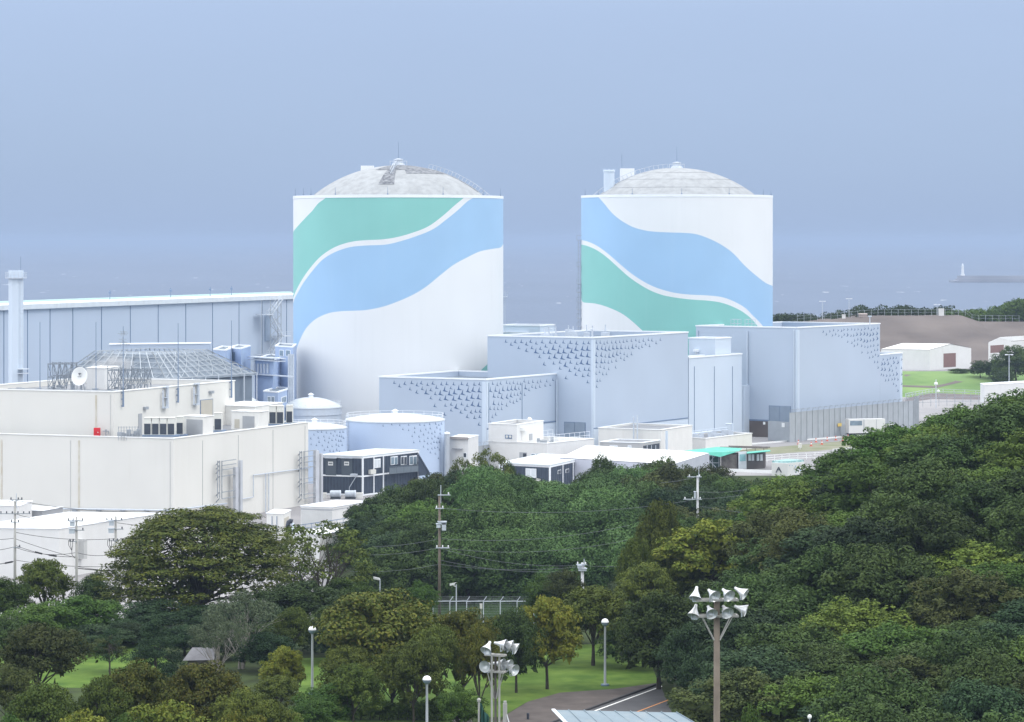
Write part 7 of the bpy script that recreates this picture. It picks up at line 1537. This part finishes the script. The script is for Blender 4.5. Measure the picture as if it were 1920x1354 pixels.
# net post, anchor post with stay wires, metal roof
p = P(898, 1312, 165); o = T('net_post', 'thin grey post with a folded dark green net beside the left floodlight mast', 'post', (p.x, p.y, ground(p.x, p.y))); mb = MB(); mb.tube([(p.x, p.y, ground(p.x, p.y)), p], 0.055, 8); mb.lathe([(0.09, -0.12), (0.12, 0), (0.07, 0.08), (0.02, 0.1)], p, 10); mb.build('post', M_CONC, o)
mb = MB(); g_ = random.Random(3); vs = []
for k in range(9):
    for j in range(6): vs.append((p.x+0.05+0.06*k+0.05*math.sin(j*2+k), p.y+0.1*math.sin(k*2.1), p.z-0.15-j*0.75-(k*0.12 if j else 0.1*k)))
mb.add(vs, [(k*6+j, (k+1)*6+j, (k+1)*6+j+1, k*6+j+1) for k in range(8) for j in range(5)]); mb.build('net', mat('dark_net', (0.03, 0.10, 0.085), 0.9), o)
p = P(947, 1319, 170); o = T('anchor_post', 'stout grey post with two stay wires on the brown path', 'post', (p.x, p.y, ground(p.x, p.y))); mb = MB(); mb.tube([(p.x, p.y, ground(p.x, p.y)), p], 0.13, 10); mb.box(p.x-0.09, p.x+0.09, p.y-0.09, p.y+0.09, p.z, p.z+0.14); mb.build('post', M_CONC, o)
for dx in (3.0, 3.6): mb = MB(); mb.tube([p-Vector((0, 0, 0.3)), (p.x+dx, p.y-2, ground(p.x+dx, p.y-2))], 0.02, 5); mb.build('stay_wire', M_CERAM, o)
Yr_ = 200.0; o = T('shelter_roof', 'pale blue-grey ribbed metal shelter roof at the bottom edge by the road', 'roof', (PX(1170, Yr_), Yr_, ground(8, Yr_))); q0, q1, q2, q3 = P(1037, 1331, Yr_), P(1268, 1336, Yr_+0.6), P(1330, 1372, Yr_-4.5), P(1080, 1376, Yr_-5.5)
def bil(u, v): return q0.lerp(q1, u).lerp(q3.lerp(q2, u), v)
mb = MB(); mb.add([q0, q1, q2, q3], [(0, 1, 2, 3)])
dn = Vector((0, 0, -0.12)); mb.add([q0, q1, q1+dn, q0+dn, q3, q3+dn], [(0, 1, 2, 3), (4, 0, 3, 5)]); mb.build('sheeting', mat('roof_bluegrey', (0.17, 0.225, 0.265), 0.55, 0.0, var=0.06, scale=1.0, streak=0.15), o)
for k in range(9): mb = MB(); u = k/8; mb.bar(bil(u, 0)+Vector((0, 0, 0.03)), bil(u, 1)+Vector((0, 0, 0.03)), 0.05, 0.07); mb.build('rib', mat('roof_bluegrey', (0,0,0)), o)
mb = MB(); mb.bar(q0+Vector((0, 0, 0.03)), q3+Vector((0, 0, 0.03)), 0.22, 0.08); mb.build('verge_trim', M_TRIM, o)
mb = MB()
for (u, v) in ((0.05, 0.1), (0.95, 0.1), (0.05, 0.9), (0.95, 0.9), (0.5, 0.1), (0.5, 0.9)): c_ = bil(u, v); mb.bar((c_.x, c_.y, ground(c_.x, c_.y)), c_, 0.16)
mb.build('support_post', M_JOINT, o)
# ------------------------------------------------------------------ utility poles
def upole(label, px, Y, pytop, arms, r=0.17, trafo=None, m_=M_CONC, tall=None, arm_m=M_STEELL):
    x = PX(px, Y); z0 = ground(x, Y); zt = PZ(pytop, Y); o_ = T('utility_pole', label, 'utility pole', (x, Y, z0), 'utility poles'); mb = MB(); mb.tube([(x, Y, z0-0.5), (x, Y, zt)], [r*1.2, r*0.8], 12); mb.build('pole', m_, o_, smooth=True)
    if tall: mb = MB(); mb.tube([(x+r, Y, zt-0.8), (x+r, Y, PZ(tall, Y))], 0.045, 6); mb.build('top_rod', M_STEELL, o_)
    for (py, l_, r_, n) in arms:
        z_ = PZ(py, Y); mb = MB(); mb.bar((x-l_, Y-r, z_), (x+r_, Y-r, z_), 0.09); mb.build('crossarm', arm_m, o_)
        for k in range(n):
            ix = x-l_+(l_+r_)*(k+0.2)/(n-0.6 if n > 1 else 1); 
            if abs(ix-x) < 0.2: continue
            mb = MB(); mb.lathe([(0.03, 0), (0.09, 0.04), (0.05, 0.1), (0.09, 0.15), (0.05, 0.22), (0.02, 0.26)], (ix, Y-r, z_+0.04), 8); mb.build('insulator', M_DARK if arm_m is M_STEEL else M_CERAM, o_)
    if trafo:
        for (dx, py0, py1, w_) in trafo: mb = MB(); mb.box(x+dx-w_/2, x+dx+w_/2, Y-0.45, Y+0.05, PZ(py1, Y), PZ(py0, Y)); mb.box(x+dx-w_/2-0.06, x+dx+w_/2+0.06, Y-0.5, Y+0.1, PZ(py0, Y), PZ(py0, Y)+0.06); mb.build('switch_box', M_STEELL, o_)
    return o_
UP = {}
upole('leftmost utility pole with dark insulators and a thin top rod, before the warehouse', 28, 335, 940, [(937, 0.5, 0.9, 4), (963, 1.7, 1.8, 6), (979, 0.5, 0.6, 2), (1026, 0.3, 0.7, 2)], 0.16, tall=925, arm_m=M_STEEL)
upole('second utility pole from the left, with a switch box and hanging cables', 143.5, 332, 969, [(976, 1.0, 0.8, 4), (994, 0.2, 0.9, 2), (1015, 0.8, 0.1, 3)], 0.15, [(-0.45, 978, 986, 0.5), (-0.48, 992, 1000, 0.6)], arm_m=M_STEEL)
upole('third utility pole from the left, at the edge of the giant tree', 217, 334, 968, [(975, 1.1, 0.8, 4), (992, 0.2, 0.9, 2), (1014, 0.8, 0.3, 3), (1136, 0.3, 0.6, 2)], 0.15, [(-0.45, 977, 985, 0.5), (-0.48, 991, 999, 0.6)], arm_m=M_STEEL)
upole('tallest weathered utility pole, before the vine-covered mound', 824, 324, 930, [(928, 0.2, 1.2, 2), (953, 0.45, 0.5, 2), (1027, 0.4, 1.1, 3)], 0.15, [(0.5, 980, 994, 0.45), (0.3, 978, 983, 0.9), (-0.1, 982, 989, 0.45)], M_CONCB, tall=910)
upole('pale utility pole with two wide crossarms behind the golden tree', 1308, 370, 892, [(894, 1.3, 0.5, 2), (936, 1.8, 0.5, 3)], 0.16, [(-0.35, 922, 934, 0.2)], mat('pole_pale', (0.50, 0.51, 0.53), 0.6), tall=874)
upole('short stout pale pole with bulky fittings at the right foot of the mound', 1092, 326, 1055, [(1058, 0.7, 0.5, 2), (1068, 0.4, 0.4, 2)], 0.19, [(0.0, 1066, 1070, 0.9), (-0.3, 1060, 1064, 0.5)], mat('pole_pale', (0.50, 0.51, 0.53), 0.6), tall=1048)
for i, px in enumerate((142, 215)):      # looped cables below the switch boxes
    x = PX(px, 332); mb = MB()
    for k in range(3): xx = x-0.75+k*0.22; mb.tube([(xx, 331.7, PZ(1012, 332)), (xx, 331.7, PZ(1022, 332)), (x-0.4, 331.7, PZ(1032, 332)), (x-0.38, 331.7, PZ(1040, 332)), (x-0.05, 331.7, PZ(1046, 332))], 0.03, 5)
    mb.build('drop_cable', M_WIRE, bpy.data.objects['utility_pole.001' if i == 0 else 'utility_pole.002'])
# ------------------------------------------------------------------ wires
def wire(label, a, b_, sag, r=0.022, m_=M_WIRE, group='power lines', sleeve=None):
    a, b_ = P(*a), P(*b_); n = 18; pts = [a.lerp(b_, i/n)-Vector((0, 0, sag*4*(i/n)*(1-i/n))) for i in range(n+1)]; mb = MB(); mb.tube(pts, r, 5)
    o_ = mb.build('power_line', m_); tag(o_, label, 'cable', group)
    for (t, w_) in (sleeve or []):
        i0 = t*n; p0 = pts[int(i0)]; d = (pts[int(i0)+1]-p0).normalized(); mb = MB(); mb.tube([p0, p0+d*w_], 0.10, 8); s_ = mb.build('cable_sleeve', M_WIRE, None); s_.parent = o_
WG = 'wire strung between the utility poles at left'
for (a, b_, sg) in (((28, 938, 335), (330, 958, 350), 0.6), ((28, 963, 335), (143, 976, 332), 0.4), ((143, 977, 332), (217, 976, 334), 0.15), ((217, 980, 334), (560, 985, 345), 0.7), ((28, 1026, 335), (143, 1036, 332), 0.5), ((143, 1036, 332), (217, 1038, 334), 0.3), ((28, 1010, 335), (143, 1046, 332), 0.1),
                    ((28, 998, 335), (217, 1010, 334), 0.4), ((143, 1062, 332), (217, 1070, 334), 0.1), ((28, 1050, 335), (217, 1062, 334), 0.3), ((-40, 950, 335), (28, 937, 335), 0.2), ((-40, 1032, 335), (28, 1025, 335), 0.2), ((-40, 1012, 335), (28, 1009, 335), 0.1), ((217, 1040, 334), (420, 1050, 340), 0.6)):
    wire(WG, a, b_, sg, 0.028)
wire('thick cable with black sleeves right of the leftmost utility pole', (28, 1022, 335), (143, 1044, 332), 0.4, 0.03, sleeve=[(0.34, 0.9), (0.58, 1.0)])
wire('thick cable with black sleeves left of the leftmost utility pole', (-40, 1062, 335), (28, 1052, 335), 0.1, 0.04, sleeve=[(0.75, 0.9)])
wire('heavy dark cable low between the second and third utility poles', (140, 1065, 332), (217, 1071, 334), 0.05, 0.05)
M_WL = mat('wire_grey', (0.14, 0.155, 0.17), 0.6)
WM = 'thin wire crossing before the wooded mound'
for (a, b_, sg) in (((824, 1027, 324), (1180, 1012, 332), 0.9), ((824, 1028, 324), (1092, 1060, 326), 0.7), ((824, 953, 324), (1308, 936, 370), 1.0), ((660, 1040, 322), (824, 1027, 324), 0.3), ((640, 1070, 322), (824, 1058, 324), 0.4), ((824, 1058, 324), (1092, 1062, 326), 0.5), ((1092, 1060, 326), (1200, 1058, 330), 0.2), ((824, 1050, 324), (1092, 1070, 326), 0.6),
                    ((700, 1025, 322), (824, 1010, 324), 0.2), ((824, 1010, 324), (1180, 985, 338), 0.8), ((1308, 936, 370), (1480, 908, 380), 0.4), ((1308, 922, 370), (1400, 918, 374), 0.2), ((1240, 905, 364), (1308, 893, 370), 0.15), ((1308, 948, 370), (1450, 965, 360), 0.2)):
    wire(WM, a, b_, sg, 0.02, M_WL)
# chain-link fence with barbed arms and the camera pole at the mound foot
o = T('chain_fence', 'chain-link fence with angled barbed arms at the foot of the vine-covered mound', 'fence', (PX(830, 320), 320, ground(-8, 320))); pr = None
for k in range(7):
    px = 812+k*31.5; Y = 319+k*0.3; x = PX(px, Y); z0 = ground(x, Y); mb = MB(); zt = PZ(1127, Y); mb.bar((x, Y, z0), (x, Y, zt), 0.10); mb.bar((x, Y, zt), (x+0.35, Y, zt+0.5), 0.07); mb.build('post', M_STEELL, o)
    if pr:
        mb = MB(); mb.bar((pr[0], pr[1], zt), (x, Y, zt), 0.09); mb.build('top_rail', M_STEELL, o)
        mb = MB()
        for j in range(3): mb.bar((pr[0]+0.12*(j+1), pr[1], zt+0.16*(j+1)), (x+0.12*(j+1), Y, zt+0.16*(j+1)), 0.018)
        for j in range(15): t = j/14; mb.bar((pr[0]+(x-pr[0])*t, Y, z0), (pr[0]+(x-pr[0])*t, Y, zt), 0.012)
        for j in range(11): t = j/10; mb.bar((pr[0], Y, z0+(zt-z0)*t), (x, Y, z0+(zt-z0)*t), 0.012)
        mb.build('wire_mesh', M_STEEL, o)
    pr = (x, Y)
p = P(855.5, 1096, 318); z0 = ground(p.x, p.y); o = T('camera_pole', 'thin grey pole with a white security camera behind the chain-link fence', 'camera pole', (p.x, p.y, z0)); mb = MB(); mb.tube([(p.x, p.y, z0), p], 0.06, 8); mb.build('pole', M_STEELL, o)
mb = MB(); mb.obox(p+Vector((-0.42, -0.1, 0.02)), (0.26, -0.05, 0.06), (0.02, 0.1, 0), (0, 0, 0.09)); mb.obox(p+Vector((-0.36, -0.1, 0.14)), (0.34, -0.06, 0.07), (0.03, 0.13, 0), (0, 0, 0.015)); mb.bar(p+Vector((-0.3, 0, -0.12)), p+Vector((0.02, 0, -0.25)), 0.09); mb.build('camera', M_ROOFW, o)
p = P(708, 1085, 312); z0 = ground(p.x, p.y); o = T('camera_pole', 'pole with a white camera half hidden by trees left of the tallest utility pole', 'camera pole', (p.x, p.y, z0)); mb = MB(); mb.tube([(p.x+0.25, p.y, z0), p+Vector((0.25, 0, -0.05))], 0.06, 8); mb.build('pole', M_STEELL, o); mb = MB(); mb.obox(p+Vector((-0.1, -0.1, 0.02)), (0.33, -0.05, -0.07), (0.02, 0.12, 0), (0, 0, 0.11)); mb.build('camera', M_ROOFW, o)
p = P(902, 1141, 317); mb = MB(); mb.box(-0.14, 0.14, -0.1, 0.1, 0, 0.45); mb.box(-0.16, 0.16, -0.12, 0.12, 0.45, 0.5); mb.bar((0, 0, -1.2), (0, 0, 0), 0.06); o = mb.build('meter_box', M_ACW); o.location = p; tag(o, 'tiny cream box on a stake in front of the chain-link fence', 'meter box')
p = P(1518, 1344, 178); z0 = ground(p.x, p.y); o = T('garden_light', 'small bright-topped garden light in the dark hollow of the hillside', 'garden light', (p.x, p.y, z0)); mb = MB(); mb.tube([(p.x, p.y, z0), p], 0.04, 8); mb.build('pole', M_STEEL, o); mb = MB(); mb.lathe([(0.10, -0.1), (0.14, 0.0), (0.1, 0.1), (0.01, 0.15)], p, 12); mb.build('lamp_head', M_ROOFW, o, smooth=True)
# ------------------------------------------------------------------ steam behind the dish
sm = bpy.data.materials.new('steam'); sm.use_nodes = True; N = sm.node_tree.nodes; L = sm.node_tree.links; N.clear(); ou = N.new("ShaderNodeOutputMaterial"); pv = N.new("ShaderNodeVolumePrincipled"); L.new(pv.outputs[0], ou.inputs['Volume'])
pv.inputs['Color'].default_value = (0.95, 0.96, 0.98, 1); t = N.new("ShaderNodeTexCoord"); z = N.new("ShaderNodeTexNoise"); z.inputs['Scale'].default_value = 0.45; z.inputs['Detail'].default_value = 4; L.new(t.outputs['Object'], z.inputs['Vector'])
ln = N.new("ShaderNodeVectorMath"); ln.operation = 'LENGTH'; ms = N.new("ShaderNodeMapping"); ms.inputs['Scale'].default_value = (1/4.6, 1/2.5, 1/2.3); L.new(t.outputs['Object'], ms.inputs[0]); L.new(ms.outputs[0], ln.inputs[0])
k1 = N.new("ShaderNodeMapRange"); k1.inputs['From Min'].default_value = 1.0; k1.inputs['From Max'].default_value = 0.0; L.new(ln.outputs['Value'], k1.inputs['Value']); k2 = N.new("ShaderNodeMapRange"); k2.inputs['From Min'].default_value = 0.42; k2.inputs['From Max'].default_value = 0.68; L.new(z.outputs['Fac'], k2.inputs['Value'])
mu = N.new("ShaderNodeMath"); mu.operation = 'MULTIPLY'; L.new(k1.outputs[0], mu.inputs[0]); L.new(k2.outputs[0], mu.inputs[1]); m2 = N.new("ShaderNodeMath"); m2.operation = 'MULTIPLY'; m2.inputs[1].default_value = 1.6; L.new(mu.outputs[0], m2.inputs[0]); L.new(m2.outputs[0], pv.inputs['Density'])
mb = MB(); mb.lathe([(0.05, -2.3), (2.6, -1.9), (4.2, -0.8), (4.6, 0), (4.2, 0.8), (2.6, 1.9), (0.05, 2.3)], n=16); o = mb.build('steam', sm); o.location = P(206, 686, 500); tag(o, 'wisp of white steam drifting behind the satellite dish', 'steam', kind='stuff')
# ------------------------------------------------------------------ haze
hm = bpy.data.materials.new('haze'); hm.use_nodes = True; N = hm.node_tree.nodes; L = hm.node_tree.links; N.clear(); ou = N.new("ShaderNodeOutputMaterial"); pv = N.new("ShaderNodeVolumePrincipled"); L.new(pv.outputs[0], ou.inputs['Volume'])
pv.inputs['Color'].default_value = (0.42, 0.535, 0.74, 1); pv.inputs['Density'].default_value = 0.00011; pv.inputs['Anisotropy'].default_value = 0.0
mb = MB(); mb.box(-31000, 31000, -400, 46000, -8, 86); o = mb.build('haze', hm); tag(o, 'thin bluish sea haze over the whole scene', 'haze', kind='stuff')
